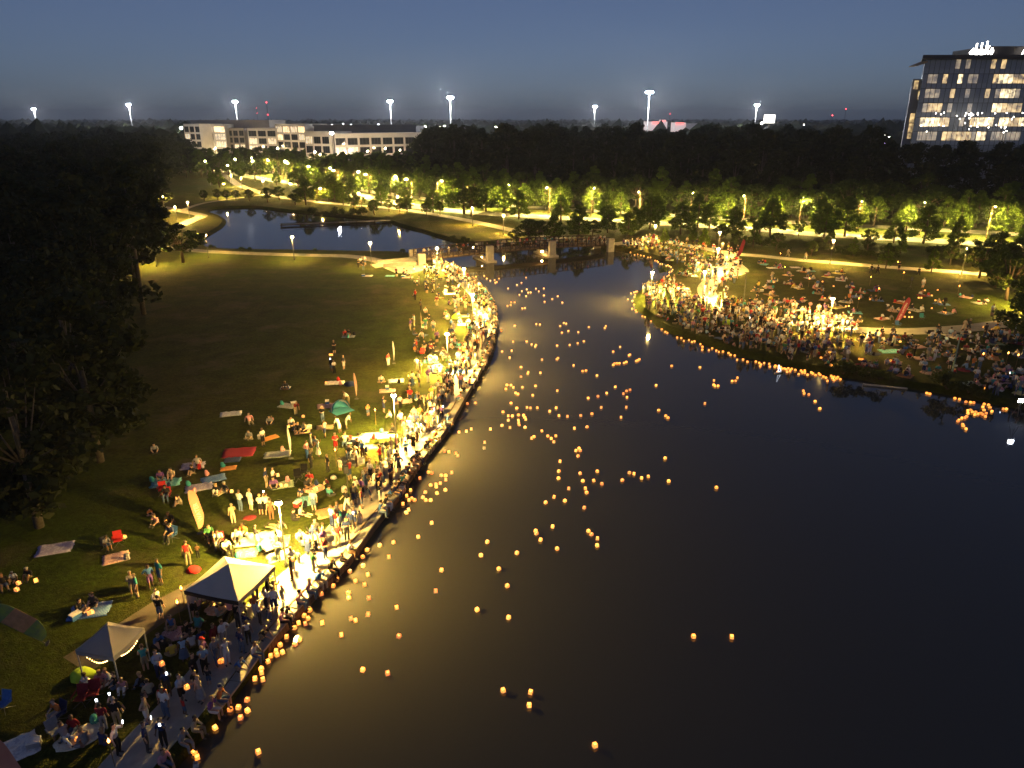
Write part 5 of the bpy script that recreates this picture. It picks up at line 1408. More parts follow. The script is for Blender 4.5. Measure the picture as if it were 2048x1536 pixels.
# ---- folding chairs
CH_FR = mat('chair_frame', (0.12, 0.12, 0.12), 0.5, metal=0.4)
def chair_meshes(c):
    m_ = CLOTH[c]
    seat = MB().add([(-0.27,-0.26,0.40),(0.27,-0.26,0.40),(0.25,0.22,0.36),(-0.25,0.22,0.36),(-0.27,-0.26,0.43),(0.27,-0.26,0.43),(0.25,0.22,0.39),(-0.25,0.22,0.39)], [(3,2,1,0),(4,5,6,7),(0,1,5,4),(1,2,6,5),(2,3,7,6),(3,0,4,7)]).mesh('seat', m_)
    back = MB().add([(-0.26,0.20,0.38),(0.26,0.20,0.38),(0.27,0.36,0.92),(-0.27,0.36,0.92),(-0.26,0.23,0.38),(0.26,0.23,0.38),(0.27,0.39,0.92),(-0.27,0.39,0.92)], [(3,2,1,0),(4,5,6,7),(0,1,5,4),(1,2,6,5),(2,3,7,6),(3,0,4,7)]).mesh('backrest', m_)
    leg = [MB().tube(q_, 0.014, 5).mesh('leg', CH_FR) for q_ in ([(-0.3,-0.3,0),(0.3,0.26,0.4)], [(0.3,-0.3,0),(-0.3,0.26,0.4)], [(-0.3,0.32,0),(-0.29,-0.26,0.42)], [(0.3,0.32,0),(0.29,-0.26,0.42)])]
    arm = [MB().box((s*0.31-0.03, -0.28, 0.60), (s*0.31+0.03, 0.24, 0.63)).mesh('armrest', m_) for s in (-1, 1)]
    post = [MB().tube([(s*0.30, -0.27, 0.40), (s*0.31, -0.26, 0.60)], 0.012, 5).mesh('arm_post', CH_FR) for s in (-1, 1)]
    return seat, back, leg, arm, post
CHM = {}
def chair(x, y, rz, c, where, sitter=None):
    if c not in CHM: CHM[c] = chair_meshes(c)
    seat, back, leg, arm, post = CHM[c]
    t = empty('camp_chair', (x, y, 0), rz, '%s folding camp chair %s' % (c, where), 'chair', 'folding camp chairs')
    meshobj('seat', seat, t); meshobj('backrest', back, t)
    for m_ in leg: meshobj('leg', m_, t)
    for m_ in arm: meshobj('armrest', m_, t)
    for m_ in post: meshobj('arm_post', m_, t)
    occupy(x, y, 0.7)
    if sitter:
        fw = Vector((sin(rz), -cos(rz)))
        person_spec(x - fw.x*0.04, y - fw.y*0.04, 0.41, rz, 'sit_seat', 'in a %s camp chair %s' % (c, where), **sitter)
for px, py, a, c, where, st_ in [
 (238,1090,20,'red','facing the floral blanket by the trees',{}), (216,1100,40,'charcoal','under the trees beside the red chair',{'shirt':'grey'}), (326,988,10,'red','near the salmon banner, farther of a pair',None), (335,1000,10,'red','near the salmon banner, nearer of a pair',{'shirt':'black'}),
 (345,1080,-20,'blue','below the salmon banner lanterns',{'shirt':'navy blue'}), (420,1082,20,'black','by the person in green near big canopy',{'shirt':'green','fem':False}), (440,1092,0,'maroon','near the big canopy peak',{'shirt':'white'}), (455,1110,40,'black','right behind the big canopy peak',{'shirt':'white'}),
 (538,1108,30,'grey','on the cream blanket beside the lamp post',None), (120,1440,-30,'navy blue','at the phone glow near the cream round blanket',{'shirt':'orange','fem':False}), (165,1408,10,'maroon','on the dark grass below the small canopy',None), (190,1398,10,'maroon','beside its twin below the small canopy',None), (115,1475,60,'grey','empty at the round cream blanket',None),
 (608,952,10,'black','farther of the empty pair on bare ground',None), (597,962,10,'black','nearer of the empty pair on bare ground',None), (700,915,0,'black','at the grey mat by the speaker',{'shirt':'charcoal'}), (715,905,20,'black','beside the grey mat by the speaker',{'shirt':'black'}), (10,1420,-30,'blue','at the dark lawn edge by the green banner',None),
 (850,700,0,'black','in the ring of seats by the red shirt',{'shirt':'black'}), (862,705,20,'black','in the ring of seats, next to the first',{'shirt':'maroon'}), (845,712,-20,'red','in the ring of seats by the third lamp post',{}), (870,712,90,'black','closing the ring of seats by third lamp post',{}),
 (1608,546,-20,'black','left one of the pair on the big lawn',None), (1622,545,10,'black','right one of the pair on the big lawn',None), (1843,640,0,'teal','on the lawn right of the red banner',None), (1795,655,0,'blue','at the foot of the red banner',None), (1890,608,0,'black','on the lawn end by the oaks',{}), (2010,690,10,'navy blue','beside the bright lawn path end',{}), (1985,692,-10,'navy blue','beside the bright lawn path end, second of two',{}),
 (1855,672,180,'black','below the lawn path',None), (1700,600,20,'orange','on the lawn left of the red banner',{}), (905,585,30,'black','at the table by the promenade bend',{}), (890,590,-30,'white','near the table by the promenade bend',None)]:
    p = at(px, py); chair(p.x, p.y, radians(a) + R.uniform(-.3, .3) + cam_rz(p)*0.3, c, where, st_)

# ---- canopies
def canopy(corners_px, h, peak, panel_mats, val_mats, label, frame_m, lights=False):
    cs = [at(*p, h) for p in corners_px]        # left, front, right
    c = (cs[0] + cs[2]) / 2
    d = cs[1] - cs[0]; side = (d.length + (cs[2] - cs[1]).length) / 2
    rz = atan2(d.y, d.x)
    t = empty('canopy_tent', (c.x, c.y, 0), rz, label, 'canopy')
    s = side / 2
    cor = [(-s, -s), (s, -s), (s, s), (-s, s)]
    for k in range(4):
        a, b = cor[k], cor[(k+1) % 4]; n = 8; v = []; f = []
        for i in range(n+1):
            q_ = i/n
            for j in range(n+1):
                u = j/n; ex = a[0] + (b[0]-a[0])*u; ey = a[1] + (b[1]-a[1])*u
                sag = -0.10*sin(pi*q_)*(0.5 + 0.5*sin(pi*u)) - 0.05*sin(pi*u)*(1-q_)
                v.append((ex*(1-q_), ey*(1-q_), h + (peak-h)*q_ + sag))
        for i in range(n):
            for j in range(n): f.append((i*(n+1)+j, i*(n+1)+j+1, (i+1)*(n+1)+j+1, (i+1)*(n+1)+j))
        kk = len(v); v += [(x_, y_, z-0.012) for x_, y_, z in v]; f += [tuple(reversed([i+kk for i in q_])) for q_ in f[:n*n]]
        MB().add(v, f).build('roof_panel', panel_mats[k], t, True)
        nx, ny = (a[1]-b[1]), (b[0]-a[0]); L_ = hypot(nx, ny); nx, ny = -nx/L_*0.012, -ny/L_*0.012
        v = []; 
        for j in range(9):
            u = j/8; ex = a[0]+(b[0]-a[0])*u; ey = a[1]+(b[1]-a[1])*u; zz = h - 0.05*sin(pi*u)
            v += [(ex-nx, ey-ny, zz+0.003), (ex-nx, ey-ny, zz-0.26), (ex+nx, ey+ny, zz+0.003), (ex+nx, ey+ny, zz-0.26)]
        f = []
        for j in range(8): f += [(4*j, 4*j+1, 4*j+5, 4*j+4), (4*j+2, 4*j+6, 4*j+7, 4*j+3), (4*j+1, 4*j+3, 4*j+7, 4*j+5), (4*j, 4*j+4, 4*j+6, 4*j+2)]
        MB().add(v, f).build('valance', val_mats[k], t)
        x_, y_ = a[0]*0.97, a[1]*0.97
        MB().box((x_-0.025, y_-0.025, 0), (x_+0.025, y_+0.025, h-0.02)).box((x_-0.07, y_-0.07, 0), (x_+0.07, y_+0.07, 0.02)).build('leg', frame_m, t)
        MB().tube([(x_, y_, h-0.08), (0, 0, peak-0.06)], 0.014, 5).build('roof_strut', frame_m, t)
    if lights:
        BULB = emitter('string_bulb', (1.0, 0.62, 0.22), 11.0)
        for k in (0, 1):
            a, b = cor[k], cor[(k+1) % 4]; pts = []
            u0, u1 = (0.28, 0.80) if k == 0 else (0.22, 0.72)
            for j in range(10):
                u = u0 + (u1-u0)*j/9; pts.append((a[0]+(b[0]-a[0])*u*1.0, a[1]+(b[1]-a[1])*u, h - 0.30 - 0.22*sin(pi*j/9)*(1 if k == 0 else 0.6)))
            wire = MB().tube(pts, 0.006, 4).build('light_string', CH_FR, t)
            for q_ in pts: MB().lathe([(0.014, 0), (0.030, -0.035), (0.015, -0.07)], 6).build('bulb', BULB, wire, loc=q_)
    return t, c, side
WHITEF = mat('canopy_white_fabric', (0.74, 0.72, 0.68), 0.8, (0.68, 0.66, 0.62), 1.0, 0.1, 8, trans=0.5); BLACKF = mat('canopy_black_fabric', (0.012, 0.013, 0.018), 0.8); BEIGE = mat('canopy_beige_trim', (0.42, 0.36, 0.26), 0.8)
GREYF = mat('canopy_grey_fabric', (0.52, 0.49, 0.46), 0.8, (0.46, 0.43, 0.40), 1.0, 0.1, 8, trans=0.45); FRW = mat('canopy_frame_white', (0.55, 0.54, 0.52), 0.5, metal=0.3)
cn1, c1c, s1 = canopy([(368,1181),(476,1203),(550,1131)], 2.2, 3.15, [WHITEF]*4, [BLACKF, BEIGE, BLACKF, BLACKF], 'big white pop up canopy with black valance beside the promenade lamp', FRW)
cn2, c2c, s2 = canopy([(151,1300),(227,1314),(288,1256)], 2.05, 2.9, [GREYF]*4, [GREYF]*4, 'small grey pop up canopy hung with warm string lights', FRW, True)

# ---- feather banners
def textmesh(s_, size):
    cu = bpy.data.curves.new('text', 'FONT'); cu.body = s_; cu.size = size; cu.align_x = 'CENTER'; cu.align_y = 'CENTER'; cu.extrude = 0.003
    ob = bpy.data.objects.new('text', cu); COL.objects.link(ob); dg = bpy.context.evaluated_depsgraph_get(); dg.update()
    me = bpy.data.meshes.new_from_object(ob.evaluated_get(dg)); bpy.data.objects.remove(ob); return me
LETW = mat('banner_letter_white', (0.75, 0.72, 0.68), 0.8)
def banner(px, py, ytop, w, turn, tilt, m_, label, text=None, flip=1, m2=None, tsize=0.3):
    p = at(px, py); h = max(1.5, height_at(p, ytop) / max(0.4, cos(tilt)))
    t = empty('feather_banner', (p.x, p.y, 0), cam_rz(p) + turn, label, 'banner', 'feather banners'); t.rotation_euler = (0, tilt, cam_rz(p) + turn)
    MB().lathe([(0.22, 0), (0.22, 0.03), (0.03, 0.06)], 10).build('base', CH_FR, t)
    prof = []
    for i in range(17):
        u = i/16; z = 0.32 + (h-0.32)*u
        wl = w*(0.35 + 0.65*min(1, u/0.30)**0.6) if u < 0.3 else w
        if u > 0.72: wl = w*sqrt(max(0.0, 1 - ((u-0.72)/0.29)**2))
        xo = 0.0 if u < 0.72 else w*0.30*((u-0.72)/0.28)**2
        prof.append((xo, max(0.03, wl), z))
    v = []; f = []
    for (xo, wl, z) in prof:
        bl = 0.03*sin(z*3)
        v += [(flip*xo, -0.008+bl*0.3, z), (flip*(xo+wl), -0.008+bl, z), (flip*xo, 0.008+bl*0.3, z), (flip*(xo+wl), 0.008+bl, z)]
    for i in range(16):
        a = 4*i; b = a + 4
        f += [(a, a+1, b+1, b), (a+3, a+2, b+2, b+3), (a+1, a+3, b+3, b+1), (a+2, a, b, b+2)]
    f += [(0, 2, 3, 1), (64, 65, 67, 66)]
    mi = None
    mb = MB(); mb.v = v; mb.f = f
    if m2: mb.mi = [1 if 5 <= i//4 <= 10 else 0 for i in range(64)] + [0, 0]; mb.build('fabric', [m_, m2], t)
    else: mb.mi = [0]*len(f); mb.build('fabric', m_, t)
    MB().tube([(0, 0, 0.03), (0, 0, h*0.72), (flip*w*0.1, 0, h*0.88), (flip*w*0.36, 0, h*0.995)], [0.018, 0.016, 0.012, 0.008], 6).build('pole', CH_FR, t)
    if text:
        o = meshobj('lettering', textmesh(text, tsize), t); o.data.materials.append(LETW)
        o.location = (flip*w*0.52, -0.055, h*0.48); o.rotation_euler = (radians(90), radians(-90), 0)
    return t
SALM = mat('banner_salmon', (0.60, 0.27, 0.19), 0.8, (0.54, 0.22, 0.16), 2); REDB = mat('banner_red', (0.30, 0.035, 0.05), 0.8, (0.22, 0.025, 0.05), 2); GRNB = mat('banner_green', (0.20, 0.30, 0.07), 0.8, (0.14, 0.20, 0.10), 3); ORGB = mat('banner_orange_panel', (0.50, 0.26, 0.13), 0.8)
WHB = mat('banner_white', (0.62, 0.60, 0.56), 0.8); PNKB = mat('banner_pink', (0.55, 0.30, 0.26), 0.8)
banner(400, 1066, 980, 0.62, 0.15, radians(-8), SALM, 'salmon feather banner with white lettering on the dark lawn', 'WATER', 1, None, 0.42)
banner(94, 1288, 1196, 0.95, -0.1, radians(-38), GRNB, 'leaning green feather banner with orange middle near the small canopy', None, 1, ORGB)
banner(38, 1620, 1470, 0.8, 0.1, radians(-10), SALM, 'salmon feather banner at the dark lawn edge by white blanket')
banner(1787, 648, 592, 0.72, 0.0, radians(14), REDB, 'red feather banner with white lettering on the right lawn', 'WATER LANTERN', 1, None, 0.34)
banner(1473, 516, 478, 0.7, 0.1, radians(12), REDB, 'red feather banner at the path junction', None, 1)
banner(1298, 497, 467, 0.65, 0.1, radians(10), REDB, 'faded red feather banner near the right bridge end', None, 1, PNKB)
banner(582, 917, 856, 0.55, 1.25, radians(-6), WHB, 'white feather banner seen edge on beside grey checked blanket')
banner(788, 727, 683, 0.5, 1.25, radians(-5), WHB, 'white feather banner seen edge on near the ring of seats')
banner(713, 798, 746, 0.6, 1.2, radians(-9), PNKB, 'pinkish feather banner seen edge on behind the beach tent')
banner(843, 661, 624, 0.4, 1.4, radians(-6), mat('banner_tan', (0.35, 0.24, 0.12), 0.8), 'thin tan feather banner alone on the meadow')

# ---- beach shade tent, speakers, tables, torches, lime covers
p = at(684, 822); t = empty('beach_tent', (p.x, p.y, 0), cam_rz(p) + 0.5, 'small blue and white half dome beach tent on the meadow', 'tent')
TB = mat('tent_blue', (0.06, 0.30, 0.42), 0.7, (0.05, 0.25, 0.36), 2, trans=0.2)
for k in range(4):
    v = []; f = []; n = 8
    for i in range(n+1):
        a = pi*0.02 + (pi*0.96)*i/n
        for j in (0, 1):
            b = pi*0.5*(k+j)/4
            v.append((1.0*cos(a), 0.1 + 0.95*sin(b)*sin(a)**0.5, max(0.0, 1.15*sin(a)*cos(b))))
    for i in range(n): f.append((2*i, 2*i+1, 2*i+3, 2*i+2))
    kk = len(v); v += [(x_*0.985, y_-0.012, z*0.985) for x_, y_, z in v]; f += [tuple(reversed([q_+kk for q_ in g])) for g in f[:n]]
    MB().add(v, f).build('tent_panel', TB if k != 1 else WHITEF, t, True)
MB().box((-1.0, -0.7, 0.0), (1.0, 0.9, 0.02)).build('groundsheet', TB, t)
def speaker(px, py, ytop, label):
    p = at(px, py); h = height_at(p, ytop); t = empty('loudspeaker', (p.x, p.y, 0), cam_rz(p), label, 'speaker')
    MB().box((-0.19, -0.17, h-0.62), (0.19, 0.17, h)).build('cabinet', BLACKF, t)
    MB().box((-0.165, -0.185, h-0.58), (0.165, -0.172, h-0.04)).build('grille', CH_FR, t)
    MB().tube([(0, 0, 0.5), (0, 0, h-0.62)], 0.025, 6).build('stand_pole', CH_FR, t)
    for k in range(3): MB().tube([(0, 0, 0.75), (0.5*cos(2.1*k+.4), 0.5*sin(2.1*k+.4), 0.01)], 0.014, 5).build('stand_leg', CH_FR, t)
    occupy(p.x, p.y, 0.8)
speaker(696, 981, 931, 'black loudspeaker on a tall stand beside the promenade lawn'); speaker(1820, 580, 554, 'black loudspeaker on a stand on the big right lawn')
def table(px, py, rz, label, m_=WHITEF):
    p = at(px, py); t = empty('folding_table', (p.x, p.y, 0), rz, label, 'table'); occupy(p.x, p.y, 1.4)
    MB().box((-0.9, -0.38, 0.70), (0.9, 0.38, 0.74)).build('tabletop', m_, t)
    for sx in (-1, 1):
        for sy in (-1, 1): MB().tube([(sx*0.8, sy*0.32, 0), (sx*0.75, sy*0.3, 0.70)], 0.018, 5).build('leg', CH_FR, t)
table(776, 888, 0.2, 'white folding table at the foot of the second lamp post'); table(900, 597, 0.0, 'white folding table near the promenade bend'); table(1700, 668, 0.1, 'white folding table beside the crowded lawn path')
FLAME = emitter('torch_flame', (1.0, 0.38, 0.06), 18.0); BAMB = mat('torch_bamboo', (0.24, 0.15, 0.07), 0.8)
tm = (MB().lathe([(0.02, 0), (0.02, 1.25)], 6).mesh('pole', BAMB), MB().lathe([(0.03, 1.25), (0.07, 1.34), (0.06, 1.42)], 8).mesh('oil_cup', BAMB), MB().lathe([(0.03, 1.421), (0.06, 1.50), (0.035, 1.58), (0.008, 1.66)], 8).mesh('flame', FLAME, True))
for px, py, lab in [(362,1176,'beside the big canopy corner'), (354,1204,'on the dark side path below the big canopy'), (217,1482,'among the people on the dark lawn edge'), (817,752,'on the grass by the lone white blanket'), (750,820,'among the group near the beach tent'), (670,900,'beside the person in a red dress'),
                    (1742,554,'on the big right lawn'), (1758,577,'on the big right lawn'), (1718,597,'on the big right lawn'), (1619,557,'on the big right lawn'), (1919,572,'on the big right lawn'), (1796,524,'on the big right lawn'), (1920,548,'on the big right lawn'), (1808,545,'on the big right lawn'), (1561,507,'on the big right lawn'), (1570,534,'on the big right lawn'), (2017,706,'on the dim right bank'), (2037,710,'on the dim right bank'), (1967,708,'on the dim right bank')]:
    p = at(px, py, 1.5); t = empty('garden_torch', (p.x, p.y, 0), 0, 'burning bamboo garden torch ' + lab, 'torch', 'garden torches'); occupy(p.x, p.y, 0.4)
    for nm, me in zip(('pole', 'oil_cup', 'flame'), tm): meshobj(nm, me, t)
LIME = mat('lime_fabric', (0.42, 0.62, 0.04), 0.8, (0.34, 0.5, 0.03), 4)
def lump(px, py, w, h, m_, name, label, cat, z=0.0):
    p = at(px, py, z); n = 12; v = []; f = []
    for i in range(7):
        q_ = i/6
        for k in range(n):
            a = 2*pi*k/n; r_ = w/2*cos(q_*pi/2)**0.7*(1 + 0.35*noise.noise(Vector((cos(a)*1.5, sin(a)*1.5, q_*2 + px))))
            v.append((r_*cos(a), r_*sin(a)*0.8, h*sin(q_*pi/2)*(1 + 0.2*noise.noise(Vector((cos(a)*2, sin(a)*2, px))))))
    for i in range(6):
        for k in range(n): f.append((i*n+k, i*n+(k+1) % n, (i+1)*n+(k+1) % n, (i+1)*n+k))
    f.append(tuple(range(6*n, 7*n)))
    o = MB().add(v, f).build(name, m_, None, True, (p.x, p.y, z)); tag(o, label, cat); return o
lump(165, 1353, 1.3, 0.45, LIME, 'lime_bag', 'crumpled lime green fabric bag at the small canopy leg', 'bag')
lump(913, 636, 1.4, 0.6, LIME, 'lime_bag', 'crumpled lime green cover by the outermost promenade lamp', 'bag')
lump(1455, 648, 1.7, 0.6, LIME, 'lime_bag', 'crumpled lime green cover among the right bank crowd', 'bag')
lump(689, 1013-30, 0.5, 0.5, WHITEF, 'carrier_bag', 'white carrier bag at the foot of the left loudspeaker', 'bag')
lump(667, 957, 0.5, 0.3, WHITEF, 'carrier_bag', 'white carrier bag on the bare ground near the empty chairs', 'bag')
lump(388, 1142, 0.9, 0.35, CLOTH['red'], 'duffel_bag', 'red duffel bag on the grass behind the big canopy', 'bag')
lump(325, 1290, 1.0, 0.4, BLACKF, 'duffel_bag', 'black duffel bag on the grass beside the small canopy', 'bag')
lump(500, 1036, 0.9, 0.12, CLOTH['maroon'], 'folded_mat', 'dark red folded mat near the people standing by lamp', 'mat')
lump(700, 770, 1.2, 0.4, CLOTH['navy blue'], 'folded_cart', 'dark covered cart near the pink feather banner', 'cart')
lump(705, 922, 2.6, 0.10, CLOTH['charcoal'], 'ground_mat', 'grey mat spread at the black chairs by the speaker', 'mat')
# white work light on the far right shore
p = at(2042, 800, 1.6); t = empty('work_light', (p.x, p.y, 0), 0, 'glaring white work light on the dim right bank', 'light')
for k in range(3): MB().tube([(0, 0, 1.3), (0.4*cos(2.1*k), 0.4*sin(2.1*k), 0)], 0.02, 5).build('leg', CH_FR, t)
MB().box((-0.3, -0.06, 1.35), (0.3, 0.1, 1.75)).build('housing', CH_FR, t); MB().box((-0.26, -0.09, 1.39), (0.26, -0.062, 1.71)).build('lens', emitter('work_light_lens', (0.85, 0.9, 1.0), 120.0), t)
# plank lying at the right waterline
p = at(1790, 774, WZ + 0.15); q_ = at(1770, 772, WZ + 0.15); d = (p - q_)
o = MB().box((-2.2, -0.12, 0), (2.2, 0.12, 0.12)).build('drift_plank', mat('plank_pale', (0.4, 0.38, 0.34), 0.8), None, False, (q_.x, q_.y, WZ + 0.05), atan2(d.y, d.x)); tag(o, 'pale plank lying at the waterline of the right bank', 'plank')

# ---- bags and cool boxes among the picnics
rk = random.Random(91)
def pack_mesh(m_):
    mb = MB(); prof = [(0.17, 0.0), (0.19, 0.12), (0.185, 0.30), (0.14, 0.42), (0.05, 0.46)]
    n = 8; v = []; f = []
    for r_, z in prof:
        for k in range(n):
            a = 2*pi*k/n + pi/8; v.append((r_*cos(a)*1.05, r_*sin(a)*0.7, z))
    for i in range(4):
        for k in range(n): f.append((i*n+k, i*n+(k+1) % n, (i+1)*n+(k+1) % n, (i+1)*n+k))
    f.append(tuple(range(4*n, 5*n))); mb.add(v, f); mb.box((-0.11, -0.19, 0.04), (0.11, -0.10, 0.20))
    return mb.mesh('backpack', m_, False)
PK = {c: pack_mesh(CLOTH[c]) for c in ('black', 'navy blue', 'red', 'grey', 'teal', 'pink')}
CB = {c: (MB().box((-0.28, -0.18, 0), (0.28, 0.18, 0.30)).mesh('tub', CLOTH[c]), MB().box((-0.29, -0.19, 0.302), (0.29, 0.19, 0.37)).mesh('lid', CLOTH['white'])) for c in ('blue', 'red', 'grey')}
for (x, y, w, l_, rz) in list(BLANKETS):
    for k in range(rk.choice([0, 1, 1, 2])):
        a = rk.uniform(0, 6.28); r_ = w*rk.uniform(0.35, 0.62); q_ = (x + r_*cos(a), y + r_*sin(a)*0.8)
        if not free(q_[0], q_[1], 0.3) or inside(q_, rimpoly): continue
        occupy(q_[0], q_[1], 0.3)
        side = 'left lawn' if x < 0 else 'right lawn'
        if rk.random() < 0.7:
            c = rk.choice(list(PK)); o = meshobj('backpack', PK[c], None, (q_[0], q_[1], 0.02), a); tag(o, '%s backpack left beside a picnic blanket on the %s' % (c, side), 'bag', 'bags among the picnics')
        else:
            c = rk.choice(list(CB)); t = empty('cool_box', (q_[0], q_[1], 0.01), a, '%s cool box with white lid beside a blanket on the %s' % (c, side), 'cool box', 'cool boxes among the picnics')
            meshobj('tub', CB[c][0], t); meshobj('lid', CB[c][1], t)
# ================================================================ CROWD PLACEMENT
def face(dx, dy): return atan2(dy, dx) + pi/2
def zone_left(s):
    px, py, _ = project((*wall_at(s)[0], 0))
    return ('by the small canopy' if py > 1290 else 'by the big canopy' if py > 1130 else 'between the big canopy and the speaker' if py > 950 else 'by the second lamp post' if py > 800 else
            'by the third lamp post' if py > 690 else 'at the outer bend' if py > 575 else 'near the bridge foot')
# hand-placed figures (feet or seat in photo pixels)
for px, py, pose, shirt, pants, fem, sc, a, where in [
 (378,1131,'stand_relaxed','red','khaki',False,1.05,200,'on the dark lawn behind the big canopy'), (397,1117,'stand_hold','brown','black',False,0.62,200,'beside the man in red'),
 (268,1190,'stand_hold','beige','khaki',True,0.98,30,'on the dark lawn between the two canopies'), (277,1194,'stand_relaxed','teal','brown',False,0.95,-60,'hugging close between the two canopies'), (303,1176,'stand_hip','blue','purple',True,0.98,40,'on the dark lawn between the two canopies'), (323,1168,'stand_relaxed','teal','denim',False,1.05,-30,'on the dark lawn between the two canopies'),
 (317,1226,'walk','white','charcoal',True,1.0,60,'at the edge of the dark side path'), (391,1236,'stand_relaxed','grey','black',False,1.06,180,'on the dark side path below big canopy'),
 (482,1023,'stand_hold','white','denim',False,1.02,160,'with a yellow bag near the promenade lamp'), (503,1021,'stand_relaxed','white','white',False,1.02,150,'in white near the promenade lamp'), (523,1030,'stand_hold','white','black',True,0.98,180,'in the standing row near the promenade lamp'), (536,1031,'stand_phone','white','black',False,1.04,190,'in the standing row near the promenade lamp'), (544,1040,'stand_relaxed','brown','brown',True,1.0,200,'in a long brown dress near the promenade lamp'),
 (468,1048,'stand_phone','beige','beige',True,0.95,10,'on the bare lawn near the red mat'), (320,1355,'stand_hold','light blue','navy blue',False,1.0,60,'on the grass beside the small canopy'), (210,1460,'stand_phone','maroon','grey',True,0.9,-160,'with a glowing phone below the small canopy'), (238,1455,'stand_phone','black','khaki',False,1.02,-160,'with a glowing phone below the small canopy'),
 (534,976,'stand_relaxed','navy blue','khaki',False,1.02,90,'by the green checked blanket'), (548,974,'stand_hold','white','black',True,0.97,90,'by the green checked blanket'), (527,892,'stand_hold','white','black',False,1.0,60,'by the orange mat on the meadow'), (615,917,'stand_hip','pink','blue',True,0.97,70,'by the white feather banner'), (624,905,'stand_relaxed','grey','charcoal',False,1.04,110,'by the white feather banner'), (638,915,'stand_phone','light blue','white',True,0.93,120,'by the white feather banner'),
 (672,902,'stand_hold','red','red',True,1.0,30,'in a red dress near the bare ground'), (680,866,'bend','white','white',True,0.97,-120,'bending over on the meadow'), (693,858,'bend','white','grey',False,0.98,100,'bending over on the meadow'), (657,945,'stand_hip','black','charcoal',True,0.95,-50,'on bare ground by the grey mat'), (698,810,'bend','white','khaki',False,1.0,-60,'beside the blue beach tent'), (646,845,'stand_hold','black','denim',True,0.97,0,'by the tan blanket on the meadow'),
 (592,830,'bend','maroon','beige',False,0.95,40,'bending over on the meadow near the beach tent'), (669,708,'stand_hold','black','black',False,1.02,30,'on the open meadow by two lanterns'), (664,744,'stand_phone','black','denim',False,1.0,-20,'on the open meadow below two lanterns'), (669,748,'stand_hold','white','black',True,0.95,40,'on the open meadow below two lanterns'), (688,740,'stand_relaxed','charcoal','white',False,1.02,70,'on the open meadow below two lanterns'), (834,706,'stand_relaxed','red','black',False,1.05,100,'by the ring of seats'),
 (722,532,'stand_hold','white','black',True,1.0,30,'at the bend of the rear pond path'), (731,530,'stand_relaxed','white','denim',False,1.05,-40,'at the bend of the rear pond path'), (717,536,'stand_hold','black','black',False,1.0,60,'at the bend of the rear pond path'), (727,541,'stand_hip','charcoal','denim',False,1.0,20,'at the bend of the rear pond path'),
 (1742,547,'walk','black','charcoal',False,1.0,-90,'walking on the big lawn'), (1755,548,'walk','charcoal','black',True,0.97,-90,'walking on the big lawn'), (1797,541,'stand_hold','black','black',False,1.0,0,'on the straight path'), (1836,551,'walk','charcoal','black',True,0.9,90,'on the big lawn by the speaker'), (1575,514,'walk','beige','khaki',False,1.05,90,'walking on the straight path'), (1610,520,'walk','beige','grey',False,1.0,90,'walking on the straight path'),
 (1845,576,'stand_relaxed','white','grey',False,1.0,0,'on the big lawn by the speaker'), (1935,663,'walk','black','charcoal',False,1.05,90,'walking on the lawn path'), (1927,662,'walk','beige','beige',True,1.0,90,'walking on the lawn path'), (1983,632,'stand_hold','white','khaki',False,1.05,0,'at the lit end of the lawn path'), (1993,645,'walk','white','beige',False,1.0,-90,'at the lit end of the lawn path'),
 (1944,740,'stand_hold','orange','denim',True,0.98,10,'with a lantern on the dim bank'), (1957,740,'stand_hold','white','denim',False,1.05,-10,'with a lantern on the dim bank'), (1855,718,'stand_relaxed','grey','beige',True,1.0,0,'on the dim right bank'), (1868,722,'stand_hip','white','white',True,1.0,0,'in white on the dim right bank')]:
    p = at(px, py); person_spec(p.x, p.y, 0, radians(a), pose, where, shirt, pants, fem, sc); occupy(p.x, p.y, 0.45)
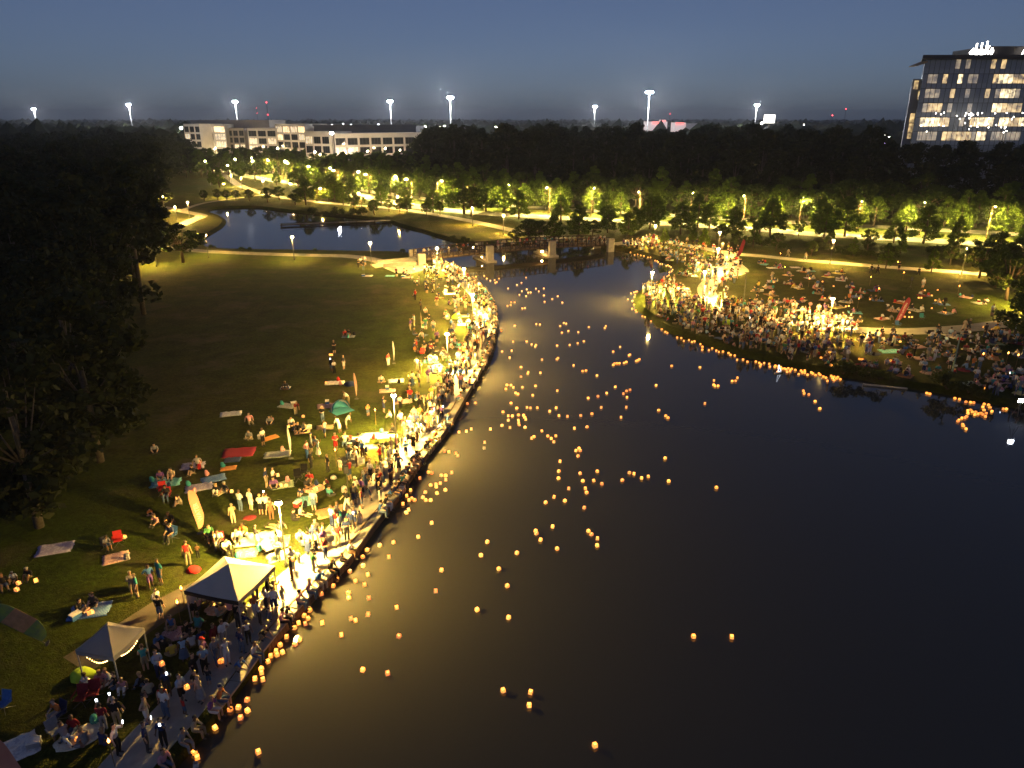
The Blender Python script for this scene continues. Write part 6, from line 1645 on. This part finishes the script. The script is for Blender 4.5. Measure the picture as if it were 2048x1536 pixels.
# seated figures near the left blankets
for px, py, pose, shirt, a, where in [
 (300,1030,'sit_cross','orange',40,'by two lanterns under the trees'), (316,1048,'sit_knees','pink',-20,'by the lanterns below the salmon banner'), (340,1046,'sit_cross','black',20,'by the lanterns below the salmon banner'), (436,986,'sit_knees','black',0,'with a lantern above the standing row'), (452,984,'sit_legs','charcoal',-30,'with a lantern above the standing row'),
 (28,1160,'sit_legs','white',20,'by two lanterns at the dark forest edge'), (8,1172,'sit_legs','black',40,'by two lanterns at the dark forest edge'), (62,1155,'sit_knees','black',0,'with a lantern at the dark forest edge'), (160,1222,'sit_cross','black',60,'on the blue plaid blanket'), (190,1210,'sit_legs','charcoal',-20,'on the blue plaid blanket'),
 (365,1010,'sit_knees','beige',-60,'beside the salmon banner'), (322,958,'sit_cross','purple',20,'by the teal blanket'), (346,955,'sit_knees','beige',0,'by the teal blanket'), (310,905,'sit_cross','grey',30,'alone on the dark meadow'), (396,932,'sit_lean','grey',30,'on the lilac blanket at the upper picnics'), (390,948,'sit_knees','black',-30,'beside the upper lilac blanket'),
 (132,1478,'sit_lean','grey',60,'on the round cream blanket'), (150,1460,'sit_legs','maroon',0,'on the round cream blanket'), (205,1368,'sit_cross','pink',20,'under the small canopy'), (222,1362,'sit_knees','white',-20,'under the small canopy'), (238,1372,'sit_cross','black',-60,'under the small canopy'), (250,1380,'sit_knees','pink',10,'at the small canopy leg'),
 (410,1205,'sit_cross','white',20,'behind the big canopy front leg'), (430,1200,'sit_knees','beige',-10,'behind the big canopy front leg'), (460,1226,'sit_lean','pink',0,'in the shade of the big canopy'), (372,1268,'sit_cross','black',60,'on the dark side path'), (345,1255,'sit_cross','blue',10,'on the dark side path'),
 (548,975,'sit_cross','purple',20,'on the green checked blanket'), (620,962,'sit_knees','red',10,'at the round peach blanket'), (612,975,'sit_cross','charcoal',60,'at the round peach blanket'), (603,990,'sit_knees','navy blue',-10,'by the round teal blanket'), (500,846,'sit_lean','pink',30,'on the meadow below the white blanket'), (540,848,'sit_cross','grey',10,'near the orange mat on meadow'), (545,843,'sit_knees','pink',0,'near the orange mat on meadow'),
 (582,851,'sit_cross','white',30,'on the navy blanket'), (598,862,'sit_knees','black',0,'on the small peach blanket'), (612,862,'sit_cross','beige',-30,'on the small peach blanket'), (500,878,'sit_cross','grey',0,'by the dark red blanket'), (690,887,'sit_lean','beige',10,'near the person in red'), (475,1080,'sit_knees','white',20,'near the big canopy peak'), (490,1068,'sit_cross','orange',-10,'near the big canopy peak'), (482,1075,'sit_cross','pink',-60,'near the big canopy peak'),
 (572,778,'sit_cross','charcoal',0,'on the lonely small white blanket'), (690,671,'sit_cross','red',20,'by the red lantern glow on meadow'), (700,671,'sit_knees','black',-20,'by the red lantern glow on meadow'), (600,1080,'sit_knees','white',30,'on the bright lawn by lamp post')]:
    p = at(px, py); person_spec(p.x, p.y, 0.03, radians(a), pose, where, shirt); occupy(p.x, p.y, 0.5)
# promenade crowd
rc = random.Random(41)
s_lo = next(s for s in [i*0.5 for i in range(400)] if project((*wall_at(s)[0], 0))[1] < 1545)
s_hi = WLEN - 1.0
n = 0; tries = 0
def dens(py):      # crowd density along the walk, from the photograph
    return np.interp(py, [520, 560, 620, 700, 760, 850, 900, 950, 1000, 1060, 1120, 1200, 1260, 1330, 1420, 1540], [.8, .75, .75, .65, .65, .7, .65, .62, .6, .7, .6, .7, .95, 1.0, 1.0, 1.0])
while n < 540 and tries < 40000:
    tries += 1
    s = rc.uniform(s_lo, s_hi); p, nn = wall_at(s); py = project((p.x, p.y, 0))[1]
    if rc.random() > dens(py): continue
    u = rc.random(); zn = zone_left(s)
    deep = np.interp(py, [520, 700, 900, 1100, 1500], [9, 8, 6.5, 4.5, 4.0])
    if u < 0.16:
        off = 0.24; q_ = p + nn*off
        if not free(q_.x, q_.y, 0.55): continue
        person_spec(q_.x, q_.y, 0.045, face(-nn.x, -nn.y) + rc.uniform(-.3, .3), 'sit_edge', 'sitting on the promenade edge ' + zn); occupy(q_.x, q_.y, 0.55)
    elif u < 0.21:
        off = 0.45; q_ = p + nn*off
        if not free(q_.x, q_.y, 0.6): continue
        person_spec(q_.x, q_.y, 0.05, face(-nn.x, -nn.y), 'crouch', 'on the promenade edge ' + zn); occupy(q_.x, q_.y, 0.6)
    elif u < 0.70:
        off = rc.uniform(0.85, 3.1); q_ = p + nn*off
        if not free(q_.x, q_.y, 0.46): continue
        ang = face(-nn.x, -nn.y) + rc.gauss(0, 0.9) if rc.random() < .7 else rc.uniform(0, 6.28)
        person_spec(q_.x, q_.y, 0.02, ang, rc.choice(STANDS), 'on the promenade walk ' + zn); occupy(q_.x, q_.y, 0.46)
    else:
        off = 3.5 + abs(rc.gauss(0, 0.5))*deep; 
        if off > 3.5 + deep: continue
        q_ = p + nn*off
        if not free(q_.x, q_.y, 0.7): continue
        ps = rc.choice(SITS) if rc.random() < .62 else rc.choice(STANDS)
        person_spec(q_.x, q_.y, 0.0, rc.uniform(0, 6.28), ps, 'on the grass behind the walk ' + zn); occupy(q_.x, q_.y, 0.7)
    n += 1
# right bank crowd
def fill(poly_px, count, seed, where, sit=0.4, r_=0.46, toward=None):
    rr = random.Random(seed); poly = [tuple(at(*p).xy) for p in poly_px]; xs = [p[0] for p in poly]; ys = [p[1] for p in poly]; k = 0; tr = 0
    while k < count and tr < 30000:
        tr += 1
        x = rr.uniform(min(xs), max(xs)); y = rr.uniform(min(ys), max(ys))
        if not inside((x, y), poly) or not free(x, y, r_): continue
        if inside((x, y), rimpoly): continue
        ps = rr.choice(SITS) if rr.random() < sit else rr.choice(STANDS)
        person_spec(x, y, 0.0, rr.uniform(0, 6.28), ps, where); occupy(x, y, r_); k += 1
fill([(1272,592),(1302,570),(1350,565),(1400,605),(1440,628),(1560,655),(1700,678),(1700,748),(1600,732),(1500,712),(1400,683),(1320,657)], 340, 51, 'in the crowd on the right bank', 0.45)
fill([(1430,600),(1480,615),(1700,648),(1725,676),(1560,662),(1440,630)], 115, 52, 'on the crowded lawn path', 0.1)
fill([(1262,497),(1300,478),(1480,503),(1470,540),(1400,565),(1352,548),(1330,515)], 140, 53, 'on the slope by the right bridge end', 0.5)
fill([(1225,496),(1300,480),(1320,490),(1255,503)], 30, 54, 'at the right foot of the bridge', 0.0)
fill([(1395,560),(1440,540),(1470,520),(1490,540),(1450,600),(1410,600)], 26, 55, 'at the forked path', 0.1)
fill([(1720,676),(2044,665),(2044,690),(1720,700)], 60, 56, 'on the bank just below the lawn path', 0.7)
fill([(1720,700),(2044,690),(2044,765),(1900,765),(1720,738)], 45, 58, 'on the dim right bank', 0.75)
fill([(1500,600),(1720,640),(1720,648),(1490,618)], 30, 59, 'on the lawn edge of the crowded path', 0.6)
fill([(1960,760),(2048,765),(2048,800),(1970,795)], 16, 57, 'by the white work light', 0.5)
for (x, y, w) in GROUPS:
    for k in range(rc.randrange(2, 5)):
        a = rc.uniform(0, 6.28); r_ = rc.uniform(0.2, 0.95); q_ = (x + r_*cos(a)*w*0.5, y + r_*sin(a)*w*0.5)
        if free(q_[0], q_[1], 0.5):
            person_spec(q_[0], q_[1], 0.03, rc.uniform(0, 6.28), rc.choice(SITS) if rc.random() < .85 else rc.choice(STANDS), 'at a picnic blanket on the right lawn'); occupy(q_[0], q_[1], 0.5)
# bridge
bz = atan2(bdir.y, bdir.x)
for k in range(62):
    x = rc.uniform(0.5, bL - 0.5); side = rc.random() < 0.7
    y = rc.uniform(0.3, 0.7) if side else rc.uniform(1.2, BWD - 0.4)
    q_ = bA + Vector((x*cos(bz) - y*sin(bz), x*sin(bz) + y*cos(bz), 0))
    if not free(q_.x, q_.y, 0.45): continue
    person_spec(q_.x, q_.y, arch(x), bz + rc.gauss(0, 0.5) if side else rc.uniform(0, 6.28), rc.choice(STANDS), 'on the footbridge'); occupy(q_.x, q_.y, 0.45)

# ---- build the people: the 300 that show largest are individuals
for d in PPL:
    J = BODY[(d['pose'], d['fem'])][2]; hh = J['hc'].z * d['sc']
    a = project((d['x'], d['y'], d['z'])); b = project((d['x'], d['y'], d['z'] + hh))
    d['show'] = (a[1] - b[1]) if (-10 < a[0] < 2058 and a[1] < 1580) else -1
PPL = [d for d in PPL if d['show'] > 0]
PPL.sort(key=lambda d: d['show'], reverse=True)
POSEW = {'stand_relaxed': 'standing', 'stand_hold': 'standing with hands together', 'stand_phone': 'standing with raised arm', 'stand_hip': 'standing hand on hip', 'stand_cross': 'standing arms folded', 'walk': 'walking', 'bend': 'bending',
         'sit_cross': 'sitting cross-legged', 'sit_legs': 'sitting legs out', 'sit_lean': 'sitting leaning back', 'sit_knees': 'sitting knees up', 'sit_seat': 'sitting', 'sit_edge': '', 'crouch': 'crouching'}
PHONE = emitter('phone_screen', (0.8, 0.88, 1.0), 14.0)
ph_me = MB().box((-0.04, -0.008, -0.075), (0.04, 0.008, 0.075)).mesh('phone', PHONE)
HELD = []
nphone = 0
for i, d in enumerate(PPL[:300]):
    me, parts, J = BODY[(d['pose'], d['fem'])]
    o = bpy.data.objects.new('person', me); link(o)
    o.location = (d['x'], d['y'], d['z']); o.rotation_euler = (0, 0, d['rz']); o.scale = (d['sc'],)*3
    o.material_slots[0].link = 'OBJECT'; o.material_slots[0].material = SKINS[d['skin']]
    def part(nm, key, m_):
        c = bpy.data.objects.new(nm, parts[key]); link(c, o); c.material_slots[0].link = 'OBJECT'; c.material_slots[0].material = m_
    part('cap' if d['cap'] else 'hair', 'cap' if d['cap'] else ('long_hair' if d['fem'] else 'hair'), CLOTH[rp.choice(['white', 'black', 'navy blue', 'red'])] if d['cap'] else HAIRS[d['hair']])
    part('shirt', d['top'], CLOTH[d['shirt']])
    part(d['bottom'], d['bottom'], CLOTH[d['pants']])
    child = 'child' if d['sc'] < 0.8 else 'person'
    lab = '%s in %s %s and %s %s %s %s' % (child, d['shirt'], {'shirt': 'shirt', 'tank': 'top', 'hoodie': 'hoodie'}[d['top']], d['pants'], d['bottom'], POSEW[d['pose']], d['zone'])
    w_ = lab.split()
    if len(w_) > 16: lab = lab.replace(' %s %s' % (d['pants'], d['bottom']), '').replace(' and', '', 1)
    w_ = lab.split()
    if len(w_) > 16: lab = lab.replace('standing with hands together', 'standing').replace('sitting leaning back', 'sitting').replace('standing with raised arm', 'arm raised')
    tag(o, ' '.join(lab.split()[:16]), 'person', 'people watching the lanterns')
    M = Matrix.Translation((d['x'], d['y'], d['z'])) @ Matrix.Rotation(d['rz'], 4, 'Z') @ Matrix.Scale(d['sc'], 4)
    if d['pose'] == 'stand_phone' and nphone < 26 and (i % 2 == 0 or 'phone' in d['zone']):
        q_ = M @ (J['par'] + V3(0, -0.03, 0.05)); nphone += 1
        ph = meshobj('phone', ph_me, None, q_, d['rz']); tag(ph, ' '.join(('lit phone held up ' + d['zone']).split()[:16]), 'phone', 'lit phones')
    elif d['pose'] == 'stand_hold' and i % 5 == 0:
        HELD.append((M @ ((J['pal'] + J['par'])/2 + V3(0, -0.10, -0.06)), d['zone']))
# the rest of the crowd, one mass of small figures coloured by an attribute
V = []; F_ = []; C_ = []; k0 = 0
def colr(m_): return m_.node_tree.nodes['Color Ramp'].color_ramp.elements[0].color[:3] if 'Color Ramp' in m_.node_tree.nodes else (0.5, 0.5, 0.5)
CLC = {k: colr(v) for k, v in CLOTH.items()}; SKC = [colr(m_) for m_ in SKINS]; HRC = {k: colr(v) for k, v in HAIRS.items()}
for d in PPL[300:]:
    v, f, regs, J = LOWB[d['pose']]
    c, s = cos(d['rz']), sin(d['rz']); w = v * d['sc'] * np.array([1.1, 1.1, 1.0])
    V.append(np.stack([w[:, 0]*c - w[:, 1]*s + d['x'], w[:, 0]*s + w[:, 1]*c + d['y'], w[:, 2] + d['z']], axis=1))
    for q_, r_ in zip(f, regs):
        F_.append(tuple(i + k0 for i in q_))
        if r_ in ('torso', 'sleeve'): cc = CLC[d['shirt']]
        elif r_ in ('pelvis', 'thigh'): cc = CLC[d['pants']]
        elif r_ in ('knee', 'shin'): cc = CLC[d['pants']] if d['bottom'] == 'trousers' else SKC[d['skin']]
        elif r_ == 'hair': cc = HRC[d['hair']]
        elif r_ == 'foot': cc = (0.05, 0.05, 0.05)
        else: cc = SKC[d['skin']]
        C_.append(cc)
    k0 += len(v)
cm = bpy.data.meshes.new('crowd'); cm.from_pydata(np.concatenate(V).tolist(), [], F_)
at_ = cm.attributes.new('cloth', 'FLOAT_COLOR', 'FACE'); at_.data.foreach_set('color', np.concatenate([np.array(C_), np.ones((len(C_), 1))], axis=1).astype(np.float32).ravel())
m_ = mat('crowd_cloth', (0.5, 0.5, 0.5), 0.85); nn_ = m_.node_tree.nodes; an = nn_.new('ShaderNodeAttribute'); an.attribute_name = 'cloth'; m_.node_tree.links.new(an.outputs['Color'], nn_['Principled BSDF'].inputs['Base Color'])
cm.materials.append(m_); cm.polygons.foreach_set('use_smooth', [True]*len(cm.polygons))
tag(meshobj('crowd', cm), 'dense far crowd of people on the banks and the bridge', 'crowd', kind='stuff')
print('people', len(PPL), 'of which farther', len(PPL) - 300, 'crowd faces', len(F_))

# ================================================================ LANTERNS
PAPER = [emitter('lantern_paper_a', (1.0, 0.31, 0.022), 1.9), emitter('lantern_paper_b', (1.0, 0.36, 0.035), 2.5), emitter('lantern_paper_c', (1.0, 0.25, 0.015), 1.3)]
PTOP = emitter('lantern_inner_glow', (1.0, 0.52, 0.13), 3.2); FOAM = mat('lantern_base_foam', (0.62, 0.56, 0.46), 0.8)
S_, LHT = 0.095, 0.205
def shade_mesh(m_):
    mb = MB(); a, b = S_, S_ - 0.006
    for k in range(4):
        Mx = Matrix.Rotation(k*pi/2, 4, 'Z')
        mb.box((-a, -a, 0.03), (a - 0.0062, -b, LHT), M=Mx)
    return mb.mesh('paper_shade', m_)
SHADE = [shade_mesh(m_) for m_ in PAPER]
CAND = MB().lathe([(0.045, 0.03), (0.045, 0.10), (0.035, 0.12), (0.02, 0.17), (0.005, 0.20)], 8).mesh('candle', PTOP)
BASE_ = MB().box((-0.125, -0.125, 0.0), (0.125, 0.125, 0.028)).mesh('float_base', FOAM)
LBASE = mat('lantern_stick', (0.45, 0.33, 0.18), 0.8)
POSTS = MB()
for sx in (-1, 1):
    for sy in (-1, 1): POSTS.box((sx*S_ - 0.008 + sx*0.009, sy*S_ - 0.008 + sy*0.009, 0.028), (sx*S_ + 0.008 + sx*0.009, sy*S_ + 0.008 + sy*0.009, LHT + 0.01))
for k in range(4):
    POSTS.box((-S_ - 0.001, -S_ - 0.016, LHT - 0.004), (S_ + 0.001, -S_ - 0.003, LHT + 0.008), M=Matrix.Rotation(k*pi/2, 4, 'Z'))
POSTM = POSTS.mesh('corner_frame', LBASE)
LANT = []
def lp(px, py, z, label, group): 
    p = at(px, py, z + 0.15); LANT.append((p.x, p.y, z, label, group))
G1 = 'paper lanterns floating on the pond'
def label_for(px, py):
    p = at(px, py, WZ + 0.15)
    dmin = min((p.xy - q_).length for q_ in WALL)
    zw = (' by the small canopy' if py > 1290 else ' by the big canopy' if py > 1130 else ' below the speaker' if py > 950 else ' by the second lamp post' if py > 800 else ' by the outer bend')
    if dmin < 3.0: return 'glowing paper lantern floating close against the promenade wall' + zw
    dr = min((p.xy - q_).length for q_ in RIGHT)
    if dr < 2.6: return 'glowing paper lantern floating along the grassy right bank' + (' near the bridge' if py < 570 else ' at its tip' if py < 670 else ' below the crowd' if px < 1700 else ' by the work light')
    if dmin < 9: return 'glowing paper lantern drifting just off the promenade wall' + zw
    if py < 680: return 'glowing paper lantern drifting on the pond toward the bridge'
    if py > 1120: return 'glowing paper lantern drifting alone on the dark open pond'
    return 'glowing paper lantern drifting in the middle of the pond'
L4 = [(237,185),(265,168),(351,160),(377,187),(413,209),(457,202),(478,222),(464,230),(501,187),(595,288),(686,252),(732,230),(779,177),(736,315),(786,297),(801,331),(826,329),(711,353),(779,366),(880,290),(909,318),(961,288),(961,359),(969,424),(1047,396),(1103,367),(1150,432),(626,429),(662,430),(622,457),(588,467),(740,492),(767,488),(664,669),(524,719),(883,652),(921,656),(1128,672),(1166,641),(1190,648),(1204,652),(1212,723),(1146,740),(1314,734),(1422,683),(1585,692),(1596,672),(646,833),(785,830),(836,860),(873,880),(881,866),(1097,872),(1226,866),(1308,848),(1371,828),(534,932),(632,924),(611,994),(942,1016),(1096,1012),(1106,1000),(727,1093),(727,1191),(796,1158),(800,1145),(927,1150),(1266,1074),(1358,1133),(1393,1127),(1506,1178),(1522,1178),(1671,934),(1742,886),(1762,890),(1831,972),(1843,965),(1672,1070),(1684,1056),(1709,1053),(1735,1053),(1782,1050),(1806,1040),(1908,1030),(1925,1022),(1940,1012),(583,1274),(600,1274),(624,1277),(572,1316),(648,1300),(664,1300),(742,1298),(877,1284),(672,1357),(697,1368),(847,1380),(1099,1333),(1416,1409),(1515,1390),(1604,1358),(1693,1294),(1776,1364),(1808,1336),(1845,1324),(1812,1401),(625,1460),(1549,1504),(1806,1502),(1088,1508)]
L5 = [(268,391),(311,429),(387,424),(413,428),(464,426),(209,457),(248,486),(278,487),(249,519),(324,480),(343,484),(362,482),(371,498),(378,512),(324,520),(326,540),(330,553),(201,558),(260,574),(372,572),(114,585),(72,684),(422,652),(439,642),(499,599),(542,637),(555,640),(568,655),(602,636),(588,660),(588,680),(555,452),(604,428),(625,485),(688,490),(788,484),(871,471),(941,424),(1128,422),(1088,497),(740,579),(835,569),(1369,445),(1420,486),(1438,501),(1713,394),(1348,260),(1466,115),(1676,126),(1781,223),(1778,256),(1788,264),(1812,264),(1916,228),(1941,226),(1954,203),(752,745),(776,728),(793,728),(784,745),(767,785),(633,825),(624,898),(621,950),(638,950),(784,914),(911,899),(803,970),(886,968),(944,992),(698,1027),(823,1026),(832,1057),(587,1089),(526,1130),(669,1118),(814,1170),(1097,964),(1150,910),(1184,917),(1240,949),(1292,938),(1417,801),(1443,972),(1799,1020),(579,1309),(453,1342),(458,1360),(488,1408),(612,1474),(844,1343),(868,1368),(912,1398),(910,1450),(91,1423),(312,1506),(44,1524),(66,1520)]
L8 = [(1880,187),(1778,200),(1790,190),(1805,188),(1825,192),(1768,385),(1818,380),(1832,378),(1851,365),(1670,415),(1669,518),(1699,522),(1745,530),(1758,547),(1560,660),(1582,665),(1647,680),(1677,682),(1717,662),(1502,700),(1677,710),(1575,747),(1610,742),(1612,758),(1640,735),(1674,780),(1537,795),(1618,802),(1632,800),(1412,760),(1438,782),(1395,778),(1520,830),(1541,850),(1575,850),(1412,820),(1425,850),(1445,838),(1458,830),(1465,850),(1475,858),(1440,855),(1385,875),(1425,915),(1408,935),(1580,1005),(1232,1004),(1247,992),(1489,1100),(1321,1137),(1228,1157),(1140,1112),(1140,1190),(1082,1190)]
L6 = [(1283,322),(1585,397),(1915,390),(1551,517),(1962,487),(1789,623),(1969,669),(1328,612),(1341,775),(1009,768),(902,699),(1067,675),(1091,685),(1163,651),(1168,557),(1052,528),(1053,554),(1144,481),(1164,423),(1136,372),(1133,322),(1059,405),(1091,460),(990,415),(985,440),(970,464),(964,488),(928,493),(896,534),(830,628),(798,658),(819,674),(805,704),(766,700),(742,728),(770,797),(746,822),(696,780),(673,867),(658,826),(646,842),(634,860),(620,872),(606,888),(641,883),(632,895),(614,900),(589,919),(584,938),(557,944),(551,962),(553,985),(560,1025),(541,972),(520,988),(514,1020),(494,1014),(490,1037),(469,1142),(404,1162),(420,1183),(350,1170),(373,1195),(473,1202),(433,1242),(286,1298),(223,1374),(115,1444),(167,1442),(183,1470),(84,1486),(533,1438),(531,1467),(1133,968),(1276,987),(1939,1086)]
L2 = [(200,215),(240,240),(270,235),(300,245),(330,250),(370,265),(395,265),(440,295),(460,300),(470,310),(490,328),(510,330),(550,345),(565,340),(580,350),(595,360),(610,385),(600,400),(580,410),(575,440),(560,450),(430,515),(440,525),(205,615),(235,605),(250,600),(265,597),(245,630),(258,640),(262,620),(240,650),(175,672),(218,688),(235,705),(235,725),(215,765),(230,768),(250,780),(258,795),(315,838),(340,845),(355,840),(400,888),(475,935),(490,945),(505,950),(520,945),(528,965),(505,965),(540,990),(560,1000),(655,1045),(675,1045),(695,1050),(725,1042),(720,1078),(770,1070),(800,1088),(825,1082),(855,1088),(875,1092),(882,1110),(902,1135),(900,1163),(965,1168),(997,1150),(1037,1172),(1062,1185),(1102,1182),(1157,1196),(1172,1193),(1177,1214),(1162,1214),(1217,1220),(1240,1262),(1262,1262)]
L3 = [(120,1034),(145,1022),(155,1032),(180,1046),(200,1054),(240,1040),(280,1060),(310,1066),(27,1155),(33,1175),(68,1182),(118,1235),(153,1290),(975,1172),(998,1178),(1020,1182),(1190,1212),(1205,1216),(1225,1219),(1250,1222),(1275,1239),(1290,1237),(1310,1243),(1335,1245),(1415,1256),(1450,1263),(1405,1278),(1430,1282),(1460,1282),(1480,1287),(1415,1302),(1440,1307),(1475,1312),(1290,1307),(1310,1302),(1325,1317),(1290,1327),(1350,1317),(1345,1337),(1370,1332),(1390,1327),(1405,1337),(1425,1352),(1430,1327),(1305,1332),(1280,1352),(1268,1362),(1245,1364),(1222,1380),(1215,1387),(1250,1412),(1255,1424),(1275,1447),(1562,1294),(1585,1294)]
pts = crop(900, 520, 5.12, L4) + crop(950, 700, 3.724, L5) + crop(400, 750, 3.413, L8) + crop(330, 1000, 2.866, L6) + crop(1220, 460, 4.876, L2) + crop(1600, 480, 3.839, L3) + [(1387,1271),(1464,1272),(1007,1379),(1061,1382),(1058,1409),(1190,1489)]
rl = random.Random(61)
for k in range(70):      # the dense string along the right bank
    u = rl.random(); pts.append((1484 + (1685-1484)*u + rl.uniform(-3, 3), 715 + (754-715)*u + abs(rl.gauss(0, 5)) + 1))
seen = []
for px, py in pts:
    p = at(px, py, WZ + 0.15)
    if any((p.x-a)**2 + (p.y-b)**2 < 0.30**2 for a, b in seen): continue
    if not inside((p.x, p.y), [tuple(q_) for q_ in POND]): 
        continue
    if min((p.xy - q_).length for q_ in WALL) < 0.28: continue
    seen.append((p.x, p.y)); LANT.append((p.x, p.y, WZ - 0.008, label_for(px, py), G1))
# lanterns standing on blankets and grass
GL_ = [(437,984),(463,982),(299,1023),(335,1042),(339,1050),(354,996),(243,1072),(249,1073),(37,1165),(33,1178),(72,1160),(178,1225),(183,1223),(156,1477),(168,1473),(562,970),(572,970),(628,978),(632,976),(618,957),(577,852),(606,832),(696,672),(660,709),(664,709),(652,765),(446,1320),(441,1322)] + \
      crop(1600, 480, 3.839, [(1058,382),(940,398),(912,442),(932,442),(1012,425),(985,425),(1040,462),(1080,475),(1105,465),(960,385),(1012,522),(1105,552),(1118,556),(842,555),(820,525),(795,535),(805,588),(838,590),(860,590),(375,505),(352,508),(172,445),(190,445),(258,353),(173,318),(1128,862),(1153,905),(1230,765),(1217,760),(770,778),(456,912),(478,915),(697,925),(230,860),(235,897),(162,902),(240,960),(330,935)])
for px, py in GL_:
    p = at(px, py, 0.18); LANT.append((p.x, p.y, 0.045, 'glowing paper lantern set down on the grass at a picnic on the %s lawn' % ('left' if px < 1100 else 'right'), 'paper lanterns standing on the lawns'))
for k in range(60):
    d = rl.choice(PPL[300:])
    if d['x'] > 15 and d['pose'] in ('stand_hold', 'sit_cross', 'sit_knees'):
        hd = LOWB[d['pose']][3]; q_ = Matrix.Rotation(d['rz'], 4, 'Z') @ ((hd['pal'] + hd['par'])/2 + V3(0, -0.10, -0.06))
        LANT.append((d['x'] + q_.x*d['sc'], d['y'] + q_.y*d['sc'], d['z'] + q_.z*d['sc'] - 0.1, 'glowing paper lantern held in the right bank crowd', 'paper lanterns held in the crowd'))
for q_, zn in HELD: LANT.append((q_.x, q_.y, q_.z - 0.12, 'glowing paper lantern held by someone ' + zn, 'paper lanterns held on the promenade'))
LANT = [(a, b, c, ' '.join(d.split()[:16]), e) for a, b, c, d, e in LANT]
LANT.sort(key=lambda a: a[0]**2 + a[1]**2 + 27**2)
for i, (x, y, z, lab, grp) in enumerate(LANT[:300]):
    t = empty('paper_lantern', (x, y, z), rl.uniform(0, 1.57), lab, 'lantern', grp)
    t.rotation_euler = (rl.gauss(0, .06), rl.gauss(0, .06), rl.uniform(0, 1.57)); meshobj('paper_shade', SHADE[rl.randrange(3)], t); meshobj('float_base', BASE_, t); meshobj('candle', CAND, t); meshobj('corner_frame', POSTM, t)
for nm, m_, key in (('far_lantern_glow', PAPER[0], 0), ('far_lantern_base', FOAM, 1)):
    mb = MB()
    for (x, y, z, lab, grp) in LANT[300:]:
        a = (x*37 + y*17) % 1.57; Mx = Matrix.Translation((x, y, z)) @ Matrix.Rotation(a, 4, 'Z')
        if key == 0:
            for k in range(4):
                mb.box((-S_, -S_, 0.03), (S_ - 0.0062, -S_ + 0.006, LHT), M=Mx @ Matrix.Rotation(k*pi/2, 4, 'Z'))
        else: mb.box((-0.125, -0.125, 0), (0.125, 0.125, 0.028), M=Mx)
    if key == 0:
        root = meshobj('distant_lanterns', mb.mesh(nm, m_)); tag(root, 'far glowing paper lanterns strung along the right bank and bridge end', 'lanterns', kind='stuff')
    else: meshobj('float_base', mb.mesh(nm, m_), root)
p = at(391, 1527, WZ + 0.15); t = empty('paper_lantern', (p.x, p.y, WZ - 0.008), 0.3, 'unlit white paper lantern floating close to the promenade wall', 'lantern')
meshobj('paper_shade', shade_mesh(mat('lantern_paper_unlit', (0.7, 0.6, 0.55), 0.8)), t); meshobj('float_base', BASE_, t)
p = at(969, 890, WZ + 0.15); t = empty('paper_lantern', (p.x + 0.0, p.y - 0.5, WZ - 0.008), 0.3, 'unlit pale lantern drifting beside a red one in the pond', 'lantern')
meshobj('paper_shade', shade_mesh(mat('lantern_paper_unlit', (0.7, 0.6, 0.55), 0.8)), t); meshobj('float_base', BASE_, t)
# toy boat with white fairy lights
p = at(1555, 747, WZ); t = empty('toy_sailboat', (p.x, p.y, WZ), 0.4, 'tiny sailboat outlined in white lights off the right bank', 'boat')
BL_ = emitter('boat_lights', (0.75, 0.85, 1.0), 5.0)
MB().add([(-0.5,-0.12,0.12),(0.5,-0.12,0.12),(0.62,0,0.16),(0.5,0.12,0.12),(-0.5,0.12,0.12),(-0.4,0,-0.08),(0.4,0,-0.08)], [(0,1,6,5),(1,2,6),(2,3,6),(3,4,5,6),(4,0,5),(4,3,2,1,0)]).build('hull', FOAM, t)
MB().tube([(0,0,0.1),(0,0,1.1)], 0.015, 5).build('mast_pole', CH_FR, t)
MB().tube([(0.03,0,0.25),(0.45,0,0.25),(0.03,0,1.05),(0.03,0,0.25)], 0.03, 4).build('sail_lights', BL_, t)
print('lanterns', len(LANT), 'canopy sides', s1, s2)

# ================================================================ HAZE
hz = MB().box((-4600, -4600, -3.5), (4600, 4600, 66)).build('haze', mat('haze_dummy', (0.5, 0.5, 0.5)))
hm_ = bpy.data.materials.new('evening_haze'); hm_.use_nodes = True
hn = hm_.node_tree.nodes; hl = hm_.node_tree.links
hn.remove(hn['Principled BSDF'])
pv = hn.new('ShaderNodeVolumePrincipled'); pv.inputs['Color'].default_value = (0.93, 0.95, 1.0, 1); pv.inputs['Density'].default_value = 0.00016; pv.inputs['Anisotropy'].default_value = 0.3
hl.new(pv.outputs[0], hn['Material Output'].inputs['Volume'])
hz.data.materials.clear(); hz.data.materials.append(hm_); tag(hz, kind='stuff')
